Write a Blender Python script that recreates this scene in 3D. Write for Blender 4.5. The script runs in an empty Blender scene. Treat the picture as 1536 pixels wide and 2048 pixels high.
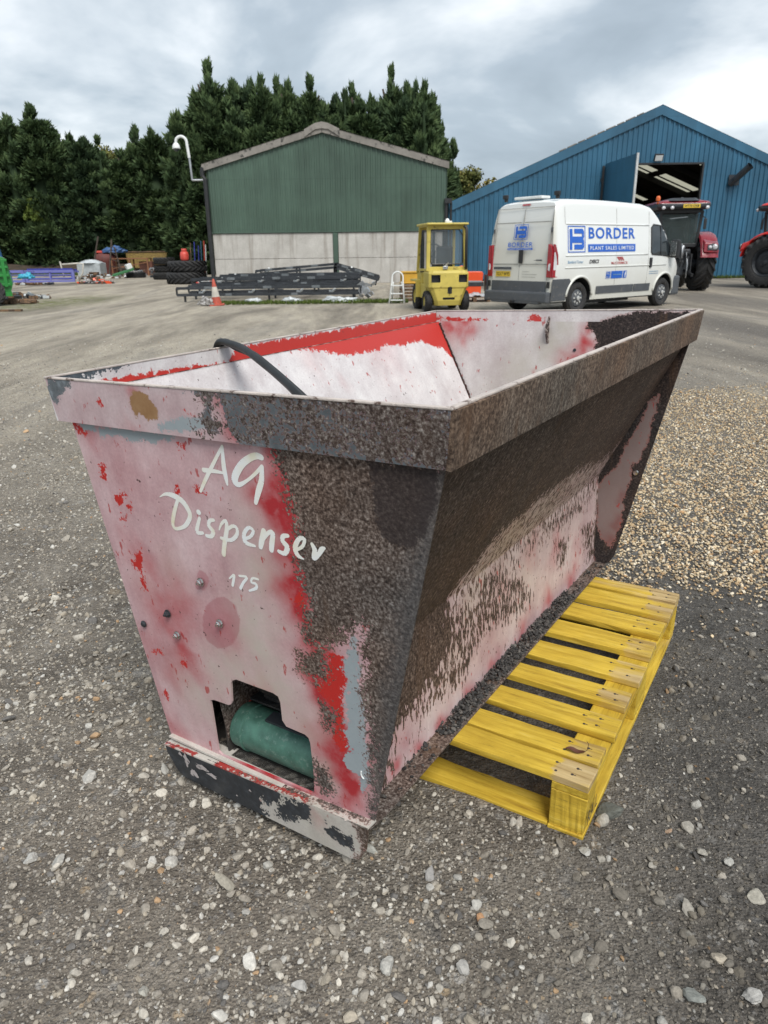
import bpy, bmesh, math, random
import numpy as np
from mathutils import Vector, Matrix
from mathutils.geometry import delaunay_2d_cdt
R=math.radians
SC=bpy.context.scene; COL=SC.collection
rnd=random.Random(7)
# ------------------------------------------------------------------ camera
CF,CHZ,CROLL,CH=1450.0,502.0,-0.012,1.45
TH=math.atan((1024-CHZ)/CF)
cr,sr,ct,st=math.cos(CROLL),math.sin(CROLL),math.cos(TH),math.sin(TH)
right=Vector((cr,sr*st,sr*ct)); fwd=Vector((0,ct,-st)); up=right.cross(fwd)
cam=bpy.data.cameras.new('camera'); camo=bpy.data.objects.new('camera',cam); COL.objects.link(camo)
camo.matrix_world=Matrix(((right.x,up.x,-fwd.x,0),(right.y,up.y,-fwd.y,0),(right.z,up.z,-fwd.z,CH),(0,0,0,1)))
cam.sensor_fit='VERTICAL'; cam.sensor_height=36.0; cam.lens=36.0*CF/2048; cam.clip_end=3000; cam.clip_start=.02
cam.dof.use_dof=True; cam.dof.focus_distance=1.9; cam.dof.aperture_fstop=9.0
SC.camera=camo
SC.render.resolution_x=768; SC.render.resolution_y=1024
# ------------------------------------------------------------------ light
SUN_EL,SUN_AZ=52.0,163.0      # azimuth measured from +Y (away from the viewer) towards +X
SC.view_settings.view_transform='Standard'; SC.view_settings.look='None'
SC.view_settings.gamma=1.0; SC.view_settings.exposure=1.12
sl=bpy.data.lights.new('sun','SUN'); sl.energy=1.5; sl.angle=R(26); sl.color=(1.0,.965,.91)
so=bpy.data.objects.new('sun',sl); COL.objects.link(so)
sd=Vector((math.sin(R(SUN_AZ))*math.cos(R(SUN_EL)),math.cos(R(SUN_AZ))*math.cos(R(SUN_EL)),math.sin(R(SUN_EL))))
so.rotation_euler=sd.to_track_quat('Z','Y').to_euler()
W=bpy.data.worlds.new('World'); SC.world=W; W.use_nodes=True
nt=W.node_tree; nt.nodes.clear()
def N(nt,t,**k):
    n=nt.nodes.new(t)
    for a,b in k.items():
        if a=='ins':
            for kk,vv in b.items(): n.inputs[kk].default_value=vv
        else: setattr(n,a,b)
    return n
def LK(nt,a,b): nt.links.new(a,b)
wo=N(nt,'ShaderNodeOutputWorld'); bg=N(nt,'ShaderNodeBackground'); bg.inputs[1].default_value=0.113
sky=N(nt,'ShaderNodeTexSky'); sky.sky_type='NISHITA'; sky.sun_disc=False; sky.sun_elevation=R(SUN_EL); sky.sun_rotation=R(SUN_AZ); sky.air_density=1.0; sky.dust_density=2.0
tc=N(nt,'ShaderNodeTexCoord')
sep=N(nt,'ShaderNodeSeparateXYZ'); LK(nt,tc.outputs['Generated'],sep.inputs[0])
zc=N(nt,'ShaderNodeMath',operation='ADD'); LK(nt,sep.outputs[2],zc.inputs[0]); zc.inputs[1].default_value=.34
def div(a,b):
    m=N(nt,'ShaderNodeMath',operation='DIVIDE'); LK(nt,a,m.inputs[0]); LK(nt,b,m.inputs[1]); return m.outputs[0]
cmb=N(nt,'ShaderNodeCombineXYZ'); LK(nt,div(sep.outputs[0],zc.outputs[0]),cmb.inputs[0]); LK(nt,div(sep.outputs[1],zc.outputs[0]),cmb.inputs[1])
n1=N(nt,'ShaderNodeTexNoise',ins={'Scale':1.75,'Detail':6.0,'Roughness':.50,'Distortion':.25}); LK(nt,cmb.outputs[0],n1.inputs['Vector'])
mp=N(nt,'ShaderNodeMapping'); mp.inputs['Location'].default_value=(3.1,1.7,0); mp.inputs['Scale'].default_value=(.5,.9,1); LK(nt,cmb.outputs[0],mp.inputs[0])
n2=N(nt,'ShaderNodeTexNoise',ins={'Scale':.6,'Detail':4.0,'Roughness':.45}); LK(nt,mp.outputs[0],n2.inputs['Vector'])
cr1=N(nt,'ShaderNodeValToRGB'); e=cr1.color_ramp.elements
e[0].position=.32; e[0].color=(1.55,1.85,2.10,1); e[1].position=.66; e[1].color=(4.9,5.05,5.15,1)
x=e.new(.47); x.color=(2.15,2.5,2.8,1); x=e.new(.55); x.color=(3.2,3.5,3.72,1)
LK(nt,n1.outputs[0],cr1.inputs[0])
cr2=N(nt,'ShaderNodeValToRGB'); e=cr2.color_ramp.elements
e[0].position=.35; e[0].color=(.78,.80,.83,1); e[1].position=.65; e[1].color=(1.12,1.1,1.08,1); LK(nt,n2.outputs[0],cr2.inputs[0])
mul=N(nt,'ShaderNodeMix',data_type='RGBA',blend_type='MULTIPLY'); mul.inputs[0].default_value=1; LK(nt,cr1.outputs[0],mul.inputs[6]); LK(nt,cr2.outputs[0],mul.inputs[7])
mx=N(nt,'ShaderNodeMix',data_type='RGBA'); mx.inputs[0].default_value=.93; LK(nt,sky.outputs[0],mx.inputs[6]); LK(nt,mul.outputs[2],mx.inputs[7])
LK(nt,mx.outputs[2],bg.inputs[0]); LK(nt,bg.outputs[0],wo.inputs[0])
# ------------------------------------------------------------------ helpers: objects
def link(o,parent=None):
    COL.objects.link(o)
    if parent is not None: o.parent=parent
    return o
def tag(o,label=None,cat=None,group=None,kind=None):
    if label: o['label']=label
    if cat: o['category']=cat
    if group: o['group']=group
    if kind: o['kind']=kind
    return o
def thing(name,label,cat,loc=(0,0,0),rz=0.0,group=None,rot=None):
    o=bpy.data.objects.new(name,None); o.empty_display_size=.1; link(o)
    o.location=loc; o.rotation_euler=rot if rot else (0,0,rz)
    return tag(o,label,cat,group)
def meshobj(name,verts,faces,mat,parent=None,smooth=False):
    me=bpy.data.meshes.new(name); me.from_pydata([tuple(v) for v in verts],[],[tuple(f) for f in faces]); me.update()
    if mat is not None: me.materials.append(mat)
    if smooth: me.shade_smooth()
    return link(bpy.data.objects.new(name,me),parent)
class MB:
    def __init__(s): s.v=[];s.f=[];s.m=[]
    def add(s,vs,fs,mi=0):
        b=len(s.v); s.v+= [tuple(v) for v in vs]; s.f+=[tuple(i+b for i in f) for f in fs]; s.m+=[mi]*len(fs); return s
    def box(s,c,d,rot=None,mi=0,bev=0.0):
        x,y,z=[k/2 for k in d]
        if bev>0:
            bm=bmesh.new(); bmesh.ops.create_cube(bm,size=1.0)
            for q in bm.verts: q.co=Vector((q.co.x*d[0],q.co.y*d[1],q.co.z*d[2]))
            bmesh.ops.bevel(bm,geom=list(bm.edges),offset=bev,segments=2,affect='EDGES',profile=.6)
            bm.verts.index_update(); vs=[q.co.copy() for q in bm.verts]; fs=[[q.index for q in f.verts] for f in bm.faces]; bm.free()
        else:
            vs=[Vector(p) for p in ((-x,-y,-z),(x,-y,-z),(x,y,-z),(-x,y,-z),(-x,-y,z),(x,-y,z),(x,y,z),(-x,y,z))]
            fs=[(0,3,2,1),(4,5,6,7),(0,1,5,4),(1,2,6,5),(2,3,7,6),(3,0,4,7)]
        if rot is not None:
            M=rot if isinstance(rot,Matrix) else Matrix.Rotation(rot,3,'Z'); vs=[M@v for v in vs]
        return s.add([v+Vector(c) for v in vs],fs,mi)
    def tube(s,pts,r,n=8,mi=0,caps=True,r2=None):
        pts=[Vector(p) for p in pts]; rings=[]; last=None
        k=len(pts)
        for i,p in enumerate(pts):
            t=(pts[min(i+1,k-1)]-pts[max(i-1,0)]).normalized()
            a=last if last is not None else (Vector((0,0,1)) if abs(t.z)<.9 else Vector((1,0,0)))
            u=t.cross(a); u=u.normalized() if u.length>1e-6 else t.orthogonal().normalized(); w=u.cross(t).normalized(); last=w
            rr=r if r2 is None else r+(r2-r)*i/(k-1)
            rings.append([p+(u*math.cos(q)+w*math.sin(q))*rr for q in [2*math.pi*j/n for j in range(n)]])
        vs=[v for g in rings for v in g]; fs=[]
        for i in range(k-1):
            for j in range(n):
                fs.append((i*n+j,i*n+(j+1)%n,(i+1)*n+(j+1)%n,(i+1)*n+j))
        if caps: fs.append(tuple(range(n-1,-1,-1))); fs.append(tuple((k-1)*n+j for j in range(n)))
        return s.add(vs,fs,mi)
    def bar(s,a,b,w,h,mi=0,up=(0,0,1)):
        a=Vector(a);b=Vector(b);t=(b-a).normalized(); u=Vector(up)
        if abs(t.dot(u))>.98: u=Vector((1,0,0))
        x=t.cross(u).normalized(); z=x.cross(t).normalized(); vs=[]
        for p in (a,b):
            for sx,sz in ((-1,-1),(1,-1),(1,1),(-1,1)): vs.append(p+x*sx*w/2+z*sz*h/2)
        return s.add(vs,[(0,1,2,3),(7,6,5,4),(0,4,5,1),(1,5,6,2),(2,6,7,3),(3,7,4,0)],mi)
    def lathe(s,prof,n=32,axis='Z',c=(0,0,0),mi=0,closed=False):
        vs=[]
        for i in range(n):
            a=2*math.pi*i/n
            for r,h in prof:
                p=(r*math.cos(a),r*math.sin(a),h)
                if axis=='X': p=(h,r*math.cos(a),r*math.sin(a))
                if axis=='Y': p=(r*math.cos(a),h,r*math.sin(a))
                vs.append((p[0]+c[0],p[1]+c[1],p[2]+c[2]))
        m=len(prof); fs=[]
        for i in range(n):
            k=(i+1)%n
            for j in range(m-1 if not closed else m):
                j2=(j+1)%m; fs.append((i*m+j,k*m+j,k*m+j2,i*m+j2))
        return s.add(vs,fs,mi)
    def prism(s,poly,ax,a,b,mi=0):
        # poly list of 2D; ax: axis of extrusion; a,b extents
        def P(p,h):
            return (h,p[0],p[1]) if ax=='X' else ((p[0],h,p[1]) if ax=='Y' else (p[0],p[1],h))
        n=len(poly); vs=[P(p,a) for p in poly]+[P(p,b) for p in poly]
        fs=[tuple(range(n)),tuple(range(2*n-1,n-1,-1))]+[(i,i+n,(i+1)%n+n,(i+1)%n) for i in range(n)]
        return s.add(vs,fs,mi)
    def build_each(s,name,mats,parent=None,**k):
        """one object for every separate piece"""
        par=list(range(len(s.v)))
        def fd(i):
            while par[i]!=i: par[i]=par[par[i]]; i=par[i]
            return i
        for f in s.f:
            for i in f[1:]: par[fd(i)]=fd(f[0])
        gr={}
        for f in s.f: gr.setdefault(fd(f[0]),[]).append(f)
        out=[]
        for fl_ in gr.values():
            us=sorted({i for f in fl_ for i in f}); mp={i:j for j,i in enumerate(us)}; m2=MB(); m2.add([s.v[i] for i in us],[[mp[i] for i in f] for f in fl_]); out.append(m2.build(name,mats,parent,**k))
        return out
    def build(s,name,mats,parent=None,smooth=False,bevel=0.0,autosm=None):
        me=bpy.data.meshes.new(name); me.from_pydata(s.v,[],s.f)
        for m in (mats if isinstance(mats,(list,tuple)) else [mats]): me.materials.append(m)
        me.polygons.foreach_set('material_index',s.m); me.update()
        bm=bmesh.new(); bm.from_mesh(me); bmesh.ops.recalc_face_normals(bm,faces=bm.faces); bm.to_mesh(me); bm.free()
        if smooth: me.shade_smooth()
        if autosm is not None:
            me.shade_smooth(); me.set_sharp_from_angle(angle=R(autosm))
        o=link(bpy.data.objects.new(name,me),parent)
        if bevel>0:
            b=o.modifiers.new('bevel','BEVEL'); b.width=bevel; b.segments=2; b.limit_method='ANGLE'; b.angle_limit=R(40)
        return o
def decal(name,polys,fn,mat,parent,res=None,holes=()):
    """flat outline polygons (2D) triangulated and laid on a surface through fn(u,v)->3D"""
    vs=[];ed=[];fc=[]
    for p in polys:
        b=len(vs); vs+= [Vector(q[:2]) for q in p]; fc.append([b+i for i in range(len(p))])
    if res:
        xs=[v.x for v in vs]; ys=[v.y for v in vs]
        for x in np.arange(min(xs),max(xs),res):
            for y in np.arange(min(ys),max(ys),res): vs.append(Vector((x+.013*res,y+.017*res)))
    V,E,F,_,_,fo=delaunay_2d_cdt(vs,ed,fc,0,1e-5)
    out=[]
    hs=[np.array(h) for h in holes]
    cen=np.array([[sum(V[i].x for i in f)/len(f),sum(V[i].y for i in f)/len(f)] for f in F]); ins=np.zeros(len(F),bool)
    for p in polys: ins|=inpoly(cen,p)
    for f,src,c_ in zip(F,ins,cen):
        if not src: continue
        c=Vector(c_)
        if any(inpoly(np.array([[c.x,c.y]]),h)[0] for h in hs): continue
        out.append(f)
    us=sorted({i for f in out for i in f}); mp={i:k for k,i in enumerate(us)}
    return meshobj(name,[fn(V[i].x,V[i].y) for i in us],[[mp[i] for i in f] for f in out],mat,parent)
def inpoly(P,poly):
    x,y=P[:,0],P[:,1]; ins=np.zeros(len(P),bool); n=len(poly)
    for i in range(n):
        x1,y1=poly[i][:2]; x2,y2=poly[(i+1)%n][:2]
        c=((y1>y)!=(y2>y)); 
        with np.errstate(divide='ignore',invalid='ignore'): xx=(x2-x1)*(y-y1)/(y2-y1+1e-12)+x1
        ins^= c&(x<xx)
    return ins
def sdf(P,poly):
    d=np.full(len(P),1e9); n=len(poly)
    for i in range(n):
        a=np.array(poly[i][:2]); b=np.array(poly[(i+1)%n][:2]); ab=b-a
        t=np.clip(((P-a)@ab)/(ab@ab+1e-12),0,1); q=a+t[:,None]*ab; d=np.minimum(d,np.linalg.norm(P-q,axis=1))
    return np.where(inpoly(P,poly),d,-d)
def text_polys(txt,size,bold=0.0,shear=0.0,space=1.0):
    cu=bpy.data.curves.new('t','FONT'); cu.body=txt; cu.size=size; cu.offset=bold; cu.shear=shear; cu.space_character=space; cu.resolution_u=3; cu.fill_mode='NONE' if False else 'BOTH'
    o=bpy.data.objects.new('t',cu); COL.objects.link(o)
    bpy.context.view_layer.update()
    me=bpy.data.meshes.new_from_object(o.evaluated_get(bpy.context.evaluated_depsgraph_get()))
    vs=np.array([v.co[:2] for v in me.vertices]); fs=[tuple(p.vertices) for p in me.polygons]
    bpy.data.objects.remove(o); bpy.data.curves.remove(cu); bpy.data.meshes.remove(me)
    return vs,fs
def text(name,txt,x0,y0,w,h,fn,mat,parent,bold=0.0,shear=0.0,space=1.0):
    """writing fitted into the box x0,y0,w,h of the surface fn"""
    vs,fs=text_polys(txt,1.0,bold,shear,space); mn=vs.min(0); mxx=vs.max(0); s=mxx-mn
    p=(vs-mn)/s*np.array([w,h])+np.array([x0,y0])
    return meshobj(name,[fn(a,b) for a,b in p],fs,mat,parent)
# ------------------------------------------------------------------ helpers: materials
def newmat(name):
    m=bpy.data.materials.new(name); m.use_nodes=True; nt=m.node_tree; b=nt.nodes['Principled BSDF']; return m,nt,b
def ramp(nt,src,stops):
    r=N(nt,'ShaderNodeValToRGB'); e=r.color_ramp.elements
    while len(e)>1: e.remove(e[-1])
    e[0].position=stops[0][0]; e[0].color=(*stops[0][1],1) if len(stops[0][1])==3 else stops[0][1]
    for p,c in stops[1:]:
        x=e.new(p); x.color=(*c,1)
    LK(nt,src,r.inputs[0]); return r.outputs[0]
def mixc(nt,f,a,b,blend='MIX'):
    m=N(nt,'ShaderNodeMix',data_type='RGBA',blend_type=blend)
    for i,v in ((0,f),(6,a),(7,b)):
        if hasattr(v,'is_output') or isinstance(v,bpy.types.NodeSocket): LK(nt,v,m.inputs[i])
        else: m.inputs[i].default_value=v if i==0 else ((*v,1) if len(v)==3 else v)
    return m.outputs[2]
def mth(nt,op,a,b=None,c=None,clamp=False):
    m=N(nt,'ShaderNodeMath',operation=op,use_clamp=clamp)
    for i,v in enumerate((a,b,c)):
        if v is None: continue
        if isinstance(v,bpy.types.NodeSocket): LK(nt,v,m.inputs[i])
        else: m.inputs[i].default_value=v
    return m.outputs[0]
def noise(nt,vec,scale,detail=3,rough=.5,dist=0,out=0):
    n=N(nt,'ShaderNodeTexNoise',ins={'Scale':scale,'Detail':detail,'Roughness':rough,'Distortion':dist})
    if vec is not None: LK(nt,vec,n.inputs['Vector'])
    return n.outputs[out]
def mapv(nt,vec,scale=(1,1,1),rot=(0,0,0),loc=(0,0,0)):
    m=N(nt,'ShaderNodeMapping'); m.inputs['Scale'].default_value=scale; m.inputs['Rotation'].default_value=rot; m.inputs['Location'].default_value=loc
    LK(nt,vec,m.inputs[0]); return m.outputs[0]
def objc(nt): return N(nt,'ShaderNodeTexCoord').outputs['Object']
def geoc(nt): return N(nt,'ShaderNodeNewGeometry').outputs['Position']
def bump(nt,b,h,strength=.3,dist=.01):
    n=N(nt,'ShaderNodeBump'); n.inputs['Strength'].default_value=strength; n.inputs['Distance'].default_value=dist; LK(nt,h,n.inputs['Height']); LK(nt,n.outputs[0],b.inputs['Normal']); return n
def smat(name,c,rough=.5,metal=0.0,var=.25,scale=6.0,c2=None,thr=.62,bmp=.0,spec=.5,coat=0.0,cellvar=0):
    """paint / plastic / metal with mottling, optional second colour (dirt, rust) in patches"""
    m,nt,b=newmat(name); v=objc(nt); n=noise(nt,v,scale,6,.6)
    d=ramp(nt,n,[(.3,tuple(k*(1-var) for k in c)),(.7,tuple(min(1,k*(1+var)) for k in c))])
    if c2:
        n2=noise(nt,v,scale*2.3,8,.65); f=ramp(nt,n2,[(thr-.03,(0,0,0)),(thr+.05,(1,1,1))]); d=mixc(nt,f,d,c2)
    LK(nt,d,b.inputs['Base Color']); b.inputs['Metallic'].default_value=metal; b.inputs['Specular IOR Level'].default_value=spec
    LK(nt,ramp(nt,n,[(.3,(max(rough-.1,.03),)*3),(.7,(min(rough+.12,1),)*3)]),b.inputs['Roughness'])
    b.inputs['Coat Weight'].default_value=coat; b.inputs['Coat Roughness'].default_value=.08
    if bmp: bump(nt,b,noise(nt,v,scale*8,4),bmp,.01)
    return m
def glassmat(name,c=(.03,.04,.045),rough=.05,alpha=None):
    m,nt,b=newmat(name); v=objc(nt); n=noise(nt,v,3,4)
    LK(nt,ramp(nt,n,[(.3,c),(.8,tuple(k*1.8 for k in c))]),b.inputs['Base Color']); b.inputs['Roughness'].default_value=rough; b.inputs['Specular IOR Level'].default_value=.8
    if alpha is not None: b.inputs['Alpha'].default_value=alpha
    return m
M={}
M['rubber']=smat('rubber',(.022,.022,.023),.75,var=.35,scale=9,bmp=.3,c2=(.07,.065,.055),thr=.6)
M['black']=smat('black_plastic',(.018,.019,.021),.5)
M['dark_steel']=smat('dark_steel',(.03,.034,.04),.42,var=.3,c2=(.09,.095,.10),thr=.63)
M['galv']=smat('galvanised_steel',(.42,.44,.46),.4,metal=.6,var=.15)
M['alu']=smat('aluminium',(.62,.62,.60),.35,metal=.5,var=.15)
M['white']=smat('white_paint',(.72,.74,.73),.4,var=.08)
M['chrome']=smat('bright_steel',(.62,.62,.60),.22,metal=1.0,var=.2,scale=60)
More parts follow.
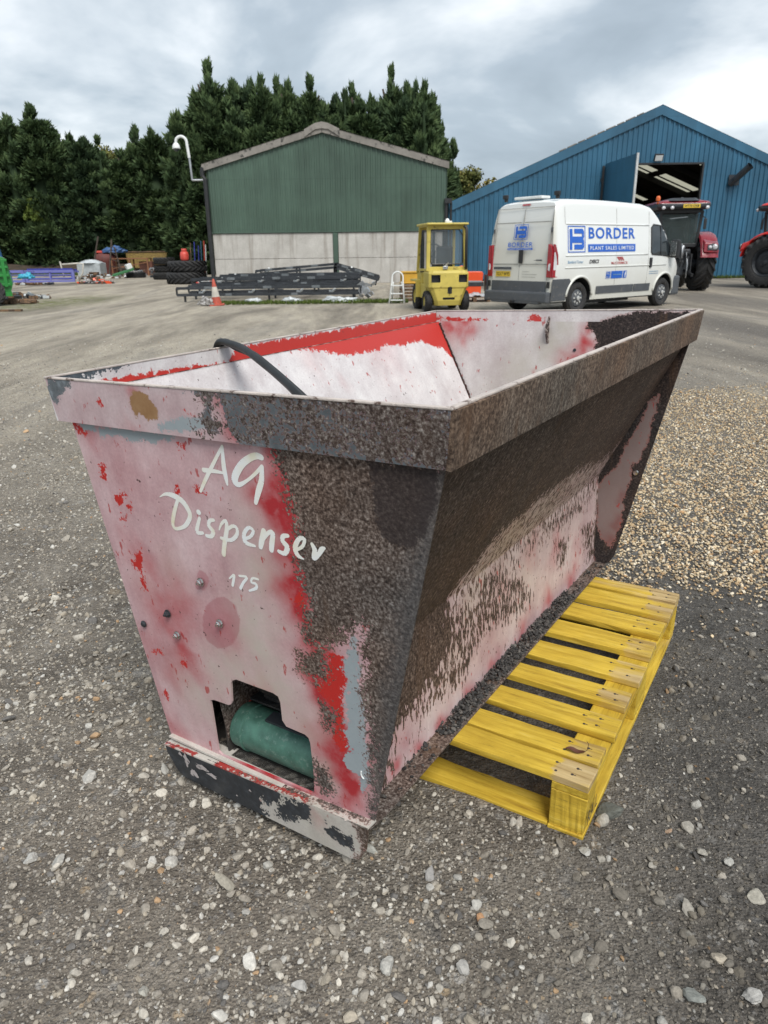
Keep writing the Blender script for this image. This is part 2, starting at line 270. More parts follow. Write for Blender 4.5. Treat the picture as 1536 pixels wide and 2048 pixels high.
PD={'front':{'rust':[[[0.137,0.945],[0.165,0.823],[0.174,0.75],[0.162,0.651],[0.18,0.583],[0.149,0.491],[0.19,0.449],[0.235,0.494],[0.265,0.496],[0.318,0.559],[0.306,0.495],[0.318,0.462],[0.295,0.404],[0.299,0.289],[0.293,0.142],[0.268,-0.087],[0.487,0.03],[0.598,0.94],[0.172,0.958]],[[0.124,0.433],[0.197,0.455],[0.203,0.397],[0.17,0.372],[0.126,0.387]],[[0.126,0.134],[0.159,0.105],[0.173,0.057],[0.142,0.026],[0.109,0.061]],[[0.171,0.314],[0.209,0.304],[0.2,0.241],[0.175,0.247]]],'red':[[[0.208,0.525],[0.208,0.458],[0.262,0.474],[0.264,0.416],[0.238,0.352],[0.235,0.279],[0.236,0.21],[0.217,0.182],[0.189,0.237],[0.214,0.3],[0.18,0.328],[0.174,0.369],[0.213,0.428],[0.193,0.49]],[[0.252,0.921],[0.312,0.923],[0.276,0.882],[0.251,0.883]],[[0.18,0.811],[0.193,0.795],[0.182,0.761],[0.168,0.777]],[[0.191,0.748],[0.235,0.751],[0.208,0.718],[0.186,0.723]],[[0.167,0.611],[0.17,0.56],[0.137,0.573]],[[-0.382,0.734],[-0.388,0.72],[-0.397,0.713],[-0.407,0.71],[-0.408,0.718],[-0.411,0.73],[-0.403,0.742],[-0.393,0.749],[-0.383,0.748],[-0.374,0.747]],[[-0.357,0.571],[-0.366,0.546],[-0.384,0.53],[-0.396,0.539],[-0.403,0.545],[-0.397,0.564],[-0.389,0.582],[-0.374,0.597],[-0.356,0.606],[-0.351,0.593]],[[-0.348,0.715],[-0.35,0.711],[-0.358,0.706],[-0.363,0.707],[-0.369,0.707],[-0.367,0.712],[-0.366,0.716],[-0.36,0.718],[-0.353,0.721],[-0.351,0.718]],[[-0.381,0.293],[-0.389,0.283],[-0.395,0.279],[-0.404,0.275],[-0.41,0.277],[-0.412,0.284],[-0.405,0.293],[-0.399,0.298],[-0.388,0.305],[-0.38,0.3]],[[-0.425,0.789],[-0.43,0.781],[-0.436,0.778],[-0.441,0.779],[-0.445,0.781],[-0.446,0.786],[-0.442,0.792],[-0.434,0.798],[-0.429,0.797],[-0.424,0.794]],[[-0.118,0.899],[-0.121,0.894],[-0.126,0.894],[-0.134,0.892],[-0.137,0.892],[-0.139,0.897],[-0.137,0.902],[-0.129,0.905],[-0.123,0.906],[-0.116,0.904]],[[-0.087,0.792],[-0.092,0.785],[-0.099,0.779],[-0.106,0.779],[-0.114,0.781],[-0.113,0.789],[-0.109,0.798],[-0.099,0.801],[-0.093,0.803],[-0.089,0.798]],[[-0.156,0.788],[-0.161,0.782],[-0.166,0.779],[-0.172,0.775],[-0.173,0.779],[-0.172,0.785],[-0.17,0.79],[-0.165,0.797],[-0.161,0.796],[-0.157,0.794]],[[-0.397,0.675],[-0.399,0.67],[-0.404,0.668],[-0.409,0.666],[-0.411,0.669],[-0.413,0.673],[-0.408,0.678],[-0.403,0.682],[-0.4,0.681],[-0.396,0.681]],[[-0.377,0.503],[-0.383,0.491],[-0.387,0.484],[-0.39,0.486],[-0.39,0.493],[-0.389,0.5],[-0.386,0.51],[-0.38,0.517],[-0.378,0.512],[-0.377,0.509]],[[-0.521,0.922],[-0.494,0.923],[-0.461,0.9],[-0.474,0.891],[-0.495,0.9]],[[-0.402,0.142],[-0.409,0.129],[-0.415,0.118],[-0.418,0.119],[-0.421,0.122],[-0.418,0.136],[-0.414,0.146],[-0.407,0.154],[-0.4,0.165],[-0.399,0.156]],[[-0.279,0.295],[-0.283,0.284],[-0.288,0.274],[-0.292,0.273],[-0.293,0.281],[-0.291,0.291],[-0.285,0.305],[-0.281,0.314],[-0.278,0.313],[-0.278,0.305]],[[-0.502,0.261],[-0.507,0.249],[-0.512,0.243],[-0.519,0.238],[-0.521,0.243],[-0.519,0.256],[-0.512,0.27],[-0.505,0.279],[-0.498,0.284],[-0.497,0.273]],[[-0.425,0.811],[-0.426,0.808],[-0.432,0.805],[-0.437,0.805],[-0.441,0.806],[-0.442,0.809],[-0.439,0.813],[-0.433,0.815],[-0.429,0.815],[-0.425,0.814]],[[0.29,0.503],[0.284,0.495],[0.28,0.49],[0.273,0.485],[0.267,0.488],[0.266,0.496],[0.273,0.507],[0.276,0.511],[0.284,0.511],[0.286,0.507]],[[0.236,0.627],[0.234,0.622],[0.232,0.618],[0.229,0.62],[0.226,0.621],[0.226,0.625],[0.228,0.629],[0.231,0.631],[0.234,0.634],[0.236,0.631]]],'primer':[[[-0.496,0.925],[-0.121,0.924],[-0.14,0.913],[-0.183,0.905],[-0.212,0.892],[-0.245,0.896],[-0.307,0.897],[-0.391,0.894],[-0.413,0.91],[-0.473,0.907]],[[0.281,0.544],[0.311,0.573],[0.293,0.535],[0.324,0.535],[0.293,0.5],[0.294,0.475],[0.3,0.45],[0.303,0.42],[0.289,0.397],[0.296,0.358],[0.301,0.303],[0.29,0.276],[0.295,0.214],[0.287,0.129],[0.264,0.098],[0.246,0.132],[0.219,0.162],[0.236,0.21],[0.237,0.275],[0.244,0.34],[0.263,0.411],[0.245,0.433],[0.267,0.475]],[[0.267,0.486],[0.291,0.504],[0.303,0.471],[0.288,0.434],[0.247,0.421]]],'disc':[[[-0.046,0.47],[-0.055,0.445],[-0.069,0.421],[-0.088,0.4],[-0.11,0.383],[-0.133,0.373],[-0.154,0.37],[-0.171,0.376],[-0.182,0.39],[-0.187,0.41],[-0.184,0.434],[-0.174,0.459],[-0.158,0.483],[-0.138,0.504],[-0.116,0.519],[-0.094,0.528],[-0.075,0.529],[-0.059,0.523],[-0.048,0.511],[-0.044,0.492]],[[-0.121,0.566],[-0.131,0.552],[-0.143,0.538],[-0.153,0.529],[-0.163,0.53],[-0.174,0.531],[-0.179,0.539],[-0.168,0.556],[-0.163,0.57],[-0.155,0.584],[-0.147,0.587],[-0.137,0.585],[-0.129,0.588],[-0.128,0.578]]],'fade':[[0.171,0.917,0.038,0.9],[0.154,0.863,0.039,0.8],[0.122,0.805,0.049,1],[0.149,0.753,0.044,1],[0.142,0.695,0.045,1],[0.153,0.638,0.043,0.9],[0.141,0.575,0.048,0.8],[0.15,0.502,0.043,0.6],[0.184,0.408,0.052,0.5],[0.2,0.332,0.045,0.6],[0.213,0.225,0.063,0.8],[0.229,0.129,0.049,0.9],[0.17,0.179,0.041,0.5],[-0.286,0.451,0.089,0.55],[-0.324,0.389,0.066,0.6],[-0.416,0.318,0.062,0.3],[-0.295,0.29,0.052,0.6],[-0.291,0.338,0.039,0.8],[-0.117,0.451,0.051,0.4],[-0.363,0.57,0.055,0.5],[-0.393,-0.012,0.06,0.5],[-0.464,0.104,0.05,0.35],[-0.026,0.262,0.035,0.4],[-0.34,0.236,0.052,0.4],[-0.328,-0.075,0.069,0.6],[-0.445,0.905,0.034,0.4],[-0.35,0.801,0.067,0.12],[0.12,0.002,0.109,0.4]],'cream':[[0.042,0.724,0.063,0.5],[0.056,0.617,0.058,0.8],[0.006,0.49,0.063,0.9],[0.004,0.408,0.071,1],[0.014,0.297,0.084,1],[0.029,0.214,0.069,0.8],[0.11,0.229,0.066,0.7],[0.139,0.121,0.041,1],[-0.162,0.27,0.067,0.8],[-0.261,0.174,0.081,0.7],[0.154,0.216,0.049,0.5],[-0.247,0.553,0.052,0.4],[-0.362,0.484,0.048,0.2],[-0.526,0.779,0.034,0.3],[-0.094,0.336,0.063,0.8]],'fadep':[[[0.141,0.945],[0.23,0.933],[0.213,0.818],[0.202,0.649],[0.207,0.467],[0.243,0.237],[0.272,0.073],[0.2,0.024],[0.172,0.194],[0.151,0.397],[0.135,0.523],[0.127,0.68],[0.134,0.818],[0.119,0.891]],[[-0.149,0.1],[-0.01,0.009],[0.12,0.002],[0.047,-0.048],[-0.154,-0.002]]],'bare':[[[0.511,0.926],[0.542,0.925],[0.35,-0.043],[0.263,-0.089],[0.314,0.237],[0.391,0.567],[0.472,0.808]]]},'frontband':{'rust':[[[-0.014,1.036],[0.047,1.022],[0.0,0.966],[0.069,0.983],[0.086,1.025],[0.307,1.038],[0.57,1.039],[0.548,0.921],[0.356,0.93],[0.222,0.933],[0.075,0.943],[0.032,0.963],[-0.041,0.938]]],'steel':[[[-0.066,1.034],[0.034,1.033],[0.007,0.991],[0.014,0.937],[-0.022,0.946],[-0.031,0.976],[-0.004,1.014],[-0.053,1.017]],[[0.08,1.03],[0.351,1.035],[0.331,0.939],[0.223,0.939],[0.066,0.936]],[[-0.548,1.037],[-0.442,1.031],[-0.468,1.01],[-0.51,0.99],[-0.532,0.967],[-0.55,0.98]],[[0.371,0.954],[0.554,0.942],[0.542,0.92],[0.356,0.93]]],'primer':[[[-0.196,0.931],[-0.142,0.955],[-0.032,0.97],[0.001,0.969],[-0.004,0.948],[-0.075,0.938],[-0.159,0.931]]],'red':[[[0.059,0.941],[0.137,0.942],[0.141,0.928],[0.057,0.932]],[[-0.08,0.985],[-0.065,0.976],[-0.032,0.97],[-0.05,0.967]],[[-0.354,0.98],[-0.355,0.977],[-0.361,0.974],[-0.365,0.973],[-0.366,0.977],[-0.369,0.979],[-0.365,0.982],[-0.36,0.986],[-0.356,0.986],[-0.355,0.983]],[[0.365,0.953],[0.42,0.95],[0.413,0.942],[0.37,0.943]]],'fade':[[0.051,0.991,0.027,1.0],[0.048,0.95,0.025,1],[0.051,1.022,0.02,0.8],[-0.274,0.922,0.031,0.3],[-0.228,1.005,0.015,0.6],[-0.009,1.008,0.018,0.3],[0.067,0.941,0.025,1]],'ochre':[[[-0.249,1.005],[-0.211,1.017],[-0.183,1.003],[-0.163,0.976],[-0.174,0.956],[-0.209,0.95],[-0.229,0.964],[-0.242,0.941],[-0.245,0.96],[-0.253,0.979]]]},'side':{'pink':[[[1.813,0.521],[1.803,0.465],[1.599,0.486],[1.275,0.538],[0.975,0.541],[0.781,0.524],[0.666,0.509],[0.659,0.437],[0.571,0.43],[0.552,0.328],[0.592,0.247],[0.461,0.153],[0.31,0.138],[0.246,0.125],[0.195,0.004],[0.135,-0.057],[0.652,-0.087],[1.051,-0.063],[1.716,-0.089],[1.92,-0.088],[1.777,0.09],[1.815,0.215],[1.823,0.359]]],'rust':[[[0.777,0.358],[1.006,0.243],[1.121,0.129],[1.009,0.128],[0.776,0.188],[0.715,0.157],[0.614,0.09],[0.423,0.125],[0.465,0.241],[0.554,0.293],[0.717,0.275]],[[1.652,0.2],[1.793,0.172],[1.847,-0.001],[1.724,0.056]],[[1.262,0.342],[1.536,0.322],[1.692,0.302],[1.745,0.314],[1.692,0.302],[1.418,0.307]],[[1.362,0.24],[1.479,0.206],[1.44,0.121],[1.392,0.149]]],'red':[[[0.225,0.921],[0.239,0.903],[0.227,0.883],[0.211,0.875],[0.193,0.91]]],'fade':[[0.232,0.018,0.034,1],[0.356,0.021,0.032,1],[0.493,0.015,0.035,1],[0.646,0.018,0.038,1],[0.836,0.021,0.04,1],[1.054,0.03,0.045,1],[1.28,0.039,0.046,1],[1.542,0.033,0.053,1],[1.355,0.229,0.053,0.7],[1.128,0.322,0.06,0.4],[0.285,0.083,0.047,0.4],[1.588,0.133,0.071,0.3],[0.89,0.254,0.041,0.3]],'cream':[[1.153,0.483,0.24,0.8],[0.868,0.456,0.181,0.8],[0.745,0.382,0.084,0.8],[0.685,0.309,0.078,0.6],[0.558,0.16,0.076,0.5],[1.524,0.467,0.246,0.5],[1.088,0.245,0.101,0.4]]},'far':{'steel':[[[0.13,1.016],[0.574,1.047],[0.684,0.007],[0.245,-0.084],[0.177,0.853],[0.181,0.931],[0.142,0.965]]],'pink':[[[0.436,0.717],[0.441,0.7],[0.422,0.595],[0.411,0.523],[0.387,0.449],[0.358,0.423],[0.363,0.373],[0.338,0.295],[0.343,0.23],[0.334,0.171],[0.305,0.068],[0.259,0.11],[0.237,0.155],[0.222,0.298],[0.241,0.358],[0.3,0.421],[0.329,0.516],[0.363,0.573],[0.4,0.689]]],'red':[],'fade':[[-0.416,0.99,0.059,1],[-0.477,0.958,0.042,1],[-0.39,0.938,0.036,0.8],[0.125,0.895,0.048,1],[0.098,0.845,0.048,0.9],[0.148,0.944,0.031,0.8],[0.059,0.794,0.045,0.6],[0.31,0.196,0.033,1],[0.305,0.12,0.034,1],[0.333,0.285,0.02,0.8],[-0.093,0.795,0.006,0.6]],'cream':[[0.027,0.972,0.053,1],[-0.009,0.872,0.083,0.9],[-0.138,0.787,0.108,0.8],[-0.225,0.677,0.112,0.6],[0.193,0.372,0.084,0.8],[0.247,0.482,0.061,0.6],[0.3,0.568,0.059,0.5],[0.068,0.991,0.04,0.8]]},'left':{'red':[[[0.782,0.988],[0.867,1.001],[0.916,0.979],[1.014,0.964],[1.165,0.927],[1.277,0.925],[1.368,0.923],[1.408,0.938],[1.506,0.922],[1.665,0.924],[1.735,0.899],[1.813,0.875],[1.86,0.828],[1.86,0.733],[2.133,0.829],[1.922,1.051],[1.261,1.047],[0.843,1.021]]],'fade':[[1.376,0.941,0.112,0.5],[0.966,0.973,0.068,0.4],[0.648,1.012,0.057,0.15],[0.288,0.997,0.046,0.15],[1.063,0.839,0.028,0.3]],'cream':[]},'words':{'word_ag':[[[-0.0908,0.7953,0.0081],[-0.057,0.8377,0.0101],[0.0042,0.9087,0.0074]],[[0.0042,0.9087,0.0074],[-0.002,0.8661,0.0128],[-0.0022,0.8391,0.0121],[-0.0018,0.8227,0.0061]],[[-0.0675,0.8475,0.0115],[-0.0321,0.849,0.0094],[-0.0001,0.8475,0.0047]],[[0.1112,0.8958,0.0135],[0.0985,0.8978,0.0148],[0.0788,0.891,0.0155],[0.0534,0.8752,0.0169],[0.0307,0.8513,0.0185],[0.0232,0.8342,0.0182],[0.0338,0.8269,0.0115],[0.0609,0.8404,0.0074],[0.0887,0.8597,0.0081],[0.1089,0.8769,0.0081]],[[0.1087,0.8758,0.0101],[0.1004,0.8441,0.0142],[0.0867,0.8185,0.0148],[0.0736,0.7918,0.0101]]],'word_dispenser':[[[-0.2375,0.76,0.0017],[-0.2132,0.771,0.0081],[-0.1846,0.7705,0.0148],[-0.1591,0.7608,0.0162],[-0.1448,0.7407,0.0148],[-0.1446,0.7243,0.0128],[-0.164,0.7014,0.0115],[-0.1834,0.6905,0.0094],[-0.2057,0.6851,0.0094],[-0.2107,0.6967,0.0108],[-0.1981,0.7249,0.0115],[-0.175,0.7615,0.0094]],[[-0.1123,0.7413,0.0135],[-0.1103,0.7416,0.0135]],[[-0.1124,0.7265,0.0088],[-0.1309,0.6903,0.0115],[-0.1112,0.6901,0.0081]],[[-0.0662,0.7296,0.0081],[-0.0806,0.7252,0.0101],[-0.0861,0.7115,0.0115],[-0.0756,0.6999,0.0128],[-0.0849,0.6864,0.0108],[-0.1008,0.685,0.0094]],[[-0.0546,0.708,0.004],[-0.0429,0.7247,0.0074],[-0.0277,0.7339,0.0088],[-0.0296,0.7138,0.0121],[-0.0456,0.6755,0.0128],[-0.0557,0.6465,0.0128]],[[-0.0269,0.7143,0.0088],[-0.0078,0.7248,0.0088],[0.0029,0.7208,0.0088],[-0.0017,0.7041,0.0101],[-0.0239,0.6878,0.0094],[-0.0532,0.6875,0.0088]],[[0.0206,0.6988,0.0081],[0.0405,0.7081,0.0081],[0.052,0.7236,0.0088],[0.0398,0.7291,0.0088],[0.0223,0.7112,0.0108],[0.0225,0.691,0.0121],[0.0484,0.6871,0.0067]],[[0.0833,0.729,0.0135],[0.072,0.703,0.0148],[0.0653,0.6874,0.0115]],[[0.0752,0.7064,0.0088],[0.0966,0.7271,0.0101],[0.1085,0.7278,0.0121],[0.1008,0.7026,0.0142],[0.0962,0.6861,0.0128]],[[0.1504,0.7297,0.0088],[0.1365,0.7258,0.0115],[0.1333,0.7142,0.0121],[0.1436,0.7022,0.0142],[0.1339,0.6857,0.0115],[0.1175,0.6873,0.0094]],[[0.1661,0.6995,0.0067],[0.1859,0.7115,0.0081],[0.1947,0.7294,0.0088],[0.1808,0.7283,0.0101],[0.1657,0.7063,0.0128],[0.1691,0.6889,0.0115],[0.1842,0.6827,0.0034]],[[0.213,0.722,0.0088],[0.2185,0.7081,0.0135],[0.2132,0.6907,0.0121],[0.2248,0.6985,0.0094],[0.2366,0.7143,0.0121],[0.2444,0.719,0.0067]]],'word_number':[[[-0.052,0.5857,0.004],[-0.0344,0.5988,0.0067],[-0.0387,0.5855,0.0081],[-0.0461,0.5688,0.0074]],[[-0.0176,0.5999,0.0061],[0.0062,0.6014,0.0067],[-0.0088,0.5843,0.0074],[-0.0214,0.5669,0.0081]],[[0.0406,0.6037,0.0061],[0.0237,0.6028,0.0061],[0.0175,0.5911,0.0061],[0.0312,0.5901,0.0074],[0.0296,0.5791,0.0081],[0.006,0.5669,0.0054]]]},'cut':[[-0.219,0.185],[-0.213,0.19],[-0.201,0.194],[-0.15,0.196],[-0.139,0.202],[-0.134,0.211],[-0.123,0.272],[-0.115,0.283],[-0.1,0.291],[0.022,0.291],[0.037,0.286],[0.041,0.27],[0.037,0.216],[0.047,0.201],[0.105,0.199],[0.115,0.193],[0.118,0.178],[0.113,0.085],[0.105,0.019],[0.095,0.013],[-0.121,0.008],[-0.22,0.004],[-0.232,0.013]]}
# ------------------------------------------------------------------ ground
def gh(x,y):
    f=np.exp(-np.maximum(np.hypot(x,y)-7,0)/6)
    return f*(.008*np.sin(1.9*x+.7*y+.4)+.006*np.sin(3.7*x-2.9*y+1.1)*np.sin(2.3*y+.3)+.004*np.sin(9.1*x+5.3*y)*np.sin(7.7*y-4.1*x)+.0025*np.sin(23*x+3)*np.sin(19*y+11*x))
def graded(lo,hi,d0,c,g):
    o=[0.0]; 
    while c+o[-1]<hi: o.append(o[-1]+max(d0,(o[-1]-3)*g if o[-1]>3 else d0))
    n=[0.0]
    while c-n[-1]>lo: n.append(n[-1]+max(d0,(n[-1]-3)*g if n[-1]>3 else d0))
    return np.array([c-k for k in n[:0:-1]]+[c+k for k in o])
gx=graded(-420,420,.035,.3,.06); gy=graded(-60,700,.035,2.0,.05)
GX,GY=np.meshgrid(gx,gy); GZ=gh(GX,GY); nx,ny=len(gx),len(gy)
idx=np.arange(nx*ny).reshape(ny,nx)
fq=np.stack([idx[:-1,:-1],idx[:-1,1:],idx[1:,1:],idx[1:,:-1]],-1).reshape(-1,4)
def np_mesh(name,V,Fa,mat,cols=None,k=4,smooth=False,colname='tone'):
    me=bpy.data.meshes.new(name); me.vertices.add(len(V)); me.vertices.foreach_set('co',V.astype(np.float32).ravel())
    me.loops.add(Fa.size); me.loops.foreach_set('vertex_index',Fa.astype(np.int32).ravel())
    me.polygons.add(len(Fa)); me.polygons.foreach_set('loop_start',(np.arange(len(Fa))*k).astype(np.int32)); 
    me.polygons.foreach_set('use_smooth',np.full(len(Fa),smooth))
    me.update(calc_edges=True)
    if cols is not None:
        a=me.attributes.new(colname,'FLOAT_COLOR','POINT'); a.data.foreach_set('color',cols.astype(np.float32).ravel())
    me.materials.append(mat); me.validate()
    return me
m,nt,b=newmat('yard_ground'); pos=geoc(nt); sp=N(nt,'ShaderNodeSeparateXYZ'); LK(nt,pos,sp.inputs[0]); X,Y=sp.outputs[0],sp.outputs[1]
big=noise(nt,pos,.55,5,.6); med=noise(nt,pos,3.2,5,.62); fine=noise(nt,pos,38,5,.65); ultra=noise(nt,pos,230,3,.6)
dirt=ramp(nt,med,[(.3,(.11,.095,.079)),(.5,(.18,.158,.132)),(.72,(.27,.242,.205))])
# darker ground to the right of x ~ .6 close by
dk=mth(nt,'ADD',mth(nt,'MULTIPLY',X,1.1),mth(nt,'MULTIPLY',big,1.6)); dkf=ramp(nt,mth(nt,'SUBTRACT',dk,1.05),[(.0,(0,0,0)),(.75,(1,1,1))])
ynear=ramp(nt,mth(nt,'MULTIPLY',Y,.1),[(.42,(1,1,1)),(.75,(0,0,0))])
dkf=mth(nt,'MULTIPLY',dkf,ynear)
dark=ramp(nt,med,[(.3,(.060,.057,.053)),(.7,(.115,.108,.100))])
col=mixc(nt,mth(nt,'MULTIPLY',dkf,.9),dirt,dark)
# the wider yard: pale compacted stone with long tyre tracks
tr=mapv(nt,pos,scale=(.42,.06,1),rot=(0,0,R(14))); tn=noise(nt,tr,1.6,6,.62,.8)
yard=ramp(nt,tn,[(.3,(.17,.148,.118)),(.43,(.27,.24,.195)),(.55,(.41,.365,.295)),(.64,(.31,.28,.235)),(.76,(.43,.395,.33))])
pt=ramp(nt,noise(nt,mapv(nt,pos,scale=(1.0,.28,1)),1.3,8,.72),[(.30,(.62,.61,.60)),(.5,(1,1,1)),(.68,(1.32,1.31,1.28))]); yard=mixc(nt,1.0,yard,pt,'MULTIPLY')
far=ramp(nt,mth(nt,'MULTIPLY',Y,.1),[(.33,(0,0,0)),(.9,(1,1,1))])
col=mixc(nt,far,col,yard)
# dull ground on the right side beyond the gravel heap
rg=ramp(nt,mth(nt,'MULTIPLY',mth(nt,'SUBTRACT',mth(nt,'DIVIDE',X,mth(nt,'MAXIMUM',Y,1)),.28),3.0),[(.0,(0,0,0)),(.5,(1,1,1))])
rg=mth(nt,'MULTIPLY',rg,ramp(nt,noise(nt,tr,.9,4),[(.4,(.3,.3,.3)),(.6,(.9,.9,.9))]))
col=mixc(nt,mth(nt,'MULTIPLY',rg,far),col,(.135,.122,.108))
# mossy strip by the stacked frames
d1=mth(nt,'ABSOLUTE',mth(nt,'SUBTRACT',Y,mth(nt,'ADD',22.6,mth(nt,'MULTIPLY',med,.6)))); ms=ramp(nt,mth(nt,'MULTIPLY',d1,.45),[(.0,(1,1,1)),(.6,(0,0,0))])
xm=mth(nt,'MULTIPLY',ramp(nt,mth(nt,'ADD',X,5),[(.4,(0,0,0)),(.9,(1,1,1))]),ramp(nt,mth(nt,'MULTIPLY',X,.4),[(.1,(1,1,1)),(.5,(0,0,0))]))
ms=mth(nt,'MULTIPLY',mth(nt,'MULTIPLY',ms,xm),ramp(nt,noise(nt,pos,2.2,5),[(.4,(0,0,0)),(.55,(1,1,1))]))
col=mixc(nt,ms,col,(.10,.115,.035))
# moss at the trailer
dx=mth(nt,'ADD',X,10.5); dy=mth(nt,'SUBTRACT',Y,24.5); dd=mth(nt,'SQRT',mth(nt,'ADD',mth(nt,'MULTIPLY',dx,dx),mth(nt,'MULTIPLY',mth(nt,'MULTIPLY',dy,dy),.15)))
ms2=mth(nt,'MULTIPLY',ramp(nt,mth(nt,'MULTIPLY',dd,.4),[(.2,(1,1,1)),(.8,(0,0,0))]),ramp(nt,med,[(.42,(0,0,0)),(.55,(1,1,1))]))
col=mixc(nt,ms2,col,(.14,.155,.05))
# stones in the surface (many sizes)
for sc,amt,lo in ((26,.75,.78),(70,.75,.72),(160,.55,.66),(9,.5,.9)):
    vo=N(nt,'ShaderNodeTexVoronoi',ins={'Scale':sc,'Randomness':1.0}); LK(nt,pos,vo.inputs['Vector'])
    sx=N(nt,'ShaderNodeSeparateXYZ'); LK(nt,vo.outputs['Color'],sx.inputs[0])
    pick=ramp(nt,sx.outputs[0],[(lo,(0,0,0)),(lo+.02,(1,1,1))]); inside=ramp(nt,vo.outputs['Distance'],[(.28,(1,1,1)),(.40,(0,0,0))])
    stc=ramp(nt,sx.outputs[1],[(0,(.13,.125,.12)),(.45,(.27,.255,.235)),(.8,(.40,.385,.36)),(1,(.36,.27,.17))])
    stc=mixc(nt,mth(nt,'MULTIPLY',dkf,.62),stc,(.10,.098,.095))
    col=mixc(nt,mth(nt,'MULTIPLY',mth(nt,'MULTIPLY',pick,inside),amt),col,stc)
g2=ramp(nt,fine,[(.28,(.6,.6,.6)),(.72,(1.38,1.37,1.35))]); col=mixc(nt,1.0,col,g2,'MULTIPLY')
g3=ramp(nt,ultra,[(.3,(.75,.75,.75)),(.7,(1.25,1.25,1.25))]); col=mixc(nt,1.0,col,g3,'MULTIPLY')
LK(nt,col,b.inputs['Base Color']); b.inputs['Roughness'].default_value=.93; b.inputs['Specular IOR Level'].default_value=.25
vb=N(nt,'ShaderNodeTexVoronoi',ins={'Scale':120.0}); LK(nt,pos,vb.inputs['Vector'])
hb=mth(nt,'ADD',mth(nt,'MULTIPLY',fine,1.3),mth(nt,'MULTIPLY',vb.outputs['Distance'],-.6)); hb=mth(nt,'ADD',hb,mth(nt,'MULTIPLY',ultra,.35))
bump(nt,b,hb,1.0,.012)
gme=np_mesh('ground',np.stack([GX,GY,GZ],-1).reshape(-1,3),fq,m,smooth=True)
ground=link(bpy.data.objects.new('ground',gme)); tag(ground,kind='structure')
# ------------------------------------------------------------------ loose stones
def stone_mat(name):
    m,nt,b=newmat(name); a=N(nt,'ShaderNodeAttribute',attribute_name='tone'); pos=geoc(nt)
    n=noise(nt,pos,130,4,.6); v=ramp(nt,n,[(.25,(.70,.70,.70)),(.75,(1.28,1.27,1.25))])
    LK(nt,mixc(nt,1.0,a.outputs['Color'],v,'MULTIPLY'),b.inputs['Base Color']); b.inputs['Roughness'].default_value=.82; b.inputs['Specular IOR Level'].default_value=.3
    bump(nt,b,n,.35,.003); return m
M['stone']=stone_mat('stone')
def base_stone(sub,seed,round_=0.5):
    r=np.random.RandomState(seed); bm=bmesh.new(); bmesh.ops.create_icosphere(bm,subdivisions=sub,radius=1.0)
    V=np.array([v.co for v in bm.verts]); Fa=np.array([[v.index for v in f.verts] for f in bm.faces]); bm.free()
    for _ in range(9 if sub>1 else 4):
        n=r.normal(size=3); n/=np.linalg.norm(n); d=r.uniform(.5,.85); s=V@n; o=np.maximum(s-d,0)*(1-round_*.4); V=V-o[:,None]*n
    V*=1+r.uniform(-.07,.07,(len(V),1)); V*=np.array([1.0,r.uniform(.62,.95),r.uniform(.42,.72)])
    return V,Fa
def octa(seed):
    r=np.random.RandomState(seed); V=np.array([(1,0,0),(0,1,0),(-1,0,0),(0,-1,0),(0,0,1),(0,0,-1.)])*r.uniform(.65,1.15,(6,1))+r.uniform(-.2,.2,(6,3)); V*=np.array([1,.85,.62])
    F_=np.array([(0,1,4),(1,2,4),(2,3,4),(3,0,4),(1,0,5),(2,1,5),(3,2,5),(0,3,5)]); return V,F_
def scatter(P,size,cols,bases,seed,sink=.3,zf=gh,zoff=0.0):
    r=np.random.RandomState(seed); n=len(P); k=r.randint(0,len(bases),n); VV=[];FF=[];CC=[];off=0
    for i,(bv,bf) in enumerate(bases):
        s=np.where(k==i)[0]
        if len(s)==0: continue
        a=r.uniform(0,2*np.pi,len(s)); t=r.normal(0,.28,(len(s),2)); ca,sa=np.cos(a),np.sin(a)
        V=bv[None]*size[s][:,None,None]
        x,y,z=V[...,0],V[...,1],V[...,2]; z2=z+x*t[:,:1]+y*t[:,1:]; x2=x*ca[:,None]-y*sa[:,None]; y2=x*sa[:,None]+y*ca[:,None]
        zmin=z2.min(1,keepdims=True); h=(z2.max(1,keepdims=True)-zmin)
        zz=z2-zmin-h*sink+zf(P[s,0],P[s,1])[:,None]+zoff
        VV.append(np.stack([x2+P[s,:1],y2+P[s,1:2],zz],-1).reshape(-1,3)); m_=bv.shape[0]
        FF.append((bf[None]+(np.arange(len(s))*m_)[:,None,None]).reshape(-1,3)+off); off+=len(s)*m_
        c=np.ones((len(s),m_,4)); c[...,:3]=cols[s][:,None,:]; CC.append(c.reshape(-1,4))
    return np.concatenate(VV),np.concatenate(FF),np.concatenate(CC)
ST1=[base_stone(1,i) for i in range(14)]; ST2=[base_stone(2,50+i) for i in range(12)]; ST0=[octa(i) for i in range(12)]
rs=np.random.RandomState(3)
def wedge(n,r0,r1,p,a0=-52,a1=52):
    # ground points seen by the camera or just beside it, thinning with distance
    u=rs.uniform(size=n); r=(r0**p+(r1**p-r0**p)*u)**(1/p); a=np.radians(rs.uniform(a0,a1,n)); return np.stack([r*np.sin(a),r*np.cos(a)],-1)
def keep_out(P,pad=0.0):
    # local hopper/pallet footprint: nothing is removed (both stand above the ground); only the pallet feet push stones away
    th=R(31); q=P-np.array([.508,1.476]); t=q[:,0]*np.sin(th)+q[:,1]*np.cos(th); s=-(q[:,0]*np.cos(th)-q[:,1]*np.sin(th))
    return ~((t>-.012)&(t<1.22)&(s>-.012)&(s<.83))
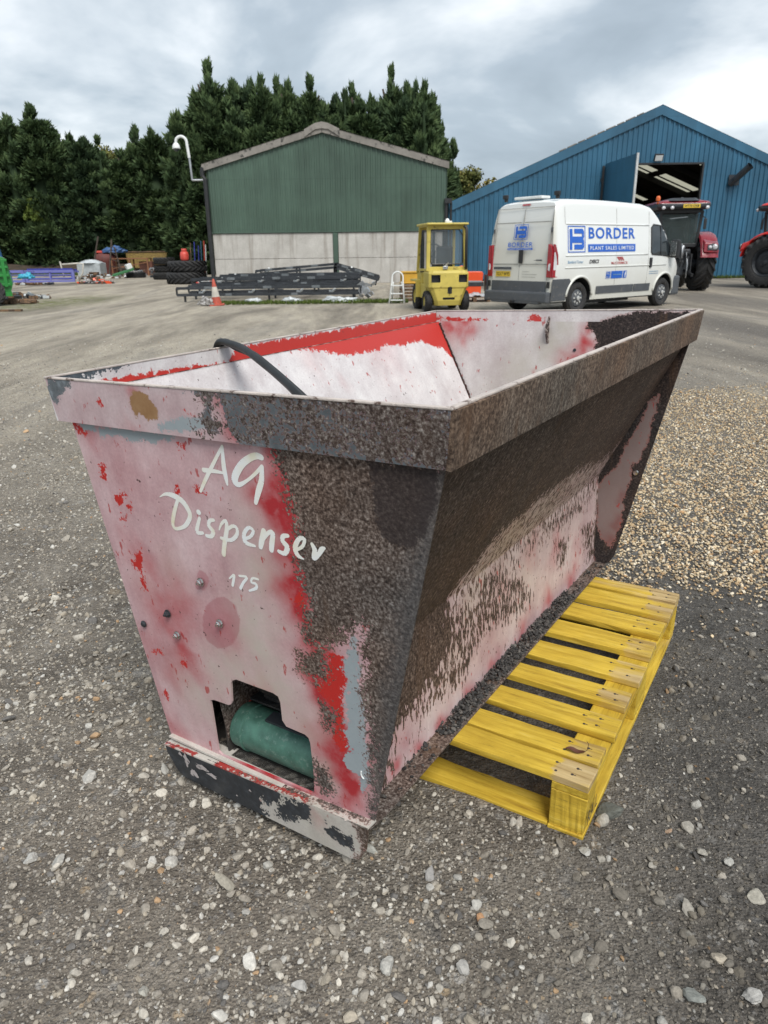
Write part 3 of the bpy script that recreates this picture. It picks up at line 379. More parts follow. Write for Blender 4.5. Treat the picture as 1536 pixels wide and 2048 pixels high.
def clump(P,sc,lo=.25):
    x,y=P[:,0]*sc,P[:,1]*sc
    f=.5+.25*np.sin(x*1.7+1.3*np.sin(y*1.1+.5))+.25*np.sin(y*2.1+1.9*np.sin(x*.8+2)); return rs.uniform(size=len(P))<lo+(1-lo)*f
def ochre_zone(P):
    """pale ochre shingle heap to the right, ragged outline"""
    x,y=P[:,0],P[:,1]; w=.32*np.sin(2.1*x+1.1*y)+.2*np.sin(5.3*y-2.2*x)+.12*np.sin(11*x+3*y)
    e1=x-(.80+.24*(y-2.6))            # left edge
    e2=y-(3.05-.16*(x-1.3)); e3=(7.3+.12*x)-y
    d=np.minimum(np.minimum(e1*1.0-.12,e2),e3*.6)+w*.55
    return d
def tones(n,P,bias=0.0):
    u=rs.uniform(size=n); g=rs.uniform(.82,1.14,n)
    pal=np.array([(.34,.31,.265),(.25,.225,.19),(.46,.43,.375),(.15,.142,.134),(.35,.31,.25),(.40,.27,.16),(.47,.455,.42)])
    pr=np.array([.30,.22,.20,.08,.11,.018,.072]); k=np.searchsorted(np.cumsum(pr),u*.999); c=pal[np.minimum(k,6)]*g[:,None]
    dk=np.clip((P[:,0]*1.1-.25+.3*np.sin(P[:,1]*2))/.8,0,1)*np.clip((7-P[:,1])/3,0,1); c=c*(1-.55*dk[:,None]*(rs.uniform(size=(n,1))<.88))
    return c
def gravel(name,parts,label=None):
    V=np.concatenate([p[0] for p in parts]); o=0; Fs=[]
    for p in parts: Fs.append(p[1]+o); o+=len(p[0])
    me=np_mesh(name,V,np.concatenate(Fs),M['stone'],np.concatenate([p[2] for p in parts]),k=3)
    ob=link(bpy.data.objects.new(name,me)); tag(ob,label,'gravel',kind='stuff'); return ob
parts=[]
P=wedge(215000,.35,7.5,1.1); P=P[keep_out(P)&clump(P,2.2,.3)]; s=rs.lognormal(np.log(.0023),.42,len(P)); parts.append(scatter(P,s,tones(len(P),P)*.55+np.array([.085,.075,.063])*(1-.45*np.clip(P[:,:1]*1.1-.25,0,1)),ST0,1,.25))
LF=lambda P: rs.uniform(size=len(P))<np.clip(.62-.45*P[:,0],.45,1)
P=wedge(205000,.35,11,.95); P=P[keep_out(P)&clump(P,1.5,.34)&LF(P)]; s=rs.lognormal(np.log(.0045),.40,len(P)); parts.append(scatter(P,s,tones(len(P),P),ST1,2,.3))
P=wedge(29000,.35,14,.95); P=P[keep_out(P)&clump(P,1.3,.2)&LF(P)]; s=rs.lognormal(np.log(.0088),.34,len(P)); parts.append(scatter(P,s,tones(len(P),P),ST2,4,.3))
P=wedge(1250,.5,16,.95); P=P[keep_out(P)]; s=rs.lognormal(np.log(.017),.2,len(P)); parts.append(scatter(P,s,tones(len(P),P)*1.08,ST2,5,.32))
gravel('gravel',parts,'loose grey and pale stones scattered over the trodden yard')
# ochre shingle
P=np.stack([rs.uniform(.5,8.5,330000),rs.uniform(2.4,9,330000)],-1); r_=np.hypot(P[:,0],P[:,1]); P=P[(np.arctan2(P[:,0],P[:,1])<R(44)+rs.normal(0,.09,len(P)))&(rs.uniform(size=len(P))<(3.0/r_)**1.0)&keep_out(P)]
z=ochre_zone(P); P=P[rs.uniform(size=len(P))<np.clip(.6+z*2.0,.04,1)**1.2*(z>-.75)]; n=len(P); s=rs.lognormal(np.log(.0064),.32,n)
pal=np.array([(.54,.42,.265),(.64,.52,.35),(.47,.335,.195),(.74,.66,.52),(.31,.25,.18),(.53,.335,.175),(.25,.225,.20)]); k=rs.choice(7,n,p=[.26,.22,.14,.14,.09,.07,.08]); c=pal[k]*rs.uniform(.8,1.12,(n,1))
gravel('shingle',[scatter(P,s,c,ST1,6,.15,zoff=.002)],'pale ochre shingle spread over the dark ground to the right of the hopper')
# a few big stones that stand out
def big_stone(x,y,s,c,label,seed,sc=(1,1,1)):
    bv,bf=base_stone(3,seed,.2); bv=bv*np.array(sc); v,f,cc=scatter(np.array([[0.0,0.0]]),np.array([s]),np.array([c]),[(bv,bf)],seed,.22,zf=lambda a,b_:np.zeros(len(a)))
    me=np_mesh('stone',v,f,M['stone'],cc,k=3); ob=link(bpy.data.objects.new('stone',me)); ob.location=(x,y,float(gh(np.array(x),np.array(y)))); tag(ob,label,'stone')
BS=[(.597,1.564,.030,(.13,.135,.12),'big dark grey green rock touching the near corner of the yellow pallet',1,(1.25,1,1.0)),
(-.045,1.455,.022,(.34,.34,.31),'pale grey stone just behind the lower right corner of the hopper lip',2,(1,1,1)),
(.500,1.432,.017,(.42,.41,.38),'small white stone wedged under the near foot of the pallet',31,(1.3,1,.7)),
(.848,1.603,.020,(.37,.36,.33),'rounded pale stone on dark grit to the right of the pallet',3,(1,1,1.1)),
(.868,1.298,.023,(.36,.34,.29),'pale angular stone at the right edge with a yellowish top',4,(1,1.1,1.2)),
(-.004,1.132,.0225,(.40,.39,.36),'pointed pale stone low in the middle foreground',5,(1,1.15,1)),
(.737,1.054,.021,(.38,.37,.35),'large pale stone in the lower right corner of the yard',6,(1,1.3,1)),
(.156,1.121,.017,(.34,.33,.31),'squarish grey stone in the lower centre foreground',7,(1,1,1)),
(.210,1.240,.011,(.42,.24,.13),'small smooth orange pebble in the foreground grit',8,(1,1,1.2)),
(-.390,1.342,.020,(.34,.32,.27),'flat oval grey stone on dirt left of the hopper lip',9,(1.3,.8,.9)),
(-.912,1.445,.020,(.44,.43,.40),'upright pale stone near the left edge of the foreground',10,(.9,1.1,1.2)),
(-.835,1.433,.021,(.36,.35,.32),'broad grey stone leaning beside an upright pale stone',11,(1.2,1,.9)),
(-.511,1.086,.0145,(.36,.35,.31),'grey white stone at the bottom left of the dirt',12,(.9,1.2,1)),
(-.185,1.087,.018,(.37,.36,.34),'tall narrow pale stone at the bottom edge left of centre',13,(.8,1.3,1)),
(-.303,1.409,.016,(.37,.36,.33),'pale stone on bare dirt below the dark lip of the hopper',14,(.9,1.1,1)),
(-.660,1.767,.017,(.36,.35,.32),'pale grey stone close to the lower left corner of the hopper',15,(1.1,1,1)),
(.102,1.370,.017,(.30,.29,.28),'grey speckled stone in the shade in front of the pallet',16,(1,1,1)),
(.620,1.056,.022,(.25,.26,.24),'greenish grey flat stone at the lower right',17,(1.25,1,.8)),
(.797,1.432,.016,(.33,.31,.27),'pale brown stone pair member nearest the pallet on the right grit',18,(1.2,1,1)),
(.850,1.400,.017,(.38,.37,.34),'chunky white stone just right of a pale brown stone',19,(1.1,1,1)),
(1.252,3.346,.026,(.12,.12,.115),'dark rock at the edge of the ochre shingle beyond the pallet',20,(1,1,1.1)),
(.738,1.505,.011,(.38,.27,.19),'small brown pebble on dark grit right of the pallet corner',21,(1,1,1))]
for a in BS: big_stone(*a)
# ------------------------------------------------------------------ corrugated cladding
def corr_profile(x0,x1,pitch,depth):
    xs=[];x=x0
    while x<x1:
        for dx,d in ((0,0),(.22,0),(.34,1),(.62,1),(.74,0)):
            if x+dx*pitch<=x1: xs.append((x+dx*pitch,d*depth))
        x+=pitch
    xs.append((x1,0)); return xs
def clad_wall(mb,x0,x1,y,zb,zt,pitch,depth,holes=(),axis='X',sgn=-1,thick=.03):
    """ribbed sheet wall along x at y; zb,zt functions of x; ribs stand towards -y (sgn)"""
    pr=corr_profile(x0,x1,pitch,depth); hs=sorted(holes)
    segs=[]
    xs=sorted(set([round(p[0],4) for p in pr]+[h[0] for h in hs]+[h[1] for h in hs])); d=dict((round(a,4),b_) for a,b_ in pr)
    ds=np.interp(xs,[p[0] for p in pr],[p[1] for p in pr])
    for i in range(len(xs)-1):
        a,b_=xs[i],xs[i+1]; da,db=ds[i],ds[i+1]; mid=(a+b_)/2
        spans=[(zb(a),zt(a),zb(b_),zt(b_))]
        for h in hs:
            if h[0]<=mid<=h[1]: spans=[(h[3],zt(a),h[3],zt(b_))] if h[2]<=zb(mid)+.01 else [(zb(a),h[2],zb(b_),h[2]),(h[3],zt(a),h[3],zt(b_))]
        for z0,z1,z2,z3 in spans:
            q=[(a,y+sgn*da,z0),(b_,y+sgn*db,z2),(b_,y+sgn*db,z3),(a,y+sgn*da,z1)]
            if axis=='Y': q=[(p[1],p[0],p[2]) for p in q]
            mb.add(q,[(0,1,2,3)])
def sheetmat(name,c,c2,var=.12,rough=.45,wear=.66):
    m,nt,b=newmat(name); v=objc(nt); n=noise(nt,mapv(nt,v,scale=(1,1,.12)),2.2,6,.6); n2=noise(nt,v,1.1,3)
    d=ramp(nt,n,[(.3,tuple(k*(1-var) for k in c)),(.7,tuple(k*(1+var) for k in c))]); d=mixc(nt,ramp(nt,noise(nt,mapv(nt,v,scale=(1,1,.25)),5,8,.7),[(wear,(0,0,0)),(wear+.12,(.7,.7,.7))]),d,c2)
    d=mixc(nt,1.0,d,ramp(nt,n2,[(.3,(.88,.88,.88)),(.7,(1.1,1.1,1.1))]),'MULTIPLY')
    sx_=N(nt,'ShaderNodeSeparateXYZ'); LK(nt,v,sx_.inputs[0]); wn=N(nt,'ShaderNodeTexWhiteNoise',noise_dimensions='1D'); LK(nt,mth(nt,'FLOOR',mth(nt,'MULTIPLY',sx_.outputs[0],1.02)),wn.inputs['W'])
    d=mixc(nt,1.0,d,ramp(nt,wn.outputs['Value'],[(0,(.90,.90,.90)),(1,(1.09,1.09,1.09))]),'MULTIPLY')
    zl=mth(nt,'PINGPONG',mth(nt,'ADD',sx_.outputs[2],.35),1.25); d=mixc(nt,ramp(nt,zl,[(.0,(.5,.5,.5)),(.014,(0,0,0))]),d,tuple(k*.45 for k in c))
    LK(nt,d,b.inputs['Base Color']); b.inputs['Roughness'].default_value=rough; return m
M['green_sheet']=sheetmat('green_sheet',(.062,.104,.078),(.11,.145,.115))
M['blue_sheet']=sheetmat('blue_sheet',(.028,.112,.190),(.06,.15,.22),rough=.42)
M['blue_trim']=sheetmat('blue_trim',(.032,.112,.185),(.07,.15,.22),rough=.38,wear=.72)
M['fibre']=smat('fibre_cement',(.22,.205,.185),.9,var=.3,scale=1.5,c2=(.05,.05,.045),thr=.58)
def concmat():
    m,nt,b=newmat('concrete_panel'); v=objc(nt); n=noise(nt,v,1.3,7,.6); st_=noise(nt,mapv(nt,v,scale=(3.5,1,.25)),1.2,6,.6)
    d=ramp(nt,n,[(.3,(.38,.365,.34)),(.7,(.52,.505,.475))]); d=mixc(nt,ramp(nt,st_,[(.50,(0,0,0)),(.74,(.8,.8,.8))]),d,(.21,.185,.155))
    d=mixc(nt,1.0,d,ramp(nt,noise(nt,v,30,4),[(.3,(.9,.9,.9)),(.7,(1.08,1.08,1.08))]),'MULTIPLY')
    LK(nt,d,b.inputs['Base Color']); b.inputs['Roughness'].default_value=.9; bump(nt,b,noise(nt,v,40,4),.2,.01); return m
M['concrete']=concmat()
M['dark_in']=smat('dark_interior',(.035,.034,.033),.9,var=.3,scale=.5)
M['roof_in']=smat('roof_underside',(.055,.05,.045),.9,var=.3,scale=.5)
def translu(name,c):
    m,nt,b=newmat(name); v=objc(nt); t=N(nt,'ShaderNodeBsdfTranslucent'); LK(nt,ramp(nt,noise(nt,v,2,3),[(.3,c),(.7,tuple(min(1,k*1.1) for k in c))]),t.inputs[0]); LK(nt,t.outputs[0],nt.nodes['Material Output'].inputs[0]); return m
M['rooflight']=translu('rooflight_plastic',(.28,.27,.21))
# --- green shed
GX0,GX1,GY0,GY1=-8.02,3.10,37.0,52.0; RX,RZ,EZ=-2.62,6.66,5.12
t=thing('green_shed','green ribbed metal shed with a grey block plinth and a low pitched roof','building',(0,0,0))
gz=lambda x: EZ+(RZ-EZ)*(1-abs(x-RX)/((GX1-RX) if x>RX else (RX-GX0)))
mb=MB(); clad_wall(mb,GX0,GX1,GY0,lambda x:2.34,gz,.235,.035); 
mb.build('cladding',M['green_sheet'],t)
mb=MB(); mb.box((GX0,(GY0+GY1)/2,3.8),(.05,GY1-GY0,2.9)); mb.box((GX1,(GY0+GY1)/2,3.8),(.05,GY1-GY0,2.9)); mb.box(((GX0+GX1)/2,GY1,3.4),(GX1-GX0,.05,3.4)); mb.build_each('side_cladding',M['green_sheet'],t)
mb=MB(); mb.box(((GX0+GX1)/2,GY0-.02,2.345),(GX1-GX0+.04,.07,.05)); mb.build('flashing',M['green_sheet'],t)
for (a,b_) in ((GX0+.02,RX-.12+.45),(RX+.14+.45,GX1-.02)):
    for k,(z0,z1) in enumerate(((0,1.15),(1.165,2.30))):
        mb=MB(); mb.box(((a+b_)/2,GY0+.08,(z0+z1)/2),(b_-a,.14,z1-z0),bev=.012); mb.build('concrete_panel',M['concrete'],t)
mb=MB(); mb.box((GX0+.07,(GY0+GY1)/2+.15,1.15),(.14,GY1-GY0,2.3)); mb.box((GX1-.07,(GY0+GY1)/2+.15,1.15),(.14,GY1-GY0,2.3)); mb.build_each('side_plinth',M['concrete'],t)
mb=MB(); mb.box((RX+.46,GY0+.03,1.15),(.23,.16,2.3)); mb.build('steel_post',M['green_sheet'],t)
for sgn in (-1,1):
    xe=GX0-.22 if sgn<0 else GX1+.10; ze=gz(GX0 if sgn<0 else GX1)-.02
    mb=MB(); y0,y1=GY0-.16,GY1+.2; n=60; dx=(xe-RX)/n
    # roof sheet of corrugated fibre cement: ribs run down the slope
    ny_=90; vs=[];fs=[]
    for j in range(ny_+1):
        y=y0+(y1-y0)*j/ny_; w=.025*math.sin(j*2.2)
        vs+=[(RX,y,RZ+.22+w),(xe,y,ze+.22+w)]
    fs=[(2*j,2*j+1,2*j+3,2*j+2) for j in range(ny_)]; mb.add(vs,fs); mb.build('roof',M['fibre'],t)
    mb=MB(); k=3
    for j in range(k):
        a=j/k+.002; b_=(j+1)/k+(.01 if j<k-1 else 0); za=lambda f: RZ+(ze-RZ)*f; xa=lambda f: RX+(xe-RX)*f
        mb.prism([(xa(a),za(a)-.10),(xa(b_),za(b_)-.10),(xa(b_),za(b_)+.21+.012*(j%2)),(xa(a),za(a)+.21+.012*(j%2))],'Y',GY0-.13-.012*(j%2),GY0-.06)
    mb.build('verge_board',M['fibre'],t)
mb=MB(); mb.prism([(RX-.8,gz(RX-.8)-.06),(RX-.3,RZ+.02),(RX,RZ+.06),(RX+.3,RZ+.02),(RX+.8,gz(RX+.8)-.06),(RX+.8,gz(RX+.8)+.25),(RX+.3,RZ+.27),(RX,RZ+.33),(RX-.3,RZ+.27),(RX-.8,gz(RX-.8)+.25)],'Y',GY0-.19,GY0-.125); mb.tube([(RX,GY0+.1,RZ+.22),(RX,GY1,RZ+.22)],.1); mb.build('ridge_cap',M['fibre'],t)
mb=MB(); mb.tube([(GX0-.2,GY0-.15,EZ-.02),(GX0-.2,GY1,EZ-.02)],.085); mb.build('gutter',M['black'],t)
mb=MB(); mb.tube([(GX0-.2,GY0-.1,EZ-.06),(GX0-.2,GY0-.1,EZ-.3),(GX0-.09,GY0-.1,EZ-.45),(GX0-.09,GY0-.1,.1)],.10,n=10); mb.build('downpipe',M['black'],t)
mb=MB(); mb.box((GX1+.08,GY0-.08,3.62),(.34,.34,.22)); mb.tube([(GX1+.0,GY0-.1,3.55),(GX1+.0,GY0-.1,.1)],.08,n=10); mb.tube([(GX1+.22,GY0-.1,3.55),(GX1+.22,GY0-.1,.1)],.06,n=10); mb.build('rainwater_hopper',M['black'],t)
# --- camera on swan neck
t=thing('security_camera','white dome camera hanging from a tall swan neck pipe at the shed eaves','camera',(GX0-.1,GY0+.6,4.70))
mb=MB(); mb.tube([(0,0,0),(-.75,0,0)],.045); mb.tube([(-.75,0,0),(-.80,0,1.0)],.05); mb.build('bracket',M['galv'],t)
mb=MB(); pts=[(-.80,0,.95),(-.86,0,1.62)]+[(-.86-.25+.25*math.cos(a),0,1.62+.24*math.sin(a)) for a in [math.pi*k/10 for k in range(1,11)]]+[(-1.36,0,1.50)]; mb.tube(pts,.065,n=10); mb.build('swan_neck',M['white'],t)
mb=MB(); mb.lathe([(0,.16),(.09,.15),(.16,.05),(.18,-.05),(.19,-.10),(0,-.10)],20,c=(-1.36,0,1.44)); mb.build('dome_housing',M['white'],t,smooth=True)
mb=MB(); mb.lathe([(.0,-.22),(.09,-.19),(.14,-.12),(.15,-.10)],16,c=(-1.36,0,1.44)); mb.build('dome_lens',glassmat('smoked_dome'),t,smooth=True)
# --- blue workshop
BX0,BX1,BY0,BY1=3.32,22.9,37.7,66.0; BRX,BRZ,BEZ=13.04,7.58,3.56
t=thing('blue_workshop','large blue ribbed metal workshop with a tall doorway and a wide gable','building',(0,0,0))
bz=lambda x: BRZ-(BRZ-BEZ)*abs(x-BRX)/((BX1-BRX) if x>BRX else (BRX-BX0))
DX0,DX1,DZ=11.3,15.22,5.14
mb=MB(); clad_wall(mb,BX0,BX1,BY0,lambda x:.06,bz,.228,.045,holes=[(DX0,DX1,0,DZ)]); mb.build('cladding',M['blue_sheet'],t)
mb=MB()
for x in (BX0,BX1): mb.box((x,(BY0+BY1)/2,(BEZ)/2),(.06,BY1-BY0,BEZ))
mb.build_each('side_cladding',M['blue_sheet'],t)
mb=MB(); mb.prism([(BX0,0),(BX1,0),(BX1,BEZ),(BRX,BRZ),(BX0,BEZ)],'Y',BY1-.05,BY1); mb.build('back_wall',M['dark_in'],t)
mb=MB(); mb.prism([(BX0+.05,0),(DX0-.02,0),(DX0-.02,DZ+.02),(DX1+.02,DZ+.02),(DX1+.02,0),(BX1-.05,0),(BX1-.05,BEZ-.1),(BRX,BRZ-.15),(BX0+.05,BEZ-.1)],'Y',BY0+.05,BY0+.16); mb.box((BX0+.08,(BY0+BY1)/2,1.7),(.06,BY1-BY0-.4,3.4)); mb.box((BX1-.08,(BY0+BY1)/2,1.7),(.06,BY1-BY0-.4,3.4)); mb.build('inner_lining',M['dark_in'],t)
for sgn in (-1,1):
    xe=BX0 if sgn<0 else BX1
    mb=MB(); 
    def rp(f,y,dz=0): return (BRX+(xe-BRX)*f,y,BRZ+(BEZ-BRZ)*f+dz)
    n=1; mb.prism([(rp(0,0)[0],BRZ-.36),(rp(1,0)[0],BEZ-.36),(rp(1,0)[0]+sgn*.03,BEZ+.04),(rp(0,0)[0],BRZ+.04)],'Y',BY0-.10,BY0-.05); mb.build('verge_flashing',M['blue_trim'],t)
    # roof sheets with rooflight bays left open for the plastic sheets
    mb=MB(); rl=MB(); ys=[BY0-.1,41.5,44.5,49.2,52.2,57,60,BY1]
    for j in range(len(ys)-1):
        y0,y1=ys[j],ys[j+1]; light=(j%2==1)
        fs=[(0,.18,0),(.18,.42,1),(.42,.47,0),(.47,.70,1),(.70,1,0)] if light else [(0,1,0)]
        for a,b_,L in fs:
            q=[rp(a,y0,.06),rp(b_,y0,.06),rp(b_,y1,.06),rp(a,y1,.06)]
            if light and L:
                # two lights side by side with a sheet between
                w=(y1-y0)
                for u0,u1,isl in ((0,.38,1),(.38,.52,0),(.52,.9,1),(.9,1,0)):
                    qq=[rp(a,y0+w*u0,.06),rp(b_,y0+w*u0,.06),rp(b_,y0+w*u1,.06),rp(a,y0+w*u1,.06)]; (rl if isl else mb).add(qq,[(0,1,2,3)])
            else: mb.add(q,[(0,1,2,3)])
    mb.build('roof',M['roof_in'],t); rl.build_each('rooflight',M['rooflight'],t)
    mb=MB()
    for y in (40.5,45.8,51,56.2,61.5): mb.bar(rp(0,y,-.18),rp(1,y,-.18),.16,.3)
    mb.build_each('rafter',M['dark_in'],t)
mb=MB()
for i in range(9): # broken edge of the old roof sheets showing over the verge
    f=.10+.045*i; x,y,z=BRX+(BX0-BRX)*f,BY0-.02,BRZ+(BEZ-BRZ)*f; mb.box((x,y,z+.06),(.30+.12*(i%2),.12,.09),rot=Matrix.Rotation(-math.atan2(BRZ-BEZ,BRX-BX0),3,'Y'))
mb.build('ridge_tile_edge',M['fibre'],t)
mb=MB(); mb.box((DX0-.03,BY0-.02,DZ/2),(.08,.2,DZ)); mb.box((DX1+.03,BY0-.02,DZ/2),(.08,.2,DZ)); mb.box(((DX0+DX1)/2,BY0-.02,DZ+.03),(DX1-DX0+.1,.2,.08)); mb.build('door_frame',M['black'],t)
dl=Vector((.04,-1,0)).normalized()
mb=MB(); a=Vector((10.66,BY0-.08,0)); b_=a+dl*4.0; mb.bar(a+Vector((0,0,2.66)),b_+Vector((0,0,2.66)),.06,5.06); door=mb.build('door',M['blue_trim'],t)
mb=MB(); mb.bar(b_+Vector((0,0,.12)),b_+Vector((0,0,5.2)),.10,.09); mb.build('door_edge',M['alu'],door)
mb=MB(); mb.bar(a+Vector((-.12,-.05,.1)),a+Vector((-.12,-.05,5.1)),.09,.09); mb.box((10.52,BY0-.12,4.5),(.14,.1,.14)); mb.build('door_post',M['black'],t)
mb=MB(); mb.box((0,0,0),(.42,.10,.32),bev=.02); fl=mb.build('floodlight',M['black'],t); fl.location=(13.05,BY0-.22,5.42); fl.rotation_euler=(R(25),0,0)
mb=MB(); mb.box((0,-.055,-.01),(.34,.02,.24)); mb.build('lamp_glass',M['white'],fl)
# flue
t=thing('flue_pipe','dark grey angled exhaust pipe sticking out of the blue gable wall','pipe',(16.9,BY0-.1,4.55))
p0=Vector((-.28,0,-.30)); p1=Vector((.22,-.75,.42))
mb=MB(); mb.tube([p0,p1],.15,n=16,caps=False); mb.tube([p0,p1],.135,n=16,caps=False); mb.tube([p1-(p1-p0).normalized()*.06,p1],.165,n=16,caps=False); mb.build('pipe',M['dark_steel'],t,smooth=True)
mb=MB(); mb.box((-.12,.02,-.12),(.5,.05,.46)); mb.build('wall_plate',M['dark_steel'],t)
# brown machine stored inside
t=thing('stored_machine','rusty brown machine arm raised in the dark inside the workshop','machine',(14.0,52,0))
mb=MB(); mb.bar((-1.6,0,4.6),(.2,0,4.75),.5,.42); mb.bar((.2,0,4.75),(1.5,0,3.0),.55,.5); mb.build('arm',smat('brown_rust',(.16,.07,.035),.8,c2=(.03,.02,.02)),t)
mb=MB(); mb.box((1.6,0,1.5),(2.0,2.0,3.0),bev=.2); mb.build('machine_body',M['dark_in'],t)
# weeds at the foot of the blue wall
# ------------------------------------------------------------------ trees
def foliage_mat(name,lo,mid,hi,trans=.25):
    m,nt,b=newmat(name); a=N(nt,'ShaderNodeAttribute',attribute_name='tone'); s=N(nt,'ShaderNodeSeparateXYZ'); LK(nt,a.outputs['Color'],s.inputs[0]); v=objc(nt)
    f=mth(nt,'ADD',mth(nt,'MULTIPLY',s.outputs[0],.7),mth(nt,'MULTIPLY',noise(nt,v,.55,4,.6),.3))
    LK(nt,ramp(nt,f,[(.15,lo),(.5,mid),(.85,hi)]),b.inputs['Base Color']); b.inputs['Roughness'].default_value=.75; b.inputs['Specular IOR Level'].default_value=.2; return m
M['conifer']=foliage_mat('conifer_foliage',(.020,.036,.016),(.052,.088,.036),(.115,.165,.065))
M['conifer_dk']=foliage_mat('dark_conifer_foliage',(.016,.031,.016),(.042,.074,.036),(.090,.135,.058))
M['broadleaf']=foliage_mat('broadleaf_foliage',(.045,.06,.018),(.12,.13,.035),(.24,.20,.06))
M['ivy']=foliage_mat('ivy_foliage',(.04,.065,.015),(.08,.12,.022),(.14,.18,.04))
M['bark']=smat('bark',(.06,.045,.035),.9,var=.4,scale=3)
def conifer_mesh(name,H,Rb,leaders,n,seed,mat,bl=.5):
    """broad bushy leylandii: one ragged rounded body with feathery plumes at the top"""
    r=np.random.RandomState(seed); V=[];Fq=[];T=[]
    cols=[(0,0,.15,H*.91,Rb,0)]
    for k in range(leaders):
        a=r.uniform(0,6.28); d=r.uniform(.0,.68)*Rb; h=H*(.985 if k==0 else r.uniform(.86,.97)); cols.append((d*np.cos(a),d*np.sin(a)*.8,H*.40,h,r.uniform(1.0,1.5),1))
    def prof(f,kind): return (1-f**2.3)**.75*(.72+.28*min(1,f*4)) if kind==0 else min(1,(1-f)*1.35)**.85
    for (cx,cy,z0,z1,rb,kd) in cols:
        seg,ring=13,9; b0=len(V)
        for i in range(ring):
            f=i/(ring-1)*.96; rr=rb*(.55 if kd==0 else .30)*prof(f,kd)*(1+.25*math.sin(3*i+seed))
            for j in range(seg):
                q=6.283*j/seg; w=1+r.uniform(-.22,.22); V.append((cx+rr*w*np.cos(q),cy+rr*w*np.sin(q),z0+f*(z1-z0)*.94)); T.append(r.uniform(0,.15))  # darkest tone on the inner core paints shade into the gaps
        for i in range(ring-1):
            for j in range(seg): Fq.append((b0+i*seg+j,b0+i*seg+(j+1)%seg,b0+(i+1)*seg+(j+1)%seg,b0+(i+1)*seg+j))
    ph=r.uniform(0,6.28,8)
    cl=[]
    for m_ in range(200):
        kd=0 if m_<158 else 1; c=cols[0] if kd==0 else cols[1+r.randint(leaders)]; f=(r.uniform()**1.05*.97) if kd==0 else r.uniform(.15,.98); q=r.uniform(0,6.283)
        rr=c[4]*prof(f,kd)*r.uniform(.66,.98 if kd==0 else .8); cl.append((c[0]+rr*np.cos(q),c[1]+rr*np.sin(q),c[2]+f*(c[3]-c[2]),q,kd,f,r.uniform(.38,.72)*(1 if kd==0 else (.75-.35*f)),r.uniform(-.14,.14)))
    for m_ in range(n):
        X0,Y0,Z0,q,kd,f,rad,tn=cl[r.randint(len(cl))]; u=r.normal(0,1,3); u/=np.linalg.norm(u); out=np.array([np.cos(q),np.sin(q),0])
        p=np.array([X0,Y0,Z0])+u*np.array([rad,rad,rad*(.8 if kd==0 else 1.5)])*r.uniform(.45,1.0)
        d=out*r.uniform(.3,.9)*(1 if kd==0 else .35)+u*.6+np.array([0,0,.45 if kd==0 else 1.3])+r.normal(0,.2,3); d/=np.linalg.norm(d)
        tone=np.clip(.42+tn+.34*u[2]+.12*(u@out)+r.normal(0,.13),0,1); L=bl*r.uniform(.5,1.3)*(1.0 if kd==0 else 1.0-.2*f)  # clump tops painted lighter, as if lit from above
        if kd and f>.85: d=np.array([r.normal(0,.25),r.normal(0,.25),1.0]); L*=1.3
        side=np.cross(d,out+r.normal(0,.4,3)); side/=np.linalg.norm(side)+1e-9; nb=5
        for i in range(nb):
            s=(i-(nb-1)/2)/(nb-1); dd=d+side*s*1.5+r.normal(0,.15,3); dd/=np.linalg.norm(dd); ll=L*(1-.9*abs(s)); w=np.cross(dd,r.normal(0,1,3)); w/=np.linalg.norm(w)+1e-9; w*=.13*L*r.uniform(.6,1.3)
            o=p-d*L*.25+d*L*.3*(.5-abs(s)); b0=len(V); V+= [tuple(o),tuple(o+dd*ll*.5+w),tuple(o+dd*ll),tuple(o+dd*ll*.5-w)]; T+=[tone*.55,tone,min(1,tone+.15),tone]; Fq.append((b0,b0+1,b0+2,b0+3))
    V=np.array(V);Fq=np.array(Fq);T=np.array(T); C=np.ones((len(V),4)); C[:,:3]=T[:,None]
    return np_mesh(name,V,Fq,mat,C)
def broad_mesh(name,H,Rb,n,seed,mat,leaf=.32):
    r=np.random.RandomState(seed); V=[];Fq=[];T=[]; cl=[]
    for k in range(34):
        u=r.normal(0,1,3); u/=np.linalg.norm(u); u[2]=abs(u[2])*1.1-.35; cl.append((u*np.array([Rb,Rb,H*.36])*r.uniform(.45,.9)+np.array([0,0,H*.62]),r.uniform(.16,.3)*Rb,r.uniform(.1,.9)))
    for _ in range(n):
        c,rad,tn=cl[r.randint(len(cl))]; u=r.normal(0,1,3); u/=np.linalg.norm(u); p=c+u*rad*r.uniform(.5,1.05); a=r.normal(0,1,3); a/=np.linalg.norm(a); b_=np.cross(a,u); b_/=np.linalg.norm(b_)+1e-9; s=leaf*r.uniform(.5,1.1)
        b0=len(V); V+=[tuple(p-a*s*.5),tuple(p+b_*s*.35),tuple(p+a*s*.5),tuple(p-b_*s*.35)]; t_=np.clip(tn+.3*u[2]+r.normal(0,.15),0,1); T+=[t_]*4; Fq.append((b0,b0+1,b0+2,b0+3))
    V=np.array(V);Fq=np.array(Fq);C=np.ones((len(V),4)); C[:,:3]=np.array(T)[:,None]
    return np_mesh(name,V,Fq,mat,C)
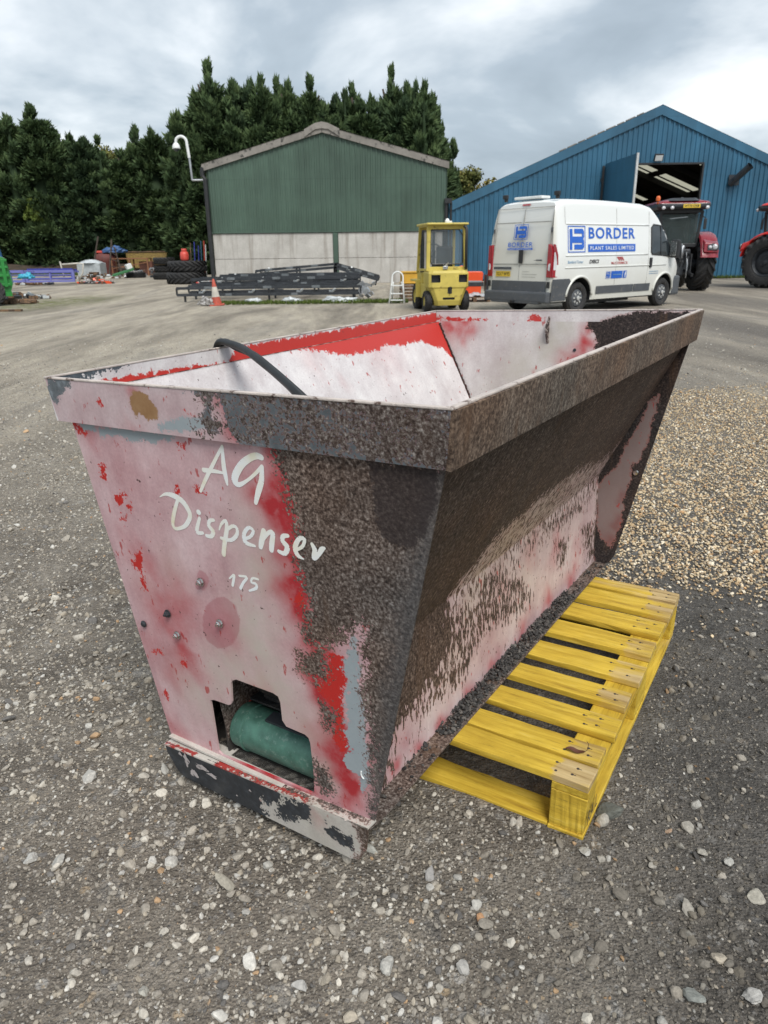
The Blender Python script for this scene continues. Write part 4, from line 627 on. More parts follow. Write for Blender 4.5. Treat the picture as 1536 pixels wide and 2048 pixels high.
def trunk_mesh(name,H,r0,seed,limbs=5):
    mb=MB(); r=random.Random(seed); pts=[(r.uniform(-.1,.1)*k,r.uniform(-.1,.1)*k,H*k/5) for k in range(6)]; mb.tube(pts,r0,n=9,r2=r0*.25)
    for i in range(limbs):
        z=H*r.uniform(.3,.8); a=r.uniform(0,6.28); l=H*r.uniform(.15,.28); mb.tube([(0,0,z),(l*.5*math.cos(a),l*.5*math.sin(a),z+l*.45),(l*math.cos(a),l*math.sin(a),z+l*.8)],r0*.35,n=6,r2=r0*.08)
    me=bpy.data.meshes.new(name); me.from_pydata(mb.v,[],mb.f); me.materials.append(M['bark']); me.shade_smooth(); return me
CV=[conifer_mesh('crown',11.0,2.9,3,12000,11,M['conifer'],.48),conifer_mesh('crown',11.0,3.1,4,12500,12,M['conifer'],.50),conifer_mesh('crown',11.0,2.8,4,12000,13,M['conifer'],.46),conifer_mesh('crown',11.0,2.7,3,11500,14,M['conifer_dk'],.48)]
TR=[trunk_mesh('trunk',10,.22,21,0),trunk_mesh('trunk',6.5,.3,22,7)]
def tree(name,label,group,x,y,z,h,w,cr_me,tr_me,rz,base=11.0):
    o=thing(name,label,'tree',(x,y,z),rz,group)
    c=link(bpy.data.objects.new('crown',cr_me),o); c.scale=(w,w,h/base)
    k=link(bpy.data.objects.new('trunk',tr_me),o); k.scale=(h/base,)*3
    return o
hx=[(-40.0,11.3,1.1),(-37.5,11.5,1.1),(-35.9,10.8,1.1),(-34.5,11.2,1.1),(-31.6,11.1,1.0),(-28.9,11.6,1.05),(-26.0,11.7,1.15),(-23.2,9.9,1.0),(-20.4,9.0,1.05),(-17.9,10.6,1.0),(-15.4,10.9,1.0),(-13.2,10.4,.95),(-30.2,10.9,1.1),(-24.6,10.4,1.1),(-19.2,9.4,1.1)]
for i,(x,h,w) in enumerate(hx):
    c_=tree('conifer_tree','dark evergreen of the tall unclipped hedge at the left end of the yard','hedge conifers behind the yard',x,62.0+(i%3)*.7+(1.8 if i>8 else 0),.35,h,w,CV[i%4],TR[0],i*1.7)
tx=[(-10.8,11.3,1.15),(-9.0,11.6,1.1),(-6.0,11.2,1.2),(-4.0,11.0,1.2),(-1.0,11.2,1.1),(1.4,11.8,1.0),(2.8,11.4,.95),(-12.9,11.9,.95),(-11.7,13.9,.9),(-9.9,13.6,.85),(-8.1,13.4,.8),(-6.4,13.3,.8),(-4.7,12.7,.8),(-3.3,12.4,.8),(-1.9,13.2,.72),(-.4,11.8,.8),(.9,13.9,.66),(2.1,13.7,.66),(3.2,12.9,.72),(4.3,10.4,.6),(-7.2,12.5,1.0),(-5.2,11.8,1.0),(-2.6,11.5,1.0),(.3,11.9,1.0)]
tx=[(x,h*(.97 if h>13 else 1.0),w*1.05) for x,h,w in tx]
for i,(x,h,w) in enumerate(tx):
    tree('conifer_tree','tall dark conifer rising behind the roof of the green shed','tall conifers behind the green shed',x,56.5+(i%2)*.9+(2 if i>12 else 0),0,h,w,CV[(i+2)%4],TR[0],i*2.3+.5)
BV=[broad_mesh('crown',10,3.6,5200,31,M['broadleaf']),broad_mesh('crown',10,3.2,4800,32,M['broadleaf'])]
for i,(x,y,h,w,lab) in enumerate([(-30.2,74,12.4,1.1,'yellowing broadleaf tree showing over the hedge, leftmost'),(-26.2,75,12.6,1.1,'yellow green broadleaf tree showing over the lowest dip of the hedge'),(-22.3,74,12.0,1.0,'autumn broadleaf tree over the hedge, nearest to the tall conifers'),(6.9,62,8.6,.9,'round olive broadleaf tree filling the gap between the two buildings'),(4.6,61,7.0,.8,'darker small broadleaf tree close to the right end of the green shed')]):
    tree('broadleaf_tree',lab,None,x,y,0,h,w,BV[i%2],TR[1],i*1.9,10.0)
# climber on the hedge
r_=np.random.RandomState(5)
t=thing('climbing_plant','yellow green creeper climbing the dark hedge on the left','climber',(-26.4,59.5,1.0))
me=broad_mesh('foliage',5.2,1.2,1700,77,M['ivy'],.26); fo_=link(bpy.data.objects.new('foliage',me),t); fo_.scale=(.75,.5,1.05)
mb=MB(); mb.tube([(0,1.3,-.5),(.1,1.3,1.4),(-.2,.9,3)],.03,n=6,r2=.02); mb.build('stem',M['bark'],t)
# earth bank below the hedge
xs=np.linspace(-46,-7,60); prof=[(56.8,-.02),(58.2,.38),(59.6,.72),(61.5,.85),(66,.8),(70,-.02)]; V=[];Fq=[]
for i,x in enumerate(xs):
    for y,z in prof: V.append((x,y+.3*math.sin(x*1.3)+.2*math.sin(x*3.1+y),z*(1+.18*math.sin(x*.9+y))*(1 if x<-10 else max(0,(-7-x)/3))-.01))
for i in range(len(xs)-1):
    for j in range(len(prof)-1): a=i*len(prof)+j; Fq.append((a,a+1,a+1+len(prof),a+len(prof)))
bk=meshobj('earth_bank',V,Fq,smat('earth',(.060,.042,.028),.95,var=.45,scale=1.5,c2=(.03,.028,.02),thr=.55,bmp=.4),None,True); tag(bk,kind='structure')
# ------------------------------------------------------------------ wheels
def tyre_mb(Ro,Ri,w,lugs=0,n=48,axis='X',lug_h=.05,lug_w=.09):
    mb=MB(); h=w/2; k=Ro-lug_h if lugs else Ro
    prof=[(Ri,-h*.72),(Ri+.02,-h*.86),(Ri+(k-Ri)*.4,-h*1.0),(Ri+(k-Ri)*.78,-h*.97),(k-.03,-h*.80),(k,-h*.55),(k+.004,0),(k,h*.55),(k-.03,h*.80),(Ri+(k-Ri)*.78,h*.97),(Ri+(k-Ri)*.4,h*1.0),(Ri+.02,h*.86),(Ri,h*.72),(Ri+.01,0)]
    mb.lathe(prof,n,axis=axis,closed=True)
    for i in range(lugs):
        for s in (-1,1):
            a0=2*math.pi*(i+(.5 if s>0 else 0))/lugs; segs=5; vs=[]
            sweep=2*math.pi/lugs*1.35
            for q in range(segs+1):
                f=q/segs; a=a0+sweep*f; x=s*(h*.06+(h*1.0-h*.06)*f); rt=Ro-(.05*max(0,f-.75)/.25)*1.2; rb_=k-.02-(.10*max(0,f-.75)/.25); da=lug_w/2/Ro
                for (rr,aa) in ((rb_,a-da*1.2),(rt,a-da),(rt,a+da),(rb_,a+da*1.2)):
                    vs.append((x,rr*math.cos(aa),rr*math.sin(aa)) if axis=='X' else (rr*math.cos(aa),rr*math.sin(aa),x))
            fs=[]
            for q in range(segs):
                for j in range(3): fs.append((q*4+j,q*4+j+1,(q+1)*4+j+1,(q+1)*4+j))
            fs.append((segs*4,segs*4+1,segs*4+2,segs*4+3)); fs.append((3,2,1,0)); mb.add(vs,fs)
    return mb
def rim_mb(Ri,w,dish=.05,holes=5,hub=.07,side=1):
    mb=MB(); h=w/2*.8*side
    mb.lathe([(Ri,-h),(Ri+.005,-h*.9),(Ri*.93,-h*.6),(Ri*.93,h*.6),(Ri+.005,h*.9),(Ri,h),(Ri*.95,h),(Ri*.88,h*.75),(Ri*.84,h*.5),(Ri*.72,h*.62),(Ri*.55,h*.72),(Ri*.4,h*.70),(hub,h*.75),(hub*.9,h*.95),(0,h*.97)],36,axis='X')
    for i in range(holes):
        a=6.283*i/holes; mb.lathe([(.0,h*.98*1.0),(.012,h*.9),(.012,h*.7)],8,axis='X',c=(0,Ri*.35*math.cos(a),Ri*.35*math.sin(a)))
    return mb
# ------------------------------------------------------------------ van
M['van_white']=smat('van_white_paint',(.66,.68,.66),.28,var=.05,scale=1.2,coat=.5)
def dirtywhite():
    m,nt,b=newmat('van_dusty_white'); v=objc(nt); s=N(nt,'ShaderNodeSeparateXYZ'); LK(nt,v,s.inputs[0]); n=noise(nt,v,2.5,6,.6)
    f=ramp(nt,mth(nt,'ADD',mth(nt,'MULTIPLY',s.outputs[2],.42),mth(nt,'MULTIPLY',n,.30)),[(.22,(1,1,1)),(.75,(.05,.05,.05))]); rear=ramp(nt,mth(nt,'MULTIPLY',s.outputs[0],2.0),[(.12,(.75,.75,.75)),(.35,(0,0,0))])
    f=mth(nt,'MAXIMUM',mth(nt,'MULTIPLY',f,.75),rear)
    LK(nt,mixc(nt,f,(.76,.78,.77),(.52,.505,.43)),b.inputs['Base Color']); LK(nt,ramp(nt,f,[(0,(.22,.22,.22)),(1,(.5,.5,.5))]),b.inputs['Roughness']); b.inputs['Coat Weight'].default_value=.3; return m
M['van_body']=dirtywhite()
M['van_grey']=smat('van_grey_plastic',(.075,.082,.092),.55,var=.15,scale=4,c2=(.14,.135,.125),thr=.62)
M['seam']=smat('panel_gap',(.27,.27,.25),.7)
M['logo_blue']=smat('blue_vinyl',(.015,.115,.52),.35,var=.08)
M['logo_white']=smat('white_vinyl',(.72,.74,.75),.35,var=.04)
M['logo_red']=smat('red_vinyl',(.42,.06,.06),.4); M['logo_black']=smat('black_vinyl',(.02,.02,.022),.4); M['logo_pale']=smat('pale_blue_vinyl',(.16,.30,.45),.4)
M['plate_yellow']=smat('plate_yellow',(.72,.50,.05),.4,var=.06); M['red_lens']=smat('red_lens',(.30,.012,.02),.15,coat=.6); M['clear_lens']=smat('clear_lens',(.62,.62,.64),.1,coat=.6)
M['glass_dk']=glassmat('dark_window_glass',(.02,.026,.03))
def vmerge(me):
    bm=bmesh.new(); bm.from_mesh(me); bmesh.ops.remove_doubles(bm,verts=bm.verts,dist=1e-5); bmesh.ops.recalc_face_normals(bm,faces=bm.faces); bm.to_mesh(me); bm.free()
t=thing('panel_van','white high roofed panel van with blue company lettering parked in front of the blue workshop','van',(3.24,17.98,0),.65)
van=t
Lv=5.36
def v_half(z):
    return float(np.interp(z,[.28,.45,.9,1.25,1.7,2.1,2.38],[.985,1.0,1.025,1.02,.975,.925,.885]))
def v_top(x): return float(np.interp(x,[0,.25,.8,2.0,3.4,3.75,4.0,4.3,4.62,4.85,5.1,5.28,5.36],[2.47,2.52,2.54,2.54,2.50,2.44,2.28,1.98,1.60,1.36,1.20,1.05,.86]))
def v_sec(x):
    """outline (y,z) of the body at station x, right side bottom to roof centre"""
    zt=v_top(x); pts=[]; zs=[.30,.42,.62,.9,1.12,1.25,1.45,1.7,1.95,2.15,2.3]
    nar=float(np.interp(x,[0,4.3,4.9,5.2,5.36],[1,1,.955,.86,.66]))
    z_sh=zt-.16
    for k,z in enumerate(zs):
        zz=.30+(z-.30)/(2.3-.30)*(z_sh-.30); pts.append((v_half(zz)*nar,zz))
    w=pts[-1][0]
    for a in (20,42,62,80): pts.append((w-.16+.16*math.cos(R(a)),z_sh+.135*math.sin(R(a))))
    pts.append((w*.5,zt-.006)); pts.append((0,zt)); return pts
def v_lean(z): return float(np.interp(z,[.3,.6,1.2,1.9,2.3,2.5],[0,0,.02,.06,.13,.24]))
st=[0,.03,.10,.3,.7,1.2,1.8,2.4,3.0,3.4,3.6,3.75,3.9,4.05,4.2,4.4,4.55,4.7,4.85,4.98,5.1,5.2,5.28,5.34,5.36]
mb=MB(); rings=[]
for x in st:
    s=v_sec(max(x,0)); ins=1-.035*max(0,(.10-x)/.10)**2
    ring=[(x+v_lean(z)*max(0,1-x/1.0),-y*ins,z if z<2.2 else z-(1-ins)*.5) for y,z in s]; ring+=[(p[0],-p[1],p[2]) for p in ring[-2::-1]]; rings.append(ring)
n=len(rings[0]); vs=[p for r in rings for p in r]; fs=[]
for i in range(len(st)-1):
    for j in range(n-1): fs.append((i*n+j,i*n+j+1,(i+1)*n+j+1,(i+1)*n+j))
    fs.append((i*n+n-1,i*n,(i+1)*n,(i+1)*n+n-1))
mb.add(vs,fs); mb.add(rings[0],[tuple(range(n))]); mb.add(rings[-1],[tuple(range(n-1,-1,-1))])
body=mb.build('body',M['van_body'],t)
WX=(1.0,4.45); WR=.355
cut=MB()
for x in WX: cut.lathe([(0,-1.3),(.445,-1.3),(.445,-.70),(0,-.70)],40,axis='Y',c=(x,0,.37)); 
for x in WX: cut.lathe([(0,1.3),(.445,1.3),(.445,.70),(0,.70)],40,axis='Y',c=(x,0,.37))
def bool_cut(o,cmb,cm=None):
    c=cmb.build('cut',M['black'],o.parent); vmerge(c.data); vmerge(o.data); bpy.context.view_layer.update(); md=o.modifiers.new('b','BOOLEAN'); md.object=c; md.operation='DIFFERENCE'; md.solver='EXACT'; bpy.context.view_layer.update()
    try: md.material_mode='TRANSFER'
    except Exception: pass
    dg=bpy.context.evaluated_depsgraph_get(); me=bpy.data.meshes.new_from_object(o.evaluated_get(dg)); o.modifiers.clear(); old=o.data; o.data=me; me.name=o.name; bpy.data.objects.remove(c)
bool_cut(body,cut)
for p in body.data.polygons: p.use_smooth=True
body.data.set_sharp_from_angle(angle=R(32))
def side(x,z,off=.004):
    nar=float(np.interp(x,[0,4.3,4.9,5.2,5.36],[1,1,.955,.86,.66])); zt=v_top(x)-.16
    s=v_sec(x); zz=[q[1] for q in s]; yy=[q[0] for q in s]; return (x+v_lean(z)*max(0,1-x/1.0)*.0,-(float(np.interp(z,zz,yy))+off),z)
def rear(y,z,off=.005): return (v_lean(z)-off,y,z)
S=lambda o=.004: (lambda u,v: side(u,v,o)); RR=lambda o=.005: (lambda u,v: rear(u,v,o))
def rect(x0,y0,x1,y1): return [(x0,y0),(x1,y0),(x1,y1),(x0,y1)]
# side trim strips and bumpers
decal('lower_trim',[rect(1.62,.42,3.10,.60)],S(.012),M['van_grey'],t,.15); decal('lower_trim',[rect(3.12,.42,3.82,.60)],S(.012),M['van_grey'],t,.15)
decal('rear_side_trim',[[(.0,.32),(.52,.32),(.60,.62),(.66,.74),(.60,.80),(.0,.80)]],S(.014),M['van_grey'],t,.12)
mb=MB(); mb.box((-.035,0,.40),(.20,1.98,.24),bev=.04); mb.box((-.06,0,.30),(.14,1.5,.10),bev=.02); mb.build('rear_bumper',M['van_grey'],t)
mb=MB(); mb.box((5.28,0,.42),(.36,1.72,.34),bev=.10); mb.box((5.14,-.86,.50),(.40,.14,.50),bev=.06); mb.box((5.14,.86,.50),(.40,.14,.50),bev=.06); mb.build('front_bumper',M['van_grey'],t)
decal('rear_lower_panel',[rect(-.86,.50,.86,.75)],RR(.012),M['van_grey'],t,.2)
decal('door_seam',[rect(-.004,.76,.004,2.34)],RR(.005),M['seam'],t,.1)
for y in (-.86,.86): decal('door_seam',[rect(y-.005,.76,y+.005,2.33)],RR(.005),M['seam'],t,.1)
decal('door_seam',[rect(-.87,2.335,.87,2.35)],RR(.008),M['seam'],t,.1)
for z,y0,y1 in ((2.02,-.84,-.05),(2.02,.05,.84),(1.11,-.84,-.05),(1.11,.05,.84)): decal('swage_line',[rect(y0,z,y1,z+.022)],RR(.007),M['seam'],t,.2)
for x,z0,z1 in ((2.32,.44,2.34),(3.64,.44,2.3),(.42,1.98,2.33)): decal('door_seam',[rect(x-.005,z0,x+.005,z1)],S(.006),M['seam'],t,.12)
for z,x0,x1 in ((1.98,.45,3.62),(1.04,.42,4.45),(1.30,.42,3.6)): 
    mb=MB(); pts=[side(x,z,.006) for x in np.linspace(x0,x1,14)]; mb.tube(pts,.013,n=6); mb.build('swage_line',M['van_body'],t,smooth=True)
for x in WX:   # pressed wheel arch lips
    mb=MB(); mb.tube([side(x+.47*math.cos(a),.37+.47*math.sin(a),.012) for a in np.linspace(R(4),R(176),22)],.028,n=8); mb.build('wheel_arch',M['van_body'],t,smooth=True)
# side door window, mirror, handle
wp=[(3.78,1.30),(4.60,1.24),(4.70,1.30),(4.34,1.86),(4.20,1.97),(3.82,2.00),(3.73,1.93),(3.74,1.36)]
decal('side_window',[wp],S(.010),M['glass_dk'],t,.12)
mb=MB(); mb.tube([side(*p,.012) for p in wp+[wp[0]]],.016,n=6); mb.build('window_seal',M['black'],t); mb=MB(); mb.tube([side(4.16,1.28,.014),side(4.12,1.97,.014)],.014,n=6); mb.build('window_seal',M['black'],t)
mb=MB(); mb.box((4.62,-1.13,1.42),(.16,.22,.44),bev=.05); mb.tube([(4.60,-.98,1.3),(4.62,-1.1,1.3)],.04); mir=mb.build('door_mirror',M['black'],t)
mb=MB(); mb.box((4.53,-1.13,1.42),(.012,.17,.34),bev=.004); mb.build('mirror_glass',M['chrome'],mir)
mb=MB(); mb.box(side(3.74,1.10,.012),(.10,.04,.24),bev=.018); mb.build('door_handle',M['black'],t)
mb=MB(); mb.box((v_lean(1.28)-.02,-.04,1.29),(.04,.12,.30),bev=.02); mb.build('rear_door_handle',M['black'],t)
mb=MB(); mb.prism([(4.02,2.27),(4.32,1.97),(4.62,1.62),(4.60,1.58),(4.28,1.93),(3.98,2.24)],'Y',-.80,.80); mb.build('windscreen',M['glass_dk'],t)
for s in (-1,1):  # rear lamps
    pl=[(s*.855,.84),(s*.985,.84),(s*1.00,1.1),(s*.99,1.42),(s*.955,1.52),(s*.865,1.56)]
    mb=MB(); mb.prism([(y,z) for y,z in pl],'X',-.022,.22); lamp=mb.build('tail_light',M['red_lens'],t,bevel=.01)
    decal('reversing_lamp',[[(s*.90,1.0),(s*.955,.98),(s*.965,1.2),(s*.93,1.25),(s*.925,1.36),(s*.90,1.36)]],RR(.04),M['clear_lens'],lamp,None)
    mb=MB(); mb.prism([(0.0,.84),(.16,.84),(.19,1.05),(.16,1.32),(.06,1.54),(.02,1.55)],'Y',s*.98,s*1.022); mb.build('tail_light_side',M['red_lens'],lamp)
    decal('lamp_window',[[(.02,1.0),(.11,1.0),(.13,1.15),(.10,1.28),(.05,1.38),(.02,1.38)]],(lambda s: (lambda u,v:(u,s*1.026,v)))(s),M['clear_lens'],lamp)
    mb=MB(); mb.box((.16,s*.885,2.0),(.03,.05,.12),bev=.01); mb.box((.06,s*.885,1.86),(.03,.05,.10),bev=.01); mb.build('hinge',M['van_grey'],t)
    mb=MB(); mb.box((.30,s*.78,2.56),(.07,.07,.10),bev=.015); mb.box((.28,s*.78,2.62),(.08,.13,.09),bev=.015); mb.build('work_lamp',M['black'],t)
mb=MB(); mb.box((.50,.15,2.575),(.30,.85,.06),bev=.02); mb.build('roof_vent',M['white'],t)
decal('brake_light',[rect(-.11,2.395,.13,2.43)],lambda u,v:(v_lean(v)-.02,u,v),M['red_lens'],t)
decal('plate_lamp_strip',[rect(.22,1.00,.80,1.06)],RR(.03),M['van_grey'],t)
pl=decal('number_plate',[rect(.26,.84,.74,.965)],RR(.012),M['plate_yellow'],t)
text('plate_text','YG17 WYS',.72,.860,-.44,.085,RR(.018),M['logo_black'],pl,bold=.01)
mb=MB(); mb.bar((-.05,0,.30),(-.22,0,.28),.07,.05); mb.lathe([(0,.06),(.03,.05),(.035,.03),(.02,0)],10,c=(-.22,0,.28)); mb.build('tow_ball',M['black'],t)
for s in (-.93,.93): mb=MB(); mb.box((-.02,s,.68),(.05,.06,.14),bev=.01); mb.build('reflector_block',M['black'],t)
def emblem(name,x0,z0,w,h,fn,fn2,par,flip=False):
    """framed block letter emblem: outlined square with a solid mark split by white channels"""
    X=(lambda a:x0+a*w) if not flip else (lambda a:x0-a*w); Z=lambda a:z0+a*h
    def P(l): return [(X(a),Z(b_)) for a,b_ in l]
    g=bpy.data.objects.new(name,None); link(g,par)
    fr=.035
    for q in (rect(0,0,1,fr),rect(0,1-fr,1,1),rect(0,fr,fr,1-fr),rect(1-fr,fr,1,1-fr)): decal('emblem_frame',[P(q)],fn,M['logo_blue'],g)
    out=[(.10,.10),(.24,.10),(.24,.36),(.80,.36),(.80,.30),(.36,.30),(.36,.11),(.84,.11),(.92,.20),(.92,.44),(.87,.51),(.92,.58),(.92,.80),(.84,.89),(.36,.89),(.36,.71),(.80,.71),(.80,.60),(.26,.60),(.26,.88),(.10,.88)]
    decal('emblem_mark',[P(out)],fn,M['logo_blue'],g)
lg=thing  # (parts only below)
emblem('emblem',.50,1.37,.62,.57,S(.010),S(.012),t)
text('company_name','BORDER',1.24,1.665,1.80,.25,S(.010),M['logo_blue'],t,bold=.022,space=1.15)
bar_=decal('name_bar',[rect(1.22,1.375,3.06,1.545)],S(.010),M['logo_blue'],t,.2)
text('company_line','PLANT SALES LIMITED',1.29,1.418,1.70,.085,S(.016),M['logo_white'],bar_,bold=.012,space=1.2)
text('brand_mark','Bomford Turner',.50,1.13,.56,.065,S(.008),M['logo_pale'],t,bold=.01,shear=.3)
text('brand_mark','DIECI',1.28,1.12,.36,.085,S(.008),M['logo_black'],t,bold=.035,shear=.2)
text('brand_mark','McCORMICK',2.12,1.085,.66,.06,S(.008),M['logo_red'],t,bold=.01)
for k in range(3): decal('brand_chevron',[[(2.32+k*.08,1.255),(2.39+k*.08,1.255),(2.47+k*.08,1.165),(2.43+k*.08,1.165)]],S(.008),M['logo_red'],t)
emblem('small_emblem',1.95,.76,.17,.17,S(.008),S(.010),t)
wb=decal('web_bar',[rect(2.15,.76,2.60,.93)],S(.008),M['logo_blue'],t,.2); decal('web_text',[rect(2.22,.84,2.53,.858)],S(.013),M['logo_pale'],wb)
fb=decal('social_badge',[rect(2.63,.76,2.77,.93)],S(.008),M['logo_blue'],t); text('badge_letter','f',2.68,.77,.07,.145,S(.013),M['logo_white'],fb,bold=.03)
for k in range(2): decal('small_print',[rect(3.72,.88-.05*k,4.12,.892-.05*k)],S(.008),M['logo_pale'],t)
emblem('rear_emblem',.24,1.66,.42,.33,RR(.010),RR(.012),t,flip=True)
text('rear_company_name','BORDER',.40,1.50,-.76,.105,RR(.010),M['logo_blue'],t,bold=.015,space=1.1)
rb_=decal('rear_name_bar',[rect(-.37,1.435,.41,1.48)],RR(.010),M['logo_blue'],t); text('rear_company_line','PLANT SALES LIMITED',.38,1.444,-.72,.026,RR(.015),M['logo_white'],rb_)
for k,w_ in enumerate((.22,.46,.42)): decal('contact_line',[rect(-.10-w_,.955-k*.06,-.10,.963-k*.06)],RR(.008),M['seam'],t)
decal('model_badge',[rect(-.68,1.195,-.50,1.225),rect(-.50,1.2,-.44,1.21)],RR(.008),M['van_grey'],t)
for x in WX:
    for s in (-1,1):
        w=bpy.data.objects.new('wheel',None); link(w,t); w.location=(x,s*.885,WR); w.rotation_euler=(0,0,R(90)*(-1 if s<0 else 1))
        o=tyre_mb(WR,.205,.22).build('tyre',M['rubber'],w,autosm=40)
        mb=MB(); mb.lathe([(.205,-.08),(.20,.05),(.185,.085),(.155,.07),(.13,.085),(.07,.095),(.06,.115),(0,.12)],30,axis='X'); mb.build('rim',M['van_grey'],w,smooth=True)
        mb=MB()
        for k in range(8):
            a=6.283*k/8; mb.box((.088,.118*math.cos(a),.118*math.sin(a)),(.02,.055,.035),rot=Matrix.Rotation(a,3,'X'),bev=.006)
        mb.lathe([(.055,.10),(.05,.125),(0,.13)],16,axis='X'); mb.build('wheel_trim',M['alu'],w)
# dark underside
mb=MB(); mb.box((2.7,0,.32),(5.0,1.7,.12)); mb.bar((1.0,-.8,.34),(1.0,.8,.34),.1,.1); mb.bar((1.6,-.5,.24),(3.6,-.5,.24),.12,.12); mb.build('underbody',M['black'],t)
# ------------------------------------------------------------------ forklift (seen from behind)
M['yellow']=smat('forklift_yellow',(.52,.42,.09),.5,var=.14,scale=3,c2=(.22,.16,.05),thr=.61,bmp=.1)
t=thing('forklift','old yellow forklift with a glazed cab seen from behind beside the van','forklift',(1.66,18.55,0),R(9))
mb=MB(); # counterweight: chamfered block narrowing to the ground
def loft(mb,secs):
    n=len(secs[0]); vs=[p for s in secs for p in s]; fs=[(i*n+j,i*n+(j+1)%n,(i+1)*n+(j+1)%n,(i+1)*n+j) for i in range(len(secs)-1) for j in range(n)]
    fs.append(tuple(range(n-1,-1,-1))); fs.append(tuple((len(secs)-1)*n+j for j in range(n))); mb.add(vs,fs)
def rr(w,y0,y1,z,c=.08): return [(-w+c,y0,z),(w-c,y0,z),(w,y0+c,z),(w,y1,z),(-w,y1,z),(-w,y0+c,z)]
loft(mb,[rr(.33,.06,.6,.16),rr(.36,.02,.6,.28),rr(.46,.0,.6,.56),rr(.50,-.02,.6,.60),rr(.50,-.02,.6,.92),rr(.47,.03,.6,.985),rr(.42,.10,.6,1.0)])
cw=mb.build('counterweight',M['yellow'],t,bevel=.012)
cutm=MB(); cutm.box((-.335,-.02,.80),(.22,.3,.18)); cutm.box((.345,-.02,.80),(.22,.3,.18)); cutm.box((.02,-.02,.52),(.11,.12,.15)); cutm.box((.0,-.0,.33),(.30,.12,.055)); bool_cut(cw,cutm)
mb=MB(); mb.box((-.335,.10,.80),(.23,.04,.19)); mb.box((.345,.10,.80),(.23,.04,.19)); mb.box((.02,.03,.52),(.12,.04,.16)); mb.build('grille',M['black'],t)
mb=MB(); mb.tube([(.02,-.02,.60),(.02,-.02,.44)],.014,n=8); mb.box((.02,-.015,.60),(.06,.04,.02)); mb.build('tow_pin',M['black'],t)
mb=MB(); mb.box((0,1.0,.48),(.98,1.1,.36),bev=.03); mb.box((0,.62,.78),(.96,.36,.36),bev=.03); mb.box((-.40,1.3,.72),(.16,.5,.4),bev=.03); mb.box((.40,1.3,.72),(.16,.5,.4),bev=.03); mb.build('chassis',M['yellow'],t)
# cab frame
mb=MB(); F0,Rr=1.35,.22
for s in (-1,1):
    mb.bar((s*.475,Rr+.05,.97),(s*.445,Rr+.13,2.02),.075,.09); mb.bar((s*.475,F0+.15,.9),(s*.44,F0,2.02),.06,.07); mb.bar((s*.45,Rr+.1,2.02),(s*.45,F0,2.02),.06,.06); mb.bar((s*.47,Rr+.08,1.0),(s*.47,F0+.1,.98),.05,.06)
mb.bar((-.48,Rr+.06,1.02),(.48,Rr+.06,1.02),.10,.10); mb.bar((-.47,Rr+.13,1.98),(.47,Rr+.13,1.98),.08,.10); mb.bar((-.45,F0,1.98),(.45,F0,1.98),.06,.08); mb.build('cab_frame',M['yellow'],t,bevel=.008)
mb=MB(); loft(mb,[rr(.50,.18,1.45,2.02,.04),rr(.52,.16,1.47,2.04,.04),rr(.51,.17,1.46,2.075,.05)]); mb.build('cab_roof',M['yellow'],t,bevel=.008)
rw=lambda u,v: (u,Rr+.055+(v-1.0)*.075,v)
gl=glassmat('cab_glass',(.10,.12,.13),.06,alpha=.42)
po=[(-.37,1.13),(.37,1.13),(.40,1.17),(.41,1.78),(.30,1.93),(-.36,1.93),(-.40,1.88),(-.40,1.17)]
decal('rear_window',[po],rw,gl,t); mb=MB(); mb.tube([rw(*p) for p in po+[po[0]]],.017,n=6); mb.build('window_seal',M['black'],t)
decal('front_window',[[(-.40,1.0),(.40,1.0),(.40,1.9),(-.40,1.9)]],lambda u,v:(u,F0+.1-(v-1)*.1,v),gl,t)
mb=MB(); mb.box((.02,.86,1.04),(.44,.44,.12),bev=.04); mb.box((.02,.62,1.30),(.42,.12,.5),bev=.05); mb.build('seat',M['black'],t)
mb=MB(); a_=[(.17*math.cos(q),1.12+.06*math.sin(q)*1.0,1.44+.16*math.sin(q)) for q in np.linspace(0,6.283,20)]; mb.tube([(p[0]-.12,p[1],p[2]) for p in a_],.014,n=6,caps=False); mb.tube([(-.12,1.1,1.44),(-.12,1.3,1.0)],.03); mb.build('steering_wheel',M['black'],t)
mb=MB(); mb.tube([(.44,.10,1.0),(.44,.12,1.9),(.44,.16,1.96),(.38,.18,2.0)],.035,n=10); mb.build('exhaust_pipe',M['black'],t,smooth=True)
mb=MB(); mb.box((-.09,.07,1.05),(.13,.08,.09),bev=.02); mb.tube([(-.09,.1,1.09),(.0,.16,1.16)],.02); mb.build('work_lamp',M['chrome'],t)
mb=MB(); mb.lathe([(.06,0),(.06,.05),(.03,.10),(0,.11)],12,c=(.05,.5,2.075)); mb.box((.13,.5,2.10),(.07,.05,.05),bev=.01); mb.build('roof_beacon',M['white'],t)
